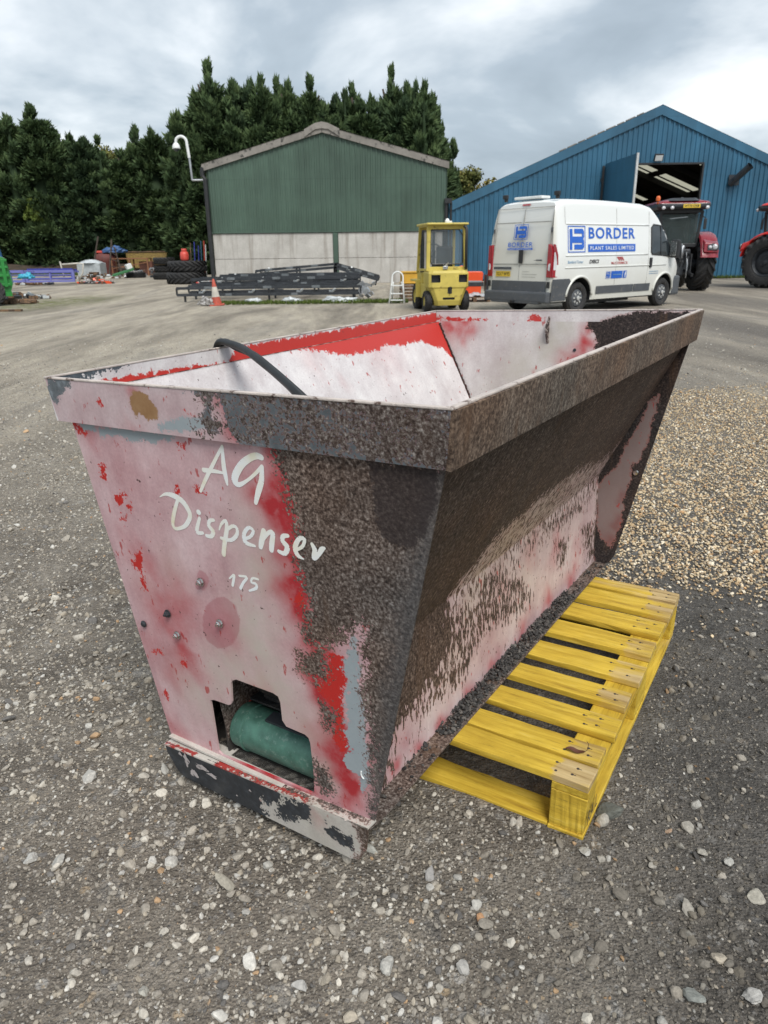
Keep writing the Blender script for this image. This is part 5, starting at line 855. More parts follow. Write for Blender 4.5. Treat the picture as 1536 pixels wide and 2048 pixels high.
# mast, forks
mb=MB()
for s in (-.30,.30): mb.box((s,1.78,1.05),(.09,.13,1.9))
mb.box((0,1.78,1.95),(.66,.1,.08)); mb.box((0,1.78,.5),(.66,.1,.1)); mb.tube([(0,1.76,.2),(0,1.76,1.9)],.04); mb.build('mast',M['dark_steel'],t)
mb=MB()
for s in (-.22,.22): mb.box((s,1.88,.35),(.11,.05,.6)); mb.box((s,2.35,.07),(.11,.95,.045))
mb.build('fork',M['dark_steel'],t)
for (x,y,r_,w_) in ((-.47,.34,.255,.18),(.47,.34,.255,.18),(-.46,1.5,.32,.22),(.46,1.5,.32,.22)):
    w=bpy.data.objects.new('wheel',None); link(w,t); w.location=(x,y,r_); tyre_mb(r_,r_*.55,w_,lugs=18,lug_h=.015,lug_w=.04).build('tyre',M['rubber'],w,autosm=40); s=-1 if x<0 else 1
    rim_mb(r_*.55,w_,side=s).build('rim',M['yellow'],w,autosm=40)
for s in (-1,1):
    mb=MB(); mb.box((s*.50,1.5,.72),(.2,.75,.05),bev=.015); mb.box((s*.50,1.15,.52),(.2,.05,.4)); mb.build('mudguard',M['yellow'],t)
# ------------------------------------------------------------------ tractors
M['tr_red']=smat('tractor_dark_red',(.22,.012,.022),.28,var=.1,coat=.5); M['tr_bright']=smat('tractor_red',(.62,.025,.02),.3,var=.08,coat=.4)
def tractor(label,x,y,rz,red,plate):
    t=thing('tractor',label,'tractor',(x,y,0),rz); RW=.90
    for s in (-1,1):
        w=bpy.data.objects.new('rear_wheel',None); link(w,t); w.location=(s*.96,0,RW); w.rotation_euler=(R(17),0,0)
        tyre_mb(RW,.50,.60,lugs=20,lug_h=.055,lug_w=.075).build('tyre',M['rubber'],w,autosm=35); rim_mb(.50,.60,side=s).build('rim',M['dark_steel'],w,autosm=40)
        w=bpy.data.objects.new('front_wheel',None); link(w,t); w.location=(s*.92,2.65,.66)
        tyre_mb(.66,.36,.46,lugs=18,lug_h=.045,lug_w=.065).build('tyre',M['rubber'],w,autosm=35); rim_mb(.36,.46,side=s).build('rim',M['dark_steel'],w,autosm=40)
        mb=MB(); R1=RW+.13; n=14; vs=[]
        for k in range(n+1):
            a=R(12+ (172-12)*k/n); c,s_=math.cos(a),math.sin(a)
            for (xx,rr_) in ((s*.66,R1-.02),(s*.70,R1+.035),(s*1.12,R1+.03),(s*1.24,R1-.03),(s*1.24,R1-.06),(s*.70,R1-.01)): vs.append((xx,-rr_*c,RW+rr_*s_))
        fs=[(k*6+j,k*6+(j+1)%6,(k+1)*6+(j+1)%6,(k+1)*6+j) for k in range(n) for j in range(6)]; fs+=[tuple(range(6)),tuple(n*6+j for j in range(6))]; mb.add(vs,fs); fe=mb.build('fender',red,t,autosm=35)
        mb=MB(); loft(mb,[[(s*.72,-1.06,1.28),(s*1.24,-1.02,1.26),(s*1.26,-.70,1.50),(s*.72,-.60,1.66)],[(s*.74,-1.00,1.60),(s*1.20,-.96,1.56),(s*1.22,-.60,1.68),(s*.74,-.50,1.78)]]); mb.build('lamp_housing',red,fe,bevel=.03)
        mb=MB(); mb.lathe([(0,-.02),(.075,-.02),(.085,0),(.085,.03)],16,axis='Y',c=(s*1.08,-1.045,1.46)); mb.lathe([(0,-.02),(.05,-.02),(.055,.02)],14,axis='Y',c=(s*.92,-1.055,1.45)); mb.build('tail_lamp',M['clear_lens'],fe,smooth=True)
        decal('lamp_surround',[[(s*.84,1.36),(s*1.20,1.36),(s*1.22,1.50),(s*1.02,1.57),(s*.84,1.52)]],lambda u,v:(u,-1.075+(v-1.28)*.2,v),M['dark_steel'],fe)
        decal('reflector',[rect(min(s*.86,s*1.0),1.29,max(s*.86,s*1.0),1.33)],lambda u,v:(u,-1.085,v),M['red_lens'],fe)
    # cab
    mb=MB()
    for s in (-1,1):
        mb.bar((s*.60,-.42,1.50),(s*.68,-.50,2.62),.08,.09); mb.bar((s*.66,1.15,1.2),(s*.66,1.05,2.62),.07,.08); mb.bar((s*.70,.35,1.45),(s*.70,.35,2.6),.05,.05); mb.bar((s*.68,-.45,2.6),(s*.66,1.1,2.6),.07,.07)
    mb.bar((-.6,-.44,1.52),(.6,-.44,1.52),.08,.12); mb.bar((-.68,-.50,2.60),(.68,-.50,2.60),.08,.1); mb.bar((-.66,1.1,2.6),(.66,1.1,2.6),.08,.1); mb.build('cab_frame',M['black'],t,bevel=.01)
    g=glassmat('tractor_glass',(.05,.07,.07),.05,alpha=.5)
    decal('rear_window',[[(-.57,1.58),(.57,1.58),(.64,2.52),(-.64,2.52)]],lambda u,v:(u,-.44-(v-1.5)*.07,v),g,t)
    decal('windscreen',[[(-.62,1.5),(.62,1.5),(.62,2.55),(-.62,2.55)]],lambda u,v:(u,1.12,v),g,t)
    for s in (-1,1): decal('door_glass',[[(-.4,1.5),(1.1,1.3),(1.05,2.55),(-.45,2.55)]],(lambda s:(lambda u,v:(s*.68,u,v)))(s),g,t)
    mb=MB(); loft(mb,[rr(.80,-.72,1.35,2.66,.12),rr(.88,-.80,1.42,2.74,.14),rr(.88,-.80,1.42,2.84,.14)]); mb.build('roof_rim',M['dark_steel'],t,bevel=.02)
    mb=MB(); loft(mb,[rr(.90,-.70,1.44,2.845,.14),rr(.86,-.62,1.40,2.92,.16),rr(.55,-.40,1.2,2.985,.16)]); mb.build('roof_cap',red,t,bevel=.02)
    mb=MB(); loft(mb,[rr(.50,-.72,.8,2.93,.1),rr(.42,-.60,.7,3.02,.1)]); mb.box((0,-.3,3.03),(.08,.08,.05),bev=.01); mb.build('roof_hatch',M['dark_steel'],t,bevel=.015)
    if plate:
        p=decal('number_plate',[rect(-.05,2.70,.50,2.82)],lambda u,v:(u,-.815,v),M['plate_yellow'],t); text('plate_text',plate,-.02,2.722,.48,.078,lambda u,v:(u,-.822,v),M['logo_black'],p,bold=.02)
    for x_ in (-.68,-.40,.74): mb=MB(); mb.lathe([(0,-.03),(.055,-.025),(.06,.02),(.05,.05)],14,axis='Y',c=(x_,-.80,2.71)); mb.build('work_light',M['clear_lens'],t,smooth=True)
    mb=MB(); mb.tube([(-.86,-.66,2.84),(-.86,-.66,2.94)],.03); mb.lathe([(.07,2.94),(.075,3.03),(.05,3.09),(0,3.10)],14,c=(-.86,-.66,0)); mb.build('beacon',smat('orange_lens',(.62,.12,.02),.25),t,smooth=True)
    mb=MB(); mb.box((.80,-.52,2.2),(.10,.05,.34),bev=.02); mb.bar((.70,-.5,2.45),(.80,-.52,2.38),.03,.03); mb.build('mirror',M['black'],t)
    mb=MB(); mb.box((.05,.35,1.42),(.5,.5,.16),bev=.05); mb.box((.05,.12,1.8),(.48,.14,.66),bev=.06); mb.box((.35,.6,1.7),(.12,.4,.3),bev=.03); mb.build('seat',M['black'],t)
    mb=MB(); mb.tube([(.0+.2*math.cos(q),.85,1.95+.2*math.sin(q)) for q in np.linspace(0,6.283,18)],.018,n=6,caps=False); mb.tube([(0,.85,1.95),(0,1.05,1.5)],.04); mb.build('steering_wheel',M['black'],t)
    mb=MB(); mb.box((0,.1,1.0),(.9,1.2,.8),bev=.05); mb.box((0,-.3,.78),(.55,.5,.5),bev=.04); mb.box((0,2.0,.95),(.7,2.2,.4),bev=.03); mb.tube([(-.95,0,RW),(.95,0,RW)],.16,n=14); mb.build('chassis',M['dark_steel'],t)
    mb=MB(); loft(mb,[[(-.40,1.2,1.15),(.40,1.2,1.15),(.40,1.2,1.72),(.28,1.2,1.80),(-.28,1.2,1.80),(-.40,1.2,1.72)],[(-.38,3.3,1.05),(.38,3.3,1.05),(.36,3.3,1.42),(.24,3.3,1.50),(-.24,3.3,1.50),(-.36,3.3,1.42)]]); mb.build('bonnet',red,t,bevel=.03)
    mb=MB()   # three point linkage
    for s in (-1,1):
        mb.bar((s*.30,-.45,.72),(s*.42,-1.15,.55),.07,.09); mb.bar((s*.26,-.40,1.25),(s*.40,-.85,1.20),.07,.08); mb.tube([(s*.40,-.85,1.2),(s*.40,-.88,.62)],.028)
    mb.bar((0,-.45,1.15),(0,-1.0,1.05),.05,.05); mb.box((0,-.55,.5),(.22,.2,.3),bev=.02); mb.build('linkage',M['black'],t)
    mb=MB()
    for x_ in (-.14,.12): mb.tube([(x_,-.52,1.55),(x_,-.66,1.46),(x_,-.70,1.1)],.035,n=10)
    mb.lathe([(0,0),(.06,.01),(.07,.1),(.05,.16),(0,.17)],12,c=(.14,-.62,1.36)); mb.tube([(.28,-.6,1.3),(.32,-.75,.9),(.30,-.8,.45)],.022); mb.build('hydraulic_parts',M['galv'],t,smooth=True)
    mb=MB()
    for k in range(6): mb.tube([(-.35+.13*k,-.50,1.40-.03*(k%2)),(-.30+.12*k,-.70,1.2-.05*k%.2),(-.28+.1*k,-.55,.8)],.014,n=6)
    mb.build('hose',M['rubber'],t)
    return t
tractor('dark red tractor with a black cab, partly hidden behind the white van',10.33,27.15,R(-7),M['tr_red'],'WT70 OXB')
tractor('bright red tractor cut off by the right edge, one big wheel showing',14.95,28.6,R(-143),M['tr_bright'],None)
# ------------------------------------------------------------------ yard clutter
def frame(label,c,L_,D_,rz,tilt=(0,0),h=.22,seed=0):
    t=thing('metal_frame',label,'metal frame',c,rz,'stacked black metal frames',rot=(tilt[0],tilt[1],rz)); r=random.Random(seed)
    for y in (0,D_):
        for z in (0,h): mb=MB(); mb.bar((0,y,z+.05),(L_,y,z+.05),.07,.08); mb.build('rail',M['dark_steel'],t)
    n=int(L_/1.3)
    mb=MB()
    for i in range(n+1): 
        x=L_*i/n; mb.bar((x,0,.05),(x,0,h+.05),.05,.05); mb.bar((x,D_,.05),(x,D_,h+.05),.05,.05); mb.bar((x,0,h+.02),(x,D_,h+.02),.05,.05)
        pass
    mb.build('cross_brace',M['black'],t)
    mb=MB()
    for i in range(3): mb.box((L_*(.2+.27*i)+r.uniform(-.2,.2),-.045,h+.06),(.26,.02,.08),bev=.004)
    for i in range(2): mb.box((L_*(.3+.34*i)+r.uniform(-.2,.2),-.045,.05),(.2,.02,.07),bev=.004)
    mb.build_each('end_plate',smat('plate_grey%d'%seed,(.13,.145,.155),.5,c2=(.08,.08,.08)),t)
    mb=MB()
    for i in range(4 if seed<3 else 1): x=L_*(.12+.25*i)+r.uniform(-.3,.3); mb.tube([(x,.1,.12),(x+.10,.12,.10),(x+.17,.14,.16),(x+.19,.15,.25)],.035,n=8)
    mb.build_each('wrapped_bracket',M['white'],t,smooth=True)
    pass
    mb=MB(); mb.bar((0,D_*.35,h+.03),(L_,D_*.35,h+.03),.05,.05); mb.bar((.2,D_*.65,h*.5),(L_-.2,D_*.65,h*.5),.06,.06); mb.bar((L_*.1,D_*.1,h*.6),(L_*.55,D_*.9,h*.6),.045,.045); mb.build('inner_bar',M['dark_steel'],t)
    for x in (L_*.04,L_*.5,L_*.96): mb=MB(); mb.bar((x,.05,-.16),(x,.05,.02),.06,.06); mb.bar((x,D_-.05,-.16),(x,D_-.05,.02),.06,.06); mb.build_each('foot',M['black'],t)
    return t
frame('black metal frame lying lowest at the front of the stack',(-6.40,23.7,.17),5.75,1.5,R(0),h=.20,seed=1)
frame('black metal frame laid just behind the lowest front one',(-6.3,25.3,.42),5.6,1.3,R(1.5),h=.16,seed=2)
frame('black metal frame in the middle of the stack, shorter than the front ones',(-5.7,27.0,.50),4.9,1.3,R(-2),h=.14,seed=3)
frame('black metal frame rising to the left of the peak, against the shed',(-4.75,29.0,.62),3.1,1.2,R(0),tilt=(0,R(-4)),h=.12,seed=4)
frame('black metal frame sloping down to the right from the peak of the stack',(-1.80,29.0,.84),1.75,1.2,R(0),tilt=(0,R(16)),h=.12,seed=5)
t=thing('scrap_bracket','crumpled galvanised bracket heap at the right end of the black frames','scrap',(-.62,23.9,.0)); r=random.Random(4)
mb=MB()
for i in range(12): mb.box((r.uniform(-.15,.4),r.uniform(-.3,.8),r.uniform(.05,.5)),(r.uniform(.1,.3),.03,r.uniform(.08,.2)),rot=Matrix.Rotation(r.uniform(-1,1),3,'Y')@Matrix.Rotation(r.uniform(-1,1),3,'Z'))
mb.build_each('plate',M['galv'],t)
# plastic sheet scraps under the frames
def rag(name,label,cat,c,s,mat,seed,h=.5):
    bm=bmesh.new(); bmesh.ops.create_icosphere(bm,subdivisions=4,radius=1); r=np.random.RandomState(seed); ph=r.uniform(0,6,9)
    for v in bm.verts:
        p=v.co; f=1+.18*math.sin(5*p.x+ph[0]+3*p.y)+.14*math.sin(9*p.y+ph[1]+4*p.z)+.12*math.sin(13*p.x-8*p.z+ph[2])+.07*math.sin(23*p.y+19*p.x+ph[3]); v.co=Vector((p.x*s[0]*f,p.y*s[1]*f,max(p.z,-.15)*s[2]*f))
    me=bpy.data.meshes.new(name); bm.to_mesh(me); bm.free(); me.materials.append(mat); me.shade_smooth(); o=link(bpy.data.objects.new(name,me)); o.location=c; tag(o,label,cat); return o
M['cloth']=smat('dirty_cloth',(.42,.41,.40),.9,var=.4,scale=5,c2=(.16,.15,.14),thr=.5)
M['film']=smat('plastic_film',(.50,.53,.54),.25,var=.2,scale=3)
rag('rag','crumpled dirty grey rag at the foot of the traffic cone','rag',(-5.12,22.0,.06),(.22,.16,.17),M['cloth'],1)
rag('plastic_film','clear plastic film scrap lying in the moss under the middle of the frames','plastic sheet',(-2.75,22.9,.03),(.28,.15,.12),M['film'],2)
rag('plastic_film','long pale plastic film scrap in the moss near the right end of the frames','plastic sheet',(-1.3,22.9,.03),(.5,.16,.12),M['film'],3)
rag('plastic_film','small plastic film scrap under the frames just right of the cone','plastic sheet',(-3.9,23.0,.03),(.25,.12,.1),M['film'],6)
# cone
M['cone_red']=smat('faded_red_plastic',(.42,.075,.045),.6,var=.25,scale=4,c2=(.2,.07,.05),thr=.6); M['cone_white']=smat('dirty_white_sleeve',(.52,.49,.43),.6,var=.2,scale=4)
t=thing('traffic_cone','faded red and white traffic cone leaning slightly beside a rag','traffic cone',(-4.83,22.1,0),0,rot=(0,R(-3.5),R(10)))
mb=MB(); mb.box((0,0,.02),(.44,.44,.04),bev=.015); mb.build('base',M['cone_red'],t); mb=MB(); mb.lathe([(.15,.04),(.148,.06),(.112,.25)],24); mb.lathe([(.068,.52),(.034,.73),(.02,.745),(0,.745)],24); mb.build('cone_body',M['cone_red'],t,smooth=True)
mb=MB(); mb.lathe([(.116,.245),(.070,.525)],24); mb.build('sleeve',M['cone_white'],t,smooth=True)
# ladder
t=thing('step_ladder','small white aluminium step ladder standing beside the yellow forklift','ladder',(.42,21.9,0),R(-8))
mb=MB(); mb.tube([(-.20,0,0),(-.13,.16,.62)]+[(-.13+.16-.16*math.cos(a),.20,.72+.16*math.sin(a)) for a in np.linspace(.2,math.pi-.2,9)]+[(.19,.16,.62),(.24,0,0)],.022,n=8); mb.tube([(-.18,.55,0),(-.1,.2,.60)],.017); mb.tube([(.22,.55,0),(.14,.2,.60)],.017); mb.build('ladder_frame',M['white'],t,smooth=True)
for z in (.10,.28,.50): mb=MB(); mb.box((.02,.02+z*.25,z),(.36,.12,.028),bev=.006); mb.build('step',M['white'],t)
# pallet stack & crate by the forklift
M['old_wood']=smat('old_wood',(.17,.10,.055),.85,var=.4,scale=4,c2=(.07,.045,.03),thr=.5,bmp=.3); M['crate_yellow']=smat('crate_yellow',(.60,.34,.04),.5,var=.15,scale=2)
t=thing('wooden_crate','brown weathered wooden crate under a yellow bin beside the forklift','crate',(1.0,23.3,0),R(5))
for k in range(5): mb=MB(); mb.box((0,-.30,.05+.095*k),(.8,.03,.07)); mb.box((-.40,0,.05+.095*k),(.03,.6,.07)); mb.box((.40,0,.05+.095*k),(.03,.6,.07)); mb.build('board',M['old_wood'],t)
mb=MB(); 
for x in (-.37,0,.37): mb.box((x,-.27,.25),(.07,.05,.5))
mb.box((0,0,.49),(.8,.6,.02)); mb.build('crate_post',M['old_wood'],t)
t=thing('yellow_bin','yellow metal bin stacked on the wooden crate behind the step ladder','bin',(1.0,23.3,.5),R(5))
mb=MB(); mb.box((0,0,.17),(.78,.58,.30)); mb.build('bin_body',M['crate_yellow'],t,bevel=.01); mb=MB(); mb.box((0,0,.34),(.84,.64,.04),bev=.01); mb.box((0,0,.03),(.82,.62,.03),bev=.008); mb.build('bin_rim',M['crate_yellow'],t)
mb=MB(); 
for x in (-.3,-.1,.1,.3): mb.box((x,-.295,.17),(.03,.02,.28))
mb.build('rib',M['crate_yellow'],t)
# orange implement
M['orange']=smat('orange_paint',(.72,.085,.025),.35,var=.1,scale=3)
t=thing('orange_implement','bright orange machine casing standing between the forklift and the van','machine',(2.95,24.2,0),R(4))
mb=MB(); mb.prism([(-.50,.46),(.28,.46),(.30,.74),(.26,.80),(-.44,.80),(-.50,.72)],'Y',0,.55); mb.build('upper_casing',M['orange'],t,bevel=.015)
mb=MB(); mb.prism([(-.55,.08),(.22,.08),(.24,.36),(-.46,.40)],'Y',-.04,.5); mb.build('lower_casing',M['orange'],t,bevel=.015)
mb=MB(); mb.box((-.08,.2,.42),(.78,.5,.12)); mb.box((.45,.1,.45),(.12,.4,.5)); mb.build('core',M['dark_steel'],t); mb=MB(); mb.box((-.10,-.01,.48),(.72,.03,.10)); mb.build('guard_strip',M['galv'],t)
mb=MB(); mb.lathe([(.0,-.05),(.10,-.05),(.11,0),(.10,.12),(0,.13)],18,axis='Y',c=(-.40,.05,.88)); mb.build('filter_cap',M['orange'],t,smooth=True); mb=MB(); mb.lathe([(0,-.01),(.03,-.01),(.03,.05)],12,axis='Y',c=(-.30,-.01,.66)); mb.build('knob',M['black'],t)
t=thing('scrap_sheet','pale corrugated sheet lying on a pallet between the forklift and the van','sheet metal',(2.75,22.2,0),R(-4))
mb=MB(); n=14; vs=[];fs=[]
for i in range(n+1): x=-.5+i*1.0/n; z=.16+.02*(i%2)+.03*math.sin(i); vs+=[(x,0,z),(x,1.0,z+.04)]
fs=[(2*i,2*i+2,2*i+3,2*i+1) for i in range(n)]; mb.add(vs,fs); mb.build('sheet',M['film'],t); mb=MB()
for x in (-.4,0,.4): mb.box((x,.4,.07),(.1,.8,.12))
for y in (.05,.4,.75): mb.box((0,y,.14),(.95,.1,.02))
mb.build('pallet_boards',M['old_wood'],t)
# tyres
def flat_tyre(label,x,y,z,Ro,Ri,w,lugs,group):
    o=tyre_mb(Ro,Ri,w,lugs=lugs,axis='Z' if False else 'X',lug_h=.06,lug_w=.10).build('tyre',M['rubber'],None,autosm=35); o.rotation_euler=(0,R(90),rnd.uniform(0,6)); o.location=(x,y,z+w/2); tag(o,label,'tyre',group); return o
flat_tyre('large tractor tyre lying flat at the bottom of the nearer stack',-9.85,38.6,0,.99,.50,.56,20,'loose tyres')
flat_tyre('large tractor tyre lying on top of the nearer stack, under the gas bottle',-9.78,38.7,.58,.97,.50,.52,20,'loose tyres')
flat_tyre('smaller tyre at the bottom of the farther stack by the yellow skip',-12.95,45.5,0,.62,.30,.40,18,'loose tyres')
flat_tyre('smaller tyre in the middle of the farther stack',-12.9,45.6,.42,.62,.30,.40,18,'loose tyres')
flat_tyre('smaller tyre on top of the farther stack by the yellow skip',-12.85,45.5,.84,.64,.30,.40,18,'loose tyres')
flat_tyre('dark tyre lying among the scrap in front of the rusty table',-15.9,49.5,0,.62,.32,.34,18,'loose tyres')
M['gas_red']=smat('gas_bottle_red',(.55,.07,.05),.45,var=.15)
t=thing('gas_bottle','squat red gas bottle standing on the big tyres','gas bottle',(-9.80,38.4,1.10))
mb=MB(); mb.lathe([(0,0),(.17,.0),(.20,.04),(.215,.12),(.215,.30),(.17,.42),(.08,.46),(.04,.47),(0,.47)],24); mb.build('cylinder',M['gas_red'],t,smooth=True); mb=MB(); mb.lathe([(.12,.44),(.135,.46),(.135,.56),(.12,.57)],18); mb.box((0,0,.5),(.05,.05,.1)); mb.build('valve_collar',M['gas_red'],t,smooth=True)
# clutter on / around
t=thing('yellow_skip','old yellow skip half hidden in the scrap below the hedge','skip',(-17.4,57.0,0))
mb=MB(); mb.prism([(-1.4,.45),(1.3,.45),(1.6,1.55),(-1.5,1.55)],'Y',0,1.4); mb.build('skip_body',smat('skip_yellow',(.27,.19,.05),.7,var=.2,c2=(.12,.07,.03),thr=.52),t,bevel=.03); mb=MB(); mb.box((0,.7,1.6),(3.2,1.5,.08)); mb.build('skip_rim',M['old_wood'],t)
t=thing('red_drum','rusty red tank standing left of the yellow skip','drum',(-20.2,56.5,0)); mb=MB(); mb.lathe([(0,0),(.75,0),(.78,.05),(.74,.4),(.78,.45),(.74,.9),(.78,.95),(.74,1.45),(.2,1.55),(0,1.55)],26); mb.build('tank',smat('rust_red',(.12,.035,.03),.7,c2=(.08,.03,.02)),t,smooth=True); mb=MB(); mb.box((-.3,0,1.62),(.6,.6,.16),bev=.05); mb.build('lid',M['gas_red'],t)
rag('blue_tarpaulin','crumpled blue tarpaulin heaped on the red tank','tarpaulin',(-19.4,56.3,1.62),(.75,.5,.35),smat('blue_tarp',(.04,.10,.24),.5),11)
t=thing('rusty_table','rusty open framed table in front of the yellow skip','table',(-17.6,54.2,0)); mb=MB(); mb.box((0,0,1.15),(2.6,1.0,.07)); 
for x in (-1.25,0,1.25): mb.bar((x,-.45,0),(x,-.45,1.15),.09,.09); mb.bar((x,.45,0),(x,.45,1.15),.09,.09)
mb.bar((-1.25,-.45,.5),(1.25,-.45,.9),.06,.06); mb.build('table_frame',smat('orange_rust',(.22,.10,.05),.8),t); mb=MB(); mb.box((1.0,.2,.5),(.9,.7,.9),bev=.03); mb.build('rusty_box',smat('brown_box',(.12,.05,.035),.8),t)
t=thing('white_tank','low white plastic tank with a domed lid by the hedge','tank',(-18.95,50.2,0)); mb=MB(); mb.box((0,0,.50),(1.5,1.2,.85),bev=.06); mb.build('tank_body',smat('grey_plastic',(.36,.39,.40),.5,var=.2),t); mb=MB(); mb.lathe([(.78,0),(.6,.10),(.3,.2),(0,.22)],20,c=(0,0,.93)); mb.build('tank_lid',M['film'],t,smooth=True)
t=thing('broken_panel','broken white and green body panel propped on the scrap','panel',(-16.9,48.6,.1),0,rot=(R(8),R(-16),R(8))); mb=MB(); mb.box((-.7,0,.08),(1.2,.7,.08),bev=.02); mb.build('white_section',M['cone_white'],t); mb=MB(); mb.box((.55,0,.12),(1.4,.5,.12),bev=.02); mb.build('green_section',smat('panel_green',(.04,.16,.06),.5),t); mb=MB(); mb.box((1.0,0,.35),(.35,.3,.3),rot=.5,bev=.02); mb.build('white_cap',M['white'],t)
r=random.Random(9)
def heap(name,label,cat,c,rad,n,mats,seed,sz=(.1,.5)):
    t=thing(name,label,cat,c); r=random.Random(seed)
    for k,m_ in enumerate(mats):
        mb=MB()
        for i in range(n//len(mats)):
            a=r.uniform(0,6.28); q=rad*math.sqrt(r.random()); R_=Matrix.Rotation(r.uniform(0,3),3,'Z')@Matrix.Rotation(r.uniform(-.7,.7),3,'X')
            mb.box((q*math.cos(a),q*.5*math.sin(a),max(.06,(1-q/rad)*rad*.35*r.uniform(.4,1))),(r.uniform(*sz),r.uniform(*sz)*.5,r.uniform(.03,.16)),rot=R_,bev=.008)
        mb.build('debris',m_,t)
    return t
heap('scrap_heap','brown and grey scrap heap at the end of the purple frames','scrap heap',(-15.1,40.2,0),.85,40,[M['old_wood'],M['dark_steel'],M['cloth'],M['brick'] if 'brick' in M else M['orange']],3)
heap('scrap_heap','low mixed scrap heap in front of the white tank','scrap heap',(-18.2,48.6,0),1.5,46,[M['old_wood'],M['dark_steel'],M['film'],M['old_wood']],5)
heap('scrap_heap','long scrap heap with pipes and tyres in front of the rusty table','scrap heap',(-15.4,50.5,0),2.2,60,[M['dark_steel'],M['old_wood'],M['cloth'],M['galv']],6)
heap('scrap_heap','dark scrap heap beside the green trailer','scrap heap',(-12.6,26.6,0),.9,34,[M['dark_steel'],M['old_wood'],M['film']],7,(.08,.35))
heap('timber_scraps','small pile of broken timber on the mossy ground by the trailer wheel','timber',(-11.6,24.0,0),.55,16,[M['old_wood']],8,(.15,.5))
heap('scrap_heap','tangle of rusty iron and pipes on the trailer side of the purple frames','scrap heap',(-17.9,39.3,0),.9,30,[M['dark_steel'],M['old_wood'],M['film']],12,(.1,.5))
heap('scrap_heap','clutter of pale pipe ends packed between the big tyres and the downpipe','scrap heap',(-8.55,37.2,.0),.5,24,[M['film'],M['gas_red'],M['cloth']],13,(.1,.4))
# purple frames
M['purple']=smat('purple_paint',(.15,.16,.42),.4,var=.1,scale=2); M['deep_blue']=smat('deep_blue_paint',(.035,.045,.28),.4)
def guard(label,c,L_,H_,D_,rz,m_,pitch=0):
    t=thing('steel_guard',label,'frame',c,rz,'blue and purple steel guards')
    mb=MB()
    for z in (.04,H_): mb.bar((0,0,z),(L_,0,z),.10,.09)
    for x in (0.04,L_-.04): mb.bar((x,0,0),(x,0,H_),.09,.12)
    mb.build('outer_frame',m_,t); mb=MB()
    for z in (H_*.36,H_*.66): mb.bar((0,.02,z),(L_,.02,z),.03,.035)
    mb.bar((L_*.5,.02,0),(L_*.5,.02,H_),.06,.06); mb.bar((0,D_,H_*.9),(L_,D_,H_*.9),.08,.08)
    for x in (.1,L_-.1): mb.bar((x,0,H_*.9),(x,D_,H_*.9),.06,.06)
    mb.build('rail',m_,t); return t
guard('light purple steel guard standing nearest the yard track',(-17.65,37.9,.18),2.35,.52,.8,R(4),M['purple'])
guard('deep blue steel guard lying behind the light purple one',(-18.3,39.6,.25),2.3,.50,.6,R(2),M['deep_blue'])
guard('small blue steel guard at the left, behind the turquoise sheet',(-16.7,33.2,.35),1.25,.45,.8,R(-6),M['purple'])
mb=MB(); 
t=thing('cream_frame','bent cream coloured pipe frame standing beside the deep blue guard','frame',(-16.3,42,0)); mb.tube([(-1.2,0,.95),(-.3,0,1.0),(.0,0,.98),(-.1,0,.5),(-.35,0,.1)],.045); mb.tube([(-1.2,0,.95),(-1.25,0,1.12),(-1.15,0,.3)],.05); mb.build('pipe',M['cone_white'],t,smooth=True)
rag('turquoise_sheet','bright turquoise plastic sheet bundled behind the green trailer','plastic sheet',(-12.15,26.2,.72),(.22,.25,.15),smat('turquoise_plastic',(.05,.36,.52),.4),21)
# green trailer at the left edge
M['tr_green']=smat('trailer_green',(.018,.20,.035),.35,var=.12,scale=2,coat=.3)
t=thing('green_trailer','green farm trailer body cut off by the left edge of the picture','trailer',(-11.30,23.2,0),R(25))
mb=MB(); mb.prism([(-3.2,.42),(-.02,.42),(.06,.62),(-.05,1.34),(-3.2,1.34)],'Y',0,2.2); mb.build('trailer_body',M['tr_green'],t,bevel=.015)
for z in (.62,.88,1.12,1.32): mb=MB(); mb.box((-1.55,-.04,z),(3.1,.08,.07),bev=.012); mb.build('rib',M['tr_green'],t)
mb=MB(); 
for x in (-.12,-1.1,-2.1): mb.box((x,-.04,.95),(.10,.09,.8),bev=.01)
mb.build('upright',M['tr_green'],t); mb=MB(); mb.bar((-.05,-.02,1.34),(-2.2,1.0,2.05),.08,.08); mb.bar((-3.2,0,.35),(0,0,.35),.12,.14); mb.build('headboard_brace',M['tr_green'],t)
w=bpy.data.objects.new('wheel',None); link(w,t); w.location=(-.62,-.02,.42); w.rotation_euler=(0,0,R(90)); tyre_mb(.44,.24,.30,lugs=16,lug_h=.02,lug_w=.05).build('tyre',M['rubber'],w,autosm=35); rim_mb(.24,.30,side=-1).build('rim',M['galv'],w,autosm=40)
t=thing('blue_lattice_mast','blue steel lattice mast rising behind the green trailer at the left edge','mast',(-13.55,26.5,0))
mb=MB(); mb.bar((.52,0,1.0),(.05,0,4.2),.09,.09); mb.bar((-.4,0,1.0),(-.1,0,4.2),.09,.09)
for i in range(6): z=1.1+.5*i; mb.bar((-.38+.04*i,0,z),(.48-.07*i,0,z+.1),.04,.04); mb.bar((.48-.07*i,0,z),(-.34+.04*i,0,z+.5),.035,.035)
mb.box((.28,-.03,2.45),(.14,.1,.28)); mb.build('lattice',smat('mast_blue',(.02,.09,.22),.45),t)
mb=MB(); mb.bar((0,0,.03),(1.2,.1,.03),.14,.05); pk=mb.build('plank',M['old_wood']); pk.location=(-11.1,20.6,0); tag(pk,'weathered plank lying on the ground below the green trailer wheel','plank')
mb=MB()
t=thing('post_bundle','upright poles of mixed colours leaning at the corner of the green shed','poles',(-9.3,39.6,0))
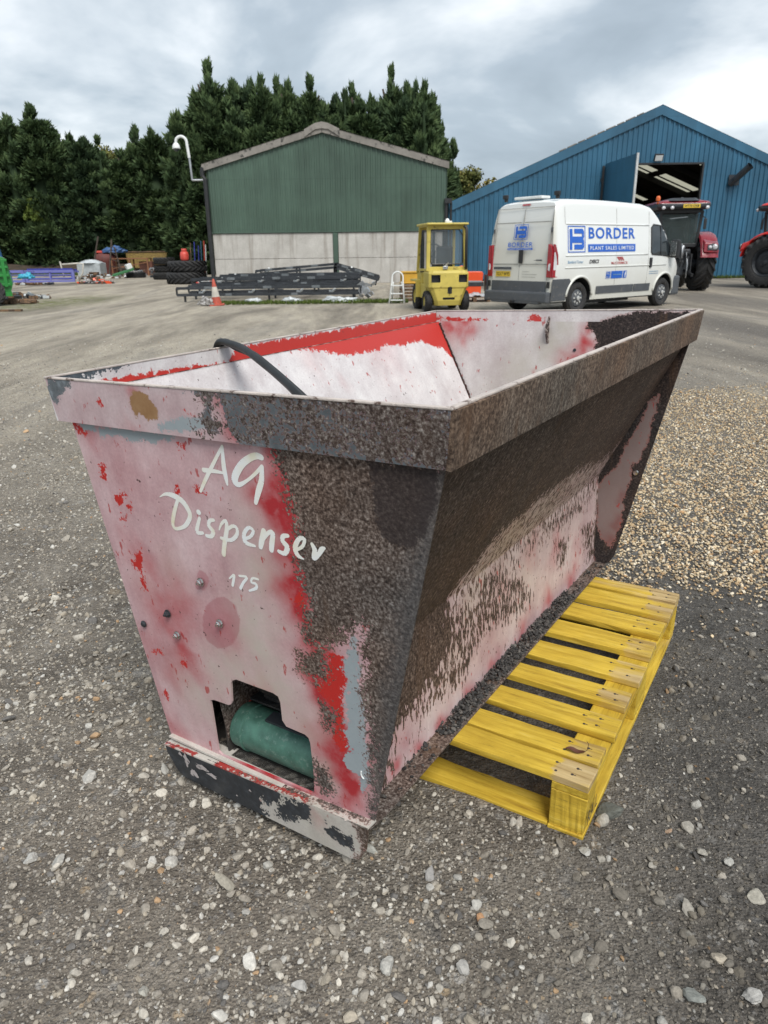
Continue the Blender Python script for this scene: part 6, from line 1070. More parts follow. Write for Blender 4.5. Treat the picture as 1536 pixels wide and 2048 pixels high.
for i,(dx,h,m_) in enumerate([(-.55,2.1,M['old_wood']),(-.35,2.15,M['deep_blue']),(-.15,1.95,M['deep_blue']),(.0,2.2,M['blue_trim']),(.15,2.2,M['gas_red']),(.22,2.0,M['white'])]): mb=MB(); mb.tube([(dx,0,0),(dx+.08,.1,h*.93)],.028); mb.build('pole',m_,t)
t=thing('leaning_ladder','dark timber ladder leaning on the hedge behind the white tank','ladder',(-19.0,52.5,0)); mb=MB()
mb.bar((-.9,0,0),(-.4,.8,2.6),.09,.06); mb.bar((.3,0,0),(.5,.8,2.4),.09,.06); mb.bar((1.2,0,0),(.7,.6,1.9),.08,.06); mb.build('ladder_rail',M['bark'],t); mb=MB()
for i in range(5): f=i/5; mb.bar((.3+.2*f,.8*f,2.4*f+.2),(1.2-.5*f,.6*f,1.9*f+.2),.04,.04)
mb.build('rung',M['bark'],t)
# weeds
def weeds(label,x0,x1,y0,y1,n,seed,h=.16):
    r=np.random.RandomState(seed); V=[];Fq=[];T=[]
    for i in range(n):
        x=r.uniform(x0,x1);y=r.uniform(y0,y1)
        for k in range(5):
            a=r.uniform(0,6.28); l=h*r.uniform(.4,1.2); dx,dy=math.cos(a)*l*.5,math.sin(a)*l*.5; b0=len(V); w=.012; V+=[(x-w*math.sin(a),y+w*math.cos(a),0),(x+w*math.sin(a),y-w*math.cos(a),0),(x+dx,y+dy,l)]; Fq.append((b0,b0+1,b0+2)); T+=[r.uniform(.1,.9)]*3
    C=np.ones((len(V),4)); C[:,:3]=np.array(T)[:,None]; me=np_mesh('weeds',np.array(V),np.array(Fq),M['ivy'],C,k=3); o=link(bpy.data.objects.new('weeds',me)); tag(o,label,'weeds',kind='stuff')
weeds('low green weeds growing at the foot of the blue workshop wall',15.5,19.0,37.2,37.55,400,1)
weeds('thin grass growing through the gravel along the black frames',-5.2,.8,22.2,23.2,1400,2,.10)
weeds('rough grass along the foot of the earth bank',-30,-11,56,58,1500,3,.25)
# ------------------------------------------------------------------ hopper
HM=Matrix(((0.83107,0.55491,-0.0374),(-0.55499,0.83181,0.00912),(0.03617,0.01317,0.99926))); HO=Vector((-0.30871643,1.4535112,0.16368811))
hop=thing('feed_hopper','battered pink and rusty metal dispenser hopper with white lettering, resting on a yellow pallet','hopper',HO); hop.rotation_euler=HM.to_euler()
W2,LL,HH,BB=.556,1.8835,1.0268,.0757
def paintmat(name,base,rustc,streak=False,amp=(.05,.12),discc=(.34,.085,.11),discf=.45,brown=1.0,fstr=1.0,pamp=.05,rimc=(.30,.08,.06),redc=(.44,.022,.018),fadec=(.40,.028,.036),creamc=(.50,.45,.39),chips=.745,wear=1.0,steelc=(.075,.09,.105)):
    m,nt,b=newmat(name); v=objc(nt); vv=mapv(nt,v,scale=(1,1,.30)) if streak else v
    A=lambda n: N(nt,'ShaderNodeAttribute',attribute_name=n).outputs['Fac']
    nL=noise(nt,v,7,6,.6); nM=noise(nt,vv,42 if streak else 38,6,.65); nS=noise(nt,vv,95 if streak else 155,4,.6); nX=noise(nt,v,480,3,.6); nR=noise(nt,v,135,5,.65); nB=noise(nt,v,2.6,5,.55)
    nV=noise(nt,mapv(nt,v,scale=(1,1,.12)),26,5,.6)
    c=ramp(nt,nL,[(.28,base[0]),(.5,base[1]),(.74,base[2])])
    c=mixc(nt,1.0,c,ramp(nt,nS,[(.25,(.90,.88,.88)),(.75,(1.10,1.10,1.10))]),'MULTIPLY')
    c=mixc(nt,1.0,c,ramp(nt,nV,[(.3,(.93,.91,.92)),(.7,(1.06,1.06,1.06))]),'MULTIPLY')
    cf=mth(nt,'MULTIPLY',A('f_cream'),ramp(nt,nM,[(.25,(.55,.55,.55)),(.7,(1,1,1))])); c=mixc(nt,cf,c,creamc)
    ff=mth(nt,'MULTIPLY',A('f_fade'),ramp(nt,mth(nt,'ADD',mth(nt,'MULTIPLY',nM,.5),mth(nt,'MULTIPLY',nL,.5)),[(.34,(.62,.62,.62)),(.56,(1,1,1))]),clamp=True); ff=mth(nt,'MULTIPLY',ff,fstr,clamp=True); c=mixc(nt,ff,c,fadec)
    def thr(f,a1,a2,w=.004):
        s=mth(nt,'ADD',f,mth(nt,'ADD',mth(nt,'MULTIPLY',mth(nt,'SUBTRACT',nM,.5),a1),mth(nt,'MULTIPLY',mth(nt,'SUBTRACT',nS,.5),a2)))
        return ramp(nt,mth(nt,'ADD',mth(nt,'MULTIPLY',s,10.0),.5),[(.5-w*5,(0,0,0)),(.5+w*5,(1,1,1))])
    c=mixc(nt,mth(nt,'MULTIPLY',thr(A('s_disc'),.02,.01),discf),c,discc)
    # small scattered red scuffs
    sc=ramp(nt,noise(nt,mapv(nt,v,scale=(1,1,.45),loc=(3,1,2)),46,4,.55),[(.655,(0,0,0)),(.69,(.75,.75,.75))]); c=mixc(nt,mth(nt,'MULTIPLY',sc,wear),c,tuple(k*.85 for k in redc))
    c=mixc(nt,thr(A('s_red'),pamp,pamp*.6),c,mixc(nt,nX,redc,tuple(min(1,k*1.25) for k in redc)))
    c=mixc(nt,thr(A('s_primer'),pamp*.9,pamp*.5),c,mixc(nt,nM,(.27,.32,.345),(.36,.40,.42)))
    st=thr(A('s_steel'),.10,.05); c=mixc(nt,st,c,ramp(nt,nM,[(.3,tuple(k*.6 for k in steelc)),(.55,steelc),(.72,tuple(k*1.9 for k in steelc))]))
    c=mixc(nt,thr(A('s_ochre'),.03,.02),c,mixc(nt,nM,(.22,.105,.04),(.40,.25,.13)))
    ch=ramp(nt,noise(nt,mapv(nt,v,loc=(7,5,1)),75,3,.55),[(chips,(0,0,0)),(chips+.02,(1,1,1))]); c=mixc(nt,mth(nt,'MULTIPLY',ch,wear),c,(.07,.04,.035))
    rf=thr(A('s_rust'),amp[0],amp[1])
    rc=ramp(nt,mth(nt,'ADD',mth(nt,'MULTIPLY',nR,.7),mth(nt,'MULTIPLY',nS,.3)),[(.37,rustc[0]),(.47,rustc[1]),(.56,rustc[2]),(.66,rustc[3])])
    rc=mixc(nt,mth(nt,'MULTIPLY',ramp(nt,nB,[(.35,(0,0,0)),(.7,(.75,.75,.75))]),brown),rc,mixc(nt,1.0,rc,(1.25,.86,.62),'MULTIPLY')); rc=mixc(nt,1.0,rc,ramp(nt,nL,[(.3,(.72,.72,.72)),(.7,(1.25,1.25,1.25))]),'MULTIPLY')
    rim_=thr(mth(nt,'ADD',A('s_rust'),.006),amp[0],amp[1],.003); c=mixc(nt,mth(nt,'MULTIPLY',rim_,.45),c,rimc)
    br=ramp(nt,noise(nt,mapv(nt,v,scale=(1,1,.16),loc=(2,9,4)),14,6,.65),[(.55,(0,0,0)),(.70,(.75,.75,.75))]); rc=mixc(nt,mth(nt,'MULTIPLY',br,brown),rc,(.10,.055,.030))
    c=mixc(nt,rf,c,rc)
    bare_=ramp(nt,mth(nt,'ADD',mth(nt,'MULTIPLY',mth(nt,'ADD',A('s_bare'),mth(nt,'MULTIPLY',mth(nt,'SUBTRACT',nM,.5),.05)),12.0),.5),[(.2,(0,0,0)),(.8,(1,1,1))])
    c=mixc(nt,mth(nt,'MULTIPLY',bare_,.75),c,ramp(nt,nS,[(.35,(.045,.043,.044)),(.65,(.115,.112,.112))]))
    c=mixc(nt,mth(nt,'MULTIPLY',thr(A('s_soot'),.06,.03),.8),c,(.028,.020,.020))
    LK(nt,c,b.inputs['Base Color']); LK(nt,ramp(nt,rf,[(0,(.42,.42,.42)),(1,(.80,.80,.80))]),b.inputs['Roughness']); b.inputs['Specular IOR Level'].default_value=.35
    h=mth(nt,'ADD',mth(nt,'MULTIPLY',mth(nt,'MULTIPLY',nS,rf),1.0),mth(nt,'MULTIPLY',rf,.25)); h=mth(nt,'ADD',h,mth(nt,'MULTIPLY',nM,.15)); bump(nt,b,h,.55,.004)
    return m
RUST_F=[(.018,.012,.010),(.070,.053,.045),(.165,.143,.130),(.36,.34,.32)]
RUST_S=[(.014,.009,.007),(.045,.030,.023),(.105,.078,.063),(.24,.20,.17)]
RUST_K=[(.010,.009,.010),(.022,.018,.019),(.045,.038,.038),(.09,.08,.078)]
PINK=[(.45,.27,.285),(.56,.385,.40),(.67,.53,.54)]
M['h_front']=paintmat('faded_pink_paint',PINK,RUST_F,amp=(.08,.15),chips=.70,fstr=1.15,brown=.8,pamp=.085)
M['h_side']=paintmat('side_wall_paint',[(.40,.26,.27),(.52,.40,.395),(.62,.53,.51)],RUST_S,streak=True,amp=(.10,.30),chips=.70,brown=.6,creamc=(.40,.33,.26))
M['h_band']=paintmat('rim_band_paint',[(.44,.31,.325),(.53,.41,.42),(.62,.53,.54)],[(.022,.014,.012),(.062,.045,.038),(.150,.132,.122),(.34,.325,.31)],amp=(.17,.16),steelc=(.135,.155,.17),brown=.25)
M['h_in']=paintmat('inner_wall_paint',chips=.70,base=[(.50,.46,.46),(.63,.61,.61),(.74,.73,.72)],rustc=RUST_F,amp=(.05,.06),redc=(.44,.035,.028),fadec=(.50,.06,.06),creamc=(.52,.49,.43))
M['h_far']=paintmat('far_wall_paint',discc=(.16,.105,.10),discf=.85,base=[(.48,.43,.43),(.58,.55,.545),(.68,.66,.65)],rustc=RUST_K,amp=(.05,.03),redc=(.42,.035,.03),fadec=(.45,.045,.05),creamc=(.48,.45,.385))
M['h_rband']=paintmat('rusty_band_paint',PINK,[(.026,.018,.013),(.078,.060,.047),(.155,.128,.103),(.27,.24,.20)],streak=True,amp=(.06,.1))
M['h_lip']=paintmat('lip_paint',[(.42,.40,.35),(.50,.48,.43),(.56,.54,.50)],RUST_F,amp=(.05,.08),steelc=(.035,.040,.047),wear=.6,redc=(.30,.035,.03))
def grid_panel(name,outline,fn,mat,parent,res,fields,holes=(),thick=.005,offset=-1,cap=.3,rustcap=None,inv=False):
    pts=[Vector(p) for p in outline]; ed=[]
    # densify the outline
    def dens(poly):
        o=[]
        for i in range(len(poly)):
            a=np.array(poly[i][:2]);b_=np.array(poly[(i+1)%len(poly)][:2]); k=max(1,int(np.linalg.norm(b_-a)/(res*1.3)))
            for q in range(k): o.append(a+(b_-a)*q/k)
        return o
    allv=[]; edges=[]
    for poly in [outline]+list(holes):
        d=dens(poly); b0=len(allv); allv+=d; edges+=[(b0+i,b0+(i+1)%len(d)) for i in range(len(d))]
    o=np.array(outline)[:,:2]; mn,mxx=o.min(0),o.max(0); gx_=np.arange(mn[0],mxx[0],res); gy_=np.arange(mn[1],mxx[1],res)
    G=np.array([(x+(res/2 if j%2 else 0),y) for j,y in enumerate(gy_) for x in gx_]); ok=sdf(G,outline)>res*.45
    for h in holes: ok&=sdf(G,h)<-res*.45
    allv+=list(G[ok]); V,E_,F_,_,_,_=delaunay_2d_cdt([Vector((float(p[0]),float(p[1]))) for p in allv],edges,[],0,1e-6)
    P=np.array([(q.x,q.y) for q in V]); cen=np.array([P[list(f)].mean(0) for f in F_]); keep=inpoly(cen,outline)
    for h in holes: keep&=~inpoly(cen,h)
    F_=[f for f,k in zip(F_,keep) if k]
    me=bpy.data.meshes.new(name); me.from_pydata([fn(float(a),float(b_)) for a,b_ in P],[],F_); me.update(); me.materials.append(mat)
    def put(n,a): at_=me.attributes.new(n,'FLOAT','POINT'); at_.data.foreach_set('value',a.astype(np.float32))
    def S_(k):
        a=np.full(len(P),-cap)
        for poly in fields.get(k,[]): a=np.maximum(a,sdf(P,poly))
        return np.clip(a,-cap,cap)
    ru=S_('rust')
    if inv: ru=np.maximum(np.maximum(np.minimum(ru,.006),np.minimum(S_('rust2')*.6-.012,-.012+.0*ru)),np.maximum(-S_('pink'),-.052))
    elif 'pink' in fields and fields['pink']: ru=np.minimum(np.maximum(ru,S_('dark')),-S_('pink'))
    else: ru=np.maximum(ru,S_('dark'))
    if rustcap is not None: ru=np.minimum(ru,rustcap(P) if callable(rustcap) else rustcap)
    put('s_rust',ru)
    for k in ('red','primer','disc','steel','ochre','soot','bare'): put('s_'+k,S_(k))
    PW_=P+np.stack([.014*np.sin(P[:,1]*31+P[:,0]*17)+.008*np.sin(P[:,1]*83-P[:,0]*41),.018*np.sin(P[:,0]*37+P[:,1]*11+1)+.009*np.sin(P[:,0]*97+P[:,1]*53)],-1)
    for k in ('fade','cream'):
        a=np.zeros(len(P))
        for (x,y,r_,am) in fields.get(k,[]): a=np.maximum(a,am*np.exp(-(((PW_[:,0]-x)**2+(PW_[:,1]-y)**2)/(r_*r_*fields.get('rs',1.2)))**.9))
        if k=='fade' and 'fadep' in fields:
            for poly in fields['fadep']: q_=np.clip(.62+sdf(PW_,poly)/.085,0,1); a=np.maximum(a,q_*q_*(3-2*q_))
        put('f_'+k,a)
    ob=link(bpy.data.objects.new(name,me),parent)
    if thick: s=ob.modifiers.new('solid','SOLIDIFY'); s.thickness=thick; s.offset=offset
    return ob
fy=lambda z:(HH-z)*BB/HH
CUT=PD['cut']; CUT=[p[:2] for p in CUT]
fr=dict(PD['front']); fr['rs']=1.5; fr['soot']=[[(.37,.92),(.52,.92),(.515,.86),(.485,.80),(.46,.765),(.415,.755),(.385,.78),(.38,.84)]]
front_out=[(-.515,.975),(.537,.975),(.532,.92),(.284,.012),(.279,.004),(-.425,-.015),(-.427,-.01)]
fp=grid_panel('front_plate',front_out,lambda x,z:(x,fy(z),z),M['h_front'],hop,.0085,fr,holes=[CUT],thick=.006)
bd=dict(PD['frontband']); bd['steel']=bd['steel']+[[(.02,1.04),(.57,1.04),(.57,.90),(.10,.90),(.04,.95)]]
bcap=lambda P: np.interp(P[:,0],[-.2,.0,.15,.3,.5,.6],[-.05,-.004,-.002,.008,.02,.04])
grid_panel('rim_band',[(-.556,1.027),(.556,1.027),(.541,.922),(-.548,.922)],lambda x,z:(x,-.012+(1.027-z)*.08,z),M['h_band'],hop,.0085,bd,thick=.010,rustcap=bcap)
rb={'rust':[[(-1,-1),(3,-1),(3,3),(-1,3)]],'steel':[],'ochre':[[(.0,1.03),(.0,.99),(.25,1.0),(.5,.995),(1.0,1.01),(1.9,1.02),(1.9,1.03)]]}
grid_panel('rim_band',[(-.010,1.027),(1.893,1.027),(1.888,.922),(-.004,.922)],lambda y,z:(.556-(1.027-z)*.15,y,z),M['h_rband'],hop,.02,rb,thick=.010,offset=1)
lw=PD['left']
lb={'rust':[[(1.5,.5),(1.9,.5),(1.9,.98),(1.5,.95)]] and [],'red':[[(.08,1.00),(.6,.985),(.64,1.022),(1.9,1.022),(1.9,.90),(.0,.90)]],'steel':[[(-.05,1.1),(.35,1.1),(.2,1.018),(-.05,1.0)]]}
grid_panel('rim_band',[(-.010,1.027),(1.893,1.027),(1.888,.922),(-.004,.922)],lambda y,z:(-.556+(1.027-z)*.06,y,z),M['h_in'],hop,.012,lb,thick=.006,offset=0)
grid_panel('rim_band',[(-.550,1.027),(.552,1.027),(.540,.922),(-.545,.922)],lambda x,z:(x,1.893-(1.027-z)*.07,z),M['h_far'],hop,.012,{'red':[[(-.55,1.0),(-.3,.995),(-.3,.985),(-.55,.985)],[(-.10,1.004),(-.06,1.004),(-.06,.985),(-.12,.985)]],'dark':[[(.33,1.021),(.6,1.021),(.6,.9),(.16,.9),(.2,.99)]]},thick=.006,offset=0)
# rim top edges
M['edge_cream']=smat('worn_rim_edge',(.50,.44,.40),.6,var=.2,scale=14,c2=(.10,.06,.045),thr=.60,bmp=.3)
def edge(a,b_,w=.011,h=.005):
    mb=MB(); a=Vector(a);b_=Vector(b_); mb.bar(a,b_,w,h); return mb.build('rim_edge',M['edge_cream'],hop,bevel=.0015)
edge((-.560,-.008,1.0285),(.560,-.008,1.0285)); edge((.555,-.006,1.0287),(.555,1.892,1.0287),.013); edge((-.556,-.006,1.0283),(-.556,1.892,1.0283),.009); edge((-.552,1.893,1.0286),(.552,1.893,1.0286),.010)
# side walls: slope and upright part
zk=.376
def wallx(z): return .226+(z-zk)/(.923-zk)*(.515-.226) if z>zk else .226+(zk-z)*.012
sw=dict(PD['side']); sw['rust2']=[[(-.1,.35),(.5,.375),(1.9,.372),(1.9,.56),(.9,.60),(.5,.56),(-.1,.5)],[(.35,.10),(.75,.20),(.8,.372),(.3,.372)],[(.8,.30),(1.85,.33),(1.85,.372),(.8,.372)]]; sw['rs']=.9; sw['fade']=[[a,b_,r_,am*.75] for a,b_,r_,am in sw['fade']]; 
grid_panel('side_wall',[(.006,.965),(1.882,.965),(1.884-(HH-zk)*BB/HH,zk),(1.884-BB,.0),(.078,.0),(.05,zk)],lambda y,z:(wallx(z),y,z),M['h_side'],hop,.012,sw,thick=.004,offset=1,inv=True)
grid_panel('side_wall',[(.02,.982),(1.882,.982),(1.884-(HH-.3)*BB/HH,.3),(1.81,.05),(.098,.05),(.072,.3)],lambda y,z:(-(.534-(.980-z)*.507) if z>.34 else -.2095,y,z),M['h_in'],hop,.012,dict(lw,primer=[],rust=[[(-.1,-.1),(2,-.1),(2,.37),(-.1,.37)]],fade=[[a,b_,r_,am*.5] for a,b_,r_,am in lw['fade']]),thick=.004,offset=0)  # lower part of this wall darkened through the rust field
mb=MB(); mb.add([(-.553,.0,.983),(-.532,.0,.9815),(-.532,1.885,.9815),(-.553,1.885,.983)],[(0,1,2,3)]); mb.build('wall_flange',M['h_lip'],hop)
fa=PD['far']; fa2=dict(fa); fa2['rs']=.9; fa2['dark']=fa['steel']; fa2['steel']=[]; fa2['disc']=[[(.53,.90),(.34,.03),(.20,-.02),(.22,.376),(.50,.90)]]  # disc polygon here paints the shade under the sloping wall into the flange
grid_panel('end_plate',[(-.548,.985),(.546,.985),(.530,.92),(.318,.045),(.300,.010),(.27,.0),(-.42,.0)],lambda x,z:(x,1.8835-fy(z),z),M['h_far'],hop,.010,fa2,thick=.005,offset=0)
# weld seams with rust
M['weld']=smat('rusty_weld',(.10,.035,.03),.9,var=.5,scale=60,c2=(.02,.015,.015),thr=.5,bmp=.8)
mb=MB(); r=random.Random(2)
for i in range(150):
    f=i/149; z=.975-f*.62; x=-(.534-(.980-z)*.507)+.004; y=1.8835-fy(z)-.006; mb.lathe([(0,-.004),(.0045,-.002),(.005,.002),(0,.004)],6,c=(x+r.uniform(-.002,.003),y+r.uniform(-.002,.001),z))
mb.build('weld_seam',M['weld'],hop)
# base ledge, trough, roller, inner plates
led={'rust':[[(.20,.05),(.31,.05),(.31,.3),(.20,.3)],[(.19,.2),(.30,.2),(.30,1.9),(.19,1.9)],[(.19,.0),(.225,.0),(.24,.3),(.19,.3)]],'fade':[(.225,.1,.03,.5)]}
grid_panel('base_ledge',[(-.42,.062),(.279,.062),(.288,.12),(.286,1.825),(-.40,1.825)],lambda x,y:(x,y,.002),M['h_lip'],hop,.010,led,holes=[[(-.36,.12),(.20,.12),(.20,1.78),(-.36,1.78)]],thick=.006,offset=-1)
lipf={'steel':[[(-.44,-.16),(-.44,.03),(.0,.03),(.02,-.02),(.0,-.05),(-.07,-.065),(-.05,-.10),(-.10,-.14)],[(.0,-.03),(.07,.0),(.11,.0),(.10,-.05),(.02,-.09),(-.02,-.1)],[(.16,-.03),(.23,-.05),(.22,-.09),(.14,-.07)]],'primer':[],'fade':[(.14,-.05,.03,.3)],'rust':[[(.245,.02),(.30,.02),(.30,-.13),(.225,-.13),(.262,-.06)]],
 'pink':[]}
lipf['rust'].append([(-.372,.0),(-.371,.0),(-.371,.001)])
cap_=lambda P: P
lz=lambda x:-.018+(x+.425)/.708*.032
lp=grid_panel('front_lip',[(-.428,-.018),(-.427,-.05),(-.400,-.108),(-.372,-.122),(.215,-.120),(.245,-.108),(.270,-.06),(.284,.010),(.284,.013)],lambda x,z:(x,.048+max(0,-z)*.10,z),M['h_lip'],hop,.008,lipf,thick=.006)
bl_=lambda cx,cz,rx,rz,sd:[(cx+rx*math.cos(a)*(1+.35*math.sin(3*a+sd)+.2*math.sin(7*a+2*sd)),cz+rz*math.sin(a)*(1+.3*math.cos(4*a+sd))) for a in np.linspace(0,6.283,26)[:-1]]
chips=[bl_(-.345,-.045,.010,.022,1),bl_(-.325,-.083,.014,.015,3),bl_(-.285,-.045,.024,.010,2),bl_(-.243,-.058,.018,.007,5),bl_(-.365,-.03,.006,.007,4),bl_(-.10,-.045,.004,.004,4),bl_(-.16,-.09,.003,.003,2)]
M['chip']=smat('chip_cream',(.42,.38,.37),.6,var=.15,scale=30,c2=(.05,.05,.055),thr=.6)
for c_ in chips: decal('paint_chip',[c_],lambda x,z:(x,.0465+max(0,-z)*.10,z),M['chip'],hop)
tl={'red':[[(-.43,.0495),(-.30,.0495),(-.30,.0600),(-.43,.06)],[(-.22,.049),(.10,.049),(.10,.070),(-.22,.070)]],'rust':[[(-.15,.062),(.12,.060),(.12,.072),(-.15,.072)],[(.12,.060),(.27,.064),(.27,.078),(.12,.078)]]}
grid_panel('lip_top',[(-.428,.048),(.284,.048),(.286,.080),(-.424,.080)],lambda x,y:(x,y,lz(x)+.0005),M['h_lip'],hop,.006,tl,thick=.005)
M['roller_green']=smat('roller_green_paint',(.060,.15,.115),.45,metal=.1,var=.3,scale=30,c2=(.12,.205,.17),thr=.60,bmp=.08)
mb=MB(); mb.lathe([(0,-.205),(.058,-.205),(.062,-.200),(.062,-.168),(.0655,-.166),(.0655,-.160),(.062,-.158),(.062,.118),(.0655,.12),(.0655,.126),(.062,.128),(.062,.165),(0,.165)],48,axis='X',c=(0,.158,.062)); ro=mb.build('roller',M['roller_green'],hop,autosm=30)
mb=MB(); mb.tube([(-.25,.158,.062),(.205,.158,.062)],.014,n=14); mb.build('roller_shaft',M['dark_steel'],ro)
mb=MB(); mb.box((-.02,.75,.135),(.34,1.15,.006)); mb.box((-.02,.205,.150),(.26,.03,.018),rot=Matrix.Rotation(.4,3,'X')); mb.build('belt',smat('belt_rubber',(.03,.03,.03),.8,c2=(.08,.07,.06),thr=.55,bmp=.5),hop)
mb=MB(); mb.box((.01,.150,.125),(.215,.036,.007),rot=Matrix.Rotation(.12,3,'X')); mb.box((.02,.20,.133),(.20,.07,.006),rot=Matrix.Rotation(.1,3,'X'))
mb.build('scraper',M['dark_steel'],hop)
M['inner_dark']=smat('grimy_steel',(.028,.025,.022),.8,var=.4,scale=14,c2=(.12,.10,.08),thr=.58)
mb=MB(); mb.add([(-.22,.10,.31),(.05,.10,.32),(.02,.22,.15),(-.12,.20,.135),(-.22,.17,.2)],[(0,1,2,3,4)]); mb.add([(-.41,.06,.80),(.41,.06,.80),(.19,.34,.33),(-.19,.34,.33)],[(0,1,2,3)]); mb.box((-.218,.6,.15),(.006,1.0,.32)); mb.box((.0,.95,-.001),(.40,1.72,.006)); mb.box((0,.42,.2),(.40,.006,.36)); mb.box((-.012,.25,.32),(.39,.30,.006)); mb.build('inner_plate',M['inner_dark'],hop)  # wedge plate, floor, and unseen baffle sheets added to keep the cutout dark
mb=MB(); mb.add([(-.335,.085,.0),(-.335,1.80,.0),(-.335,1.83,.60),(-.335,.04,.60)],[(0,1,2,3)]); mb.box((-.27,.95,-.001),(.125,1.68,.006)); mb.build('side_casing',M['inner_dark'],hop)
mb=MB(); mb.add([(-.333,.12,.30),(.21,.12,.30),(.21,.5,.30),(-.333,.5,.30)],[(0,1,2,3)]); mb.build('shade_cover',M['inner_dark'],hop)  # unseen cover added above the roller so the cutout stays dark
mb=MB(); mb.prism([(.12,.03),(.13,.13),(.17,.20),(.19,.05)],'X',-.215,-.210); mb.build('bearing_plate',M['galv'],hop); mb=MB(); mb.prism([(.13,.03),(.13,.10),(.2,.12),(.2,.03)],'X',-.209,-.206); mb.build('inner_plate',M['gas_red'],hop)
mb=MB(); mb.lathe([(0,-.012),(.018,-.01),(.022,0),(.018,.012),(0,.012)],14,c=(.06,.18,.146)); mb.box((.075,.19,.142),(.05,.03,.02),rot=.5,bev=.004); mb.build('rusted_clamp',smat('clamp_rust',(.13,.055,.03),.9,c2=(.04,.02,.015),bmp=.6,scale=30),hop)
# reinforcing fin inside the far wall
mb=MB(); fin=[(0,1.005),(.004,.99),(.016,.975),(.020,.955),(.014,.93),(.006,.905),(0,.895)]; mb.prism([(1.884-fy(z)-d*1.6,z) for d,z in fin],'X',-.024,-.016); mb.build('fin',M['h_lip'],hop)
# bolts
def bolt(x,z,m_,y=None,n=Vector((0,-1,0)),s=1.0):
    y0=(fy(z)-.003) if y is None else y
    mb=MB(); mb.lathe([(0,.0),(.011*s,.0),(.011*s,.002*s),(.0,.002*s)],18,axis='Y',c=(x,y0-.0025,z)); b_=mb.build('bolt',m_,hop,autosm=40)
    mb=MB(); mb.lathe([(.0,-.008*s),(.0052*s,-.008*s),(.0078*s,-.0065*s),(.0083*s,0)],6,axis='Y',c=(x,y0-.002,z)); mb.lathe([(0,-.013*s),(.0032*s,-.0125*s),(.0035*s,-.007*s)],10,axis='Y',c=(x,y0-.002,z)); mb.build('nut',m_,b_,autosm=30)
for x,z in ((-.151,.556),(-.287,.371),(-.113,.452)): bolt(x,z,M['chrome'])
bolt(-.306,.43,M['dark_steel']); 
mb=MB(); mb.lathe([(0,.0),(.009,.0),(.010,-.003),(.006,-.007),(0,-.007)],16,axis='Y',c=(-.420,fy(.369)-.002,.369)); mb.build('bolt',M['dark_steel'],hop,autosm=40)
mb=MB(); mb.lathe([(0,-.006),(.009,-.005),(.012,0)],18,axis='Y',c=(.377,1.8835-fy(.404)-.003,.404)); mb.build('bolt',M['chrome'],hop,autosm=40)
mb=MB(); mb.lathe([(.0,-.004),(.006,-.004),(.007,0)],14,axis='Y',c=(.095,1.8835-fy(.89)-.003,.875)); mb.build('bolt',M['dark_steel'],hop,autosm=40)
# lettering cut from white vinyl
M['vinyl']=None
m,nt,b=newmat('aged_white_vinyl'); v=objc(nt); LK(nt,ramp(nt,noise(nt,v,9,4,.6),[(.38,(.82,.85,.86)),(.52,(.82,.82,.76)),(.66,(.76,.71,.52))]),b.inputs['Base Color']); b.inputs['Roughness'].default_value=.5; M['vinyl']=m
def strokes(name,ss,parent):
    polys=[]
    for s in ss:
        s=[tuple(p) for p in s]
        # smooth the centreline (Catmull-Rom) then lay overlapping quads and discs
        pts=[]
        if len(s)>2:
            for i in range(len(s)-1):
                p0=np.array(s[max(i-1,0)]);p1=np.array(s[i]);p2=np.array(s[i+1]);p3=np.array(s[min(i+2,len(s)-1)])
                for k in range(5):
                    t_=k/5; pts.append(.5*((2*p1)+(-p0+p2)*t_+(2*p0-5*p1+4*p2-p3)*t_**2+(-p0+3*p1-3*p2+p3)*t_**3))
            pts.append(np.array(s[-1]))
        else: pts=[np.array(p) for p in s]
        for i in range(len(pts)-1):
            a,b_=pts[i],pts[i+1]; d=b_[:2]-a[:2]; L_=np.linalg.norm(d)
            if L_<1e-6: continue
            n_=np.array([-d[1],d[0]])/L_; polys.append([tuple(a[:2]+n_*a[2]/2),tuple(a[:2]-n_*a[2]/2),tuple(b_[:2]-n_*b_[2]/2),tuple(b_[:2]+n_*b_[2]/2)])
        for p in pts[::2]+[pts[-1]]:
            polys.append([(p[0]+abs(p[2])/2*math.cos(q),p[1]+abs(p[2])/2*math.sin(q)) for q in np.linspace(0,2*math.pi,9)[:-1]])
    return decal(name,polys,lambda x,z:(x,fy(z)-.0008,z),M['vinyl'],parent)
for k,ss in PD['words'].items(): strokes('lettering',ss,hop)
mb=MB(); mb.tube([(.272+.008*math.cos(a),fy(.155)-.001,.150+.012*math.sin(a)) for a in np.linspace(2.6,4.7,8)],.0018,n=6); mb.build('scratch',M['white'],hop)
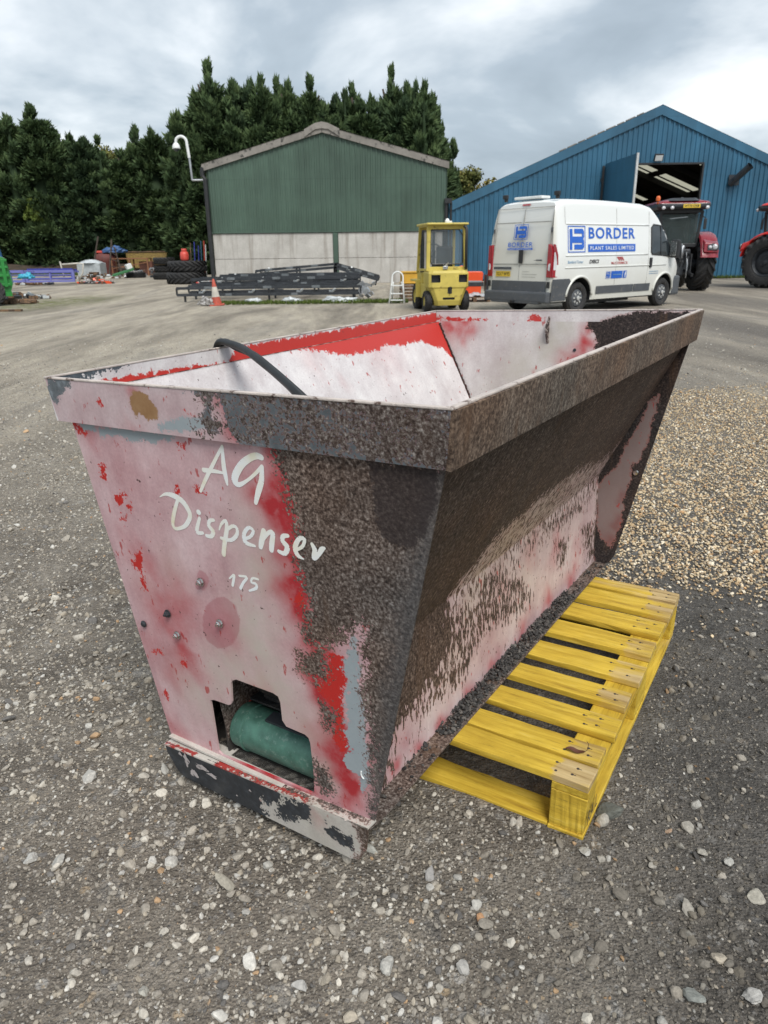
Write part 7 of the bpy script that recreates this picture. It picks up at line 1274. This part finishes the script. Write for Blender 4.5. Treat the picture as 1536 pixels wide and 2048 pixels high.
# gravel lying on the ledge
n=2600; P=np.stack([rs.uniform(.229,.283,n),np.where(rs.uniform(size=n)<.85,rs.uniform(.45,1.45,n),rs.uniform(.15,1.78,n))],-1); s=rs.lognormal(np.log(.0042),.35,n); s=np.minimum(s,.010)
P=P[(rs.uniform(size=n)<(.6+.4*np.sin(P[:,1]*23)+.3))]; s=s[:len(P)]
c=np.array([(.045,.043,.042),(.08,.075,.07),(.13,.12,.11),(.03,.03,.03)])[rs.choice(4,len(P),p=[.45,.3,.1,.15])]
zf=lambda a,b_: .003+rs.uniform(0,.016,len(a))*np.clip((.283-a)/.03,0.1,1)*np.clip(np.minimum(b_-.35,1.6-b_)*4,.2,1)
v_,f_,c_=scatter(P,s,c,ST1,22,.15,zf=zf); gm=np_mesh('gravel',v_,f_,M['stone'],c_,k=3); go=link(bpy.data.objects.new('gravel',gm)); go.location=HO; go.rotation_euler=HM.to_euler(); tag(go,'dark grit and small stones lying along the bottom ledge of the hopper','gravel',kind='stuff')
# cable
ct_=thing('black_cable','thick black double cable looped over the left rim of the hopper','cable',HO); ct_.rotation_euler=HM.to_euler()
def spl(P,n=10):
    P=[np.array(p) for p in P]; o=[]
    for i in range(len(P)-1):
        p0,p1,p2,p3=P[max(i-1,0)],P[i],P[i+1],P[min(i+2,len(P)-1)]
        for k in range(n): t_=k/n; o.append(tuple(.5*((2*p1)+(-p0+p2)*t_+(2*p0-5*p1+4*p2-p3)*t_**2+(-p0+3*p1-3*p2+p3)*t_**3)))
    o.append(tuple(P[-1])); return o
M['cable']=smat('black_cable_rubber',(.010,.011,.012),.5,var=.2,spec=.4)
cpts=[(-.66,.62,.60),(-.645,.62,.85),(-.61,.60,.99),(-.565,.575,1.042),(-.49,.545,1.046),(-.38,.49,1.040),(-.25,.41,1.024),(-.12,.335,1.000),(-.01,.275,.970),(.06,.24,.93),(.10,.22,.86),(.11,.22,.7)]
mb=MB(); mb.tube(spl(cpts),.0102,n=12); mb.build('strand',M['cable'],ct_,smooth=True)
cp2=[(x+.016*min(1,i/5),y+.022*min(1,i/4),z-.014-.012*min(1,max(0,i-3)/4)) for i,(x,y,z) in enumerate(cpts)]; cp2[3]=(cpts[3][0],cpts[3][1]+.02,1.042); cp2[2]=(-.62,.62,.98)
mb=MB(); mb.tube(spl(cp2),.0102,n=12); mb.build('strand',M['cable'],ct_,smooth=True)
# ------------------------------------------------------------------ pallet
def wood(name,bare,seed=0):
    m,nt,b=newmat(name); v=objc(nt); g=mapv(nt,v,scale=(1.2,16,16),loc=(seed,seed*.7,0)); n=noise(nt,g,3.2,6,.65,.3); s=N(nt,'ShaderNodeSeparateXYZ'); LK(nt,v,s.inputs[0])
    n2=noise(nt,mapv(nt,v,scale=(.6,3,3),loc=(seed*3.1,seed,0)),5,6,.6)
    woodc=ramp(nt,n,[(.28,(.20,.125,.055)),(.45,(.40,.29,.16)),(.62,(.52,.40,.24)),(.8,(.56,.46,.30))]); yel=ramp(nt,n,[(.25,(.30,.18,.025)),(.42,(.50,.33,.035)),(.6,(.64,.445,.055)),(.78,(.72,.55,.14))])
    # unpainted towards the right hand end and in patches
    e=ramp(nt,mth(nt,'ADD',mth(nt,'MULTIPLY',s.outputs[0],1.0),.5),[(.26,(0,0,0)),(.5,(1,1,1))])
    f=mth(nt,'ADD',mth(nt,'MULTIPLY',mth(nt,'SUBTRACT',n2,.5),1.1),bare); xr=ramp(nt,mth(nt,'ADD',mth(nt,'MULTIPLY',s.outputs[0],.5),mth(nt,'ADD',mth(nt,'MULTIPLY',n2,.06),.47)),[(.652,(0,0,0)),(.665,(.55,.55,.55)),(1.0,(.6,.6,.6))]); f=mth(nt,'ADD',f,xr)
    c=mixc(nt,ramp(nt,f,[(.36,(0,0,0)),(.60,(.80,.80,.80))]),yel,woodc)
    c=mixc(nt,ramp(nt,noise(nt,g,9,5,.7),[(.60,(0,0,0)),(.72,(.7,.7,.7))]),c,(.09,.06,.02)); c=mixc(nt,1.0,c,ramp(nt,noise(nt,v,5,5,.6),[(.3,(.80,.79,.77)),(.7,(1.08,1.08,1.08))]),'MULTIPLY')
    vk=N(nt,'ShaderNodeTexVoronoi',ins={'Scale':3.0}); LK(nt,mapv(nt,v,scale=(1,2.6,.6),loc=(seed,0,0)),vk.inputs['Vector']); c=mixc(nt,ramp(nt,vk.outputs['Distance'],[(.03,(.75,.75,.75)),(.06,(0,0,0))]),c,(.14,.075,.025))
    LK(nt,c,b.inputs['Base Color']); b.inputs['Roughness'].default_value=.62; b.inputs['Specular IOR Level'].default_value=.3
    bump(nt,b,mth(nt,'ADD',n,mth(nt,'MULTIPLY',noise(nt,g,22,4,.7),.5)),.45,.004); return m
WY=[wood('yellow_painted_board%d'%i,bv,i*1.7) for i,bv in enumerate((-.12,-.06,-.16,-.08))]; WB=wood('half_bare_board',.08,9); WBB=wood('bare_board',.42,12)
pal=thing('yellow_pallet','yellow painted wooden pallet on the ground under the right side of the hopper','pallet',(.508,1.476,0)); pal.rotation_euler=(R(.35),0,-R(31))
# local: x to the right (negative = under the hopper), y along the length
PW=.82; th_=.021
def board(name,x0,x1,y0,y1,z0,z1,m_,jit=0.0,parent=pal):
    r=random.Random(int((y0+2)*1000+x0*77+z0*5000)); cx,cy,cz=(x0+x1)/2,(y0+y1)/2,(z0+z1)/2; mb=MB(); n=14; vs=[];fs=[]
    lx,ly,lz_=x1-x0,y1-y0,z1-z0; along=lx>ly; n=12
    for i in range(n+1):
        f=i/n; e=[r.gauss(0,.0009) for _ in range(4)]
        for (a,c_) in ((-1,-1),(1,-1),(1,1),(-1,1)):
            k=e[(a>0)*2+(c_>0)]
            if along: vs.append((x0+lx*f-cx+(r.gauss(0,.0012) if i in(0,n) else 0),a*ly/2+k,c_*lz_/2+k*.4))
            else: vs.append((a*lx/2+k,y0+ly*f-cy+(r.gauss(0,.0012) if i in(0,n) else 0),c_*lz_/2+k*.4))
    fs=[(i*4+j,i*4+(j+1)%4,(i+1)*4+(j+1)%4,(i+1)*4+j) for i in range(n) for j in range(4)]+[(3,2,1,0),(n*4,n*4+1,n*4+2,n*4+3)]
    mb.add(vs,fs); o=mb.build(name,m_,parent,bevel=.0022); o.location=(cx,cy,cz)
    if not along:   # grain runs along the board: turn the object instead
        me=o.data
        for q in me.vertices: q.co=Vector((q.co.y,-q.co.x,q.co.z))
        o.rotation_euler=(0,0,R(90)); o.location=(cx,cy,cz)
    return o
ZT=.178; SL=[(.0,.078),(.092,.173),(.228,.318),(.382,.470),(.533,.638),(.705,.812),(.862,.970),(1.012,1.128),(1.148,1.236)]
nb=MB()
for i,(a,b_) in enumerate(SL):
    m_=WB if i==0 else (WBB if i==8 else WY[i%4]); jr=[.0,-.004,.003,-.003,.002,.0,-.003,.002,0][i]
    o=board('slat',-PW,jr,a,b_,ZT-th_,ZT,m_); cx=(-PW+jr)/2
    mb=MB(); r=random.Random(i)
    for k in range(4): x=-.035-.05*(k%2)-r.uniform(0,.02)-cx; y=((b_-a)*(.28 if k<2 else .70)-(b_-a)/2)+r.uniform(-.006,.006); mb.lathe([(0,.0008),(.0036,.0006),(.0042,0)],10,c=(x,y,th_/2+.0003)); mb.box((x+.004,y,th_/2+.0002),(.012,.0022,.0005)); 
    mb.build('nail',smat('nail%d'%i,(.04,.03,.025),.7) if i==0 else bpy.data.materials['nail0'],o)
for x0,x1 in ((-.098,-.002),(-.615,-.515),(-PW,-PW+.1)):
    board('stringer_board',x0,x1,0.001,1.235,ZT-2*th_-.001,ZT-th_-.001,WY[1]); board('bottom_board',x0,x1-.001,-.004,1.232,.0,.020,WY[2])
    for y0,y1 in ((.001,.092),(.56,.705),(1.14,1.235)):
        o=board('block',x0+.001,x1-.002,y0,y1,.0205,ZT-2*th_-.002,WY[0])
board('bottom_board',-PW+.1,-.1,.0,.092,.0005,.0205,WY[3]); board('bottom_board',-PW+.1,-.1,1.14,1.232,.0005,.0205,WY[0])
text('stencil','RAIL',.012,.045,.095,.045,lambda u,v:(.0008,u,v),M['logo_black'],pal)
# leaf
lf=thing('dry_leaf','small curled brown leaf with a stalk lying on the second pallet board','leaf',(0,0,0)); mw=Matrix.Rotation(-R(31),3,'Z')
lp_=mw@Vector((-.075,.112,.0))+Vector((.508,1.476,ZT+.001)); lf.location=lp_; lf.rotation_euler=(0,0,R(-20))
mb=MB(); vs=[];fs=[]
for i in range(9):
    f=i/8; w=.009*math.sin(math.pi*min(1,f*.95+.03))**.7; 
    for j in (-1,0,1): vs.append((-.022+.05*f,j*w,.004+.004*abs(j)+.003*math.sin(f*7)))
for i in range(8):
    for j in range(2): fs.append((i*3+j,i*3+j+1,i*3+j+4,i*3+j+3))
mb.add(vs,fs); o=mb.build('blade',smat('dead_leaf',(.11,.04,.02),.7),lf,smooth=True)
mb=MB(); mb.tube([(.024,0,.004),(.034,.004,.012),(.036,.008,.028),(.030,.010,.036)],.0008,n=5); mb.build('stalk',smat('stalk',(.06,.03,.02),.7),lf)
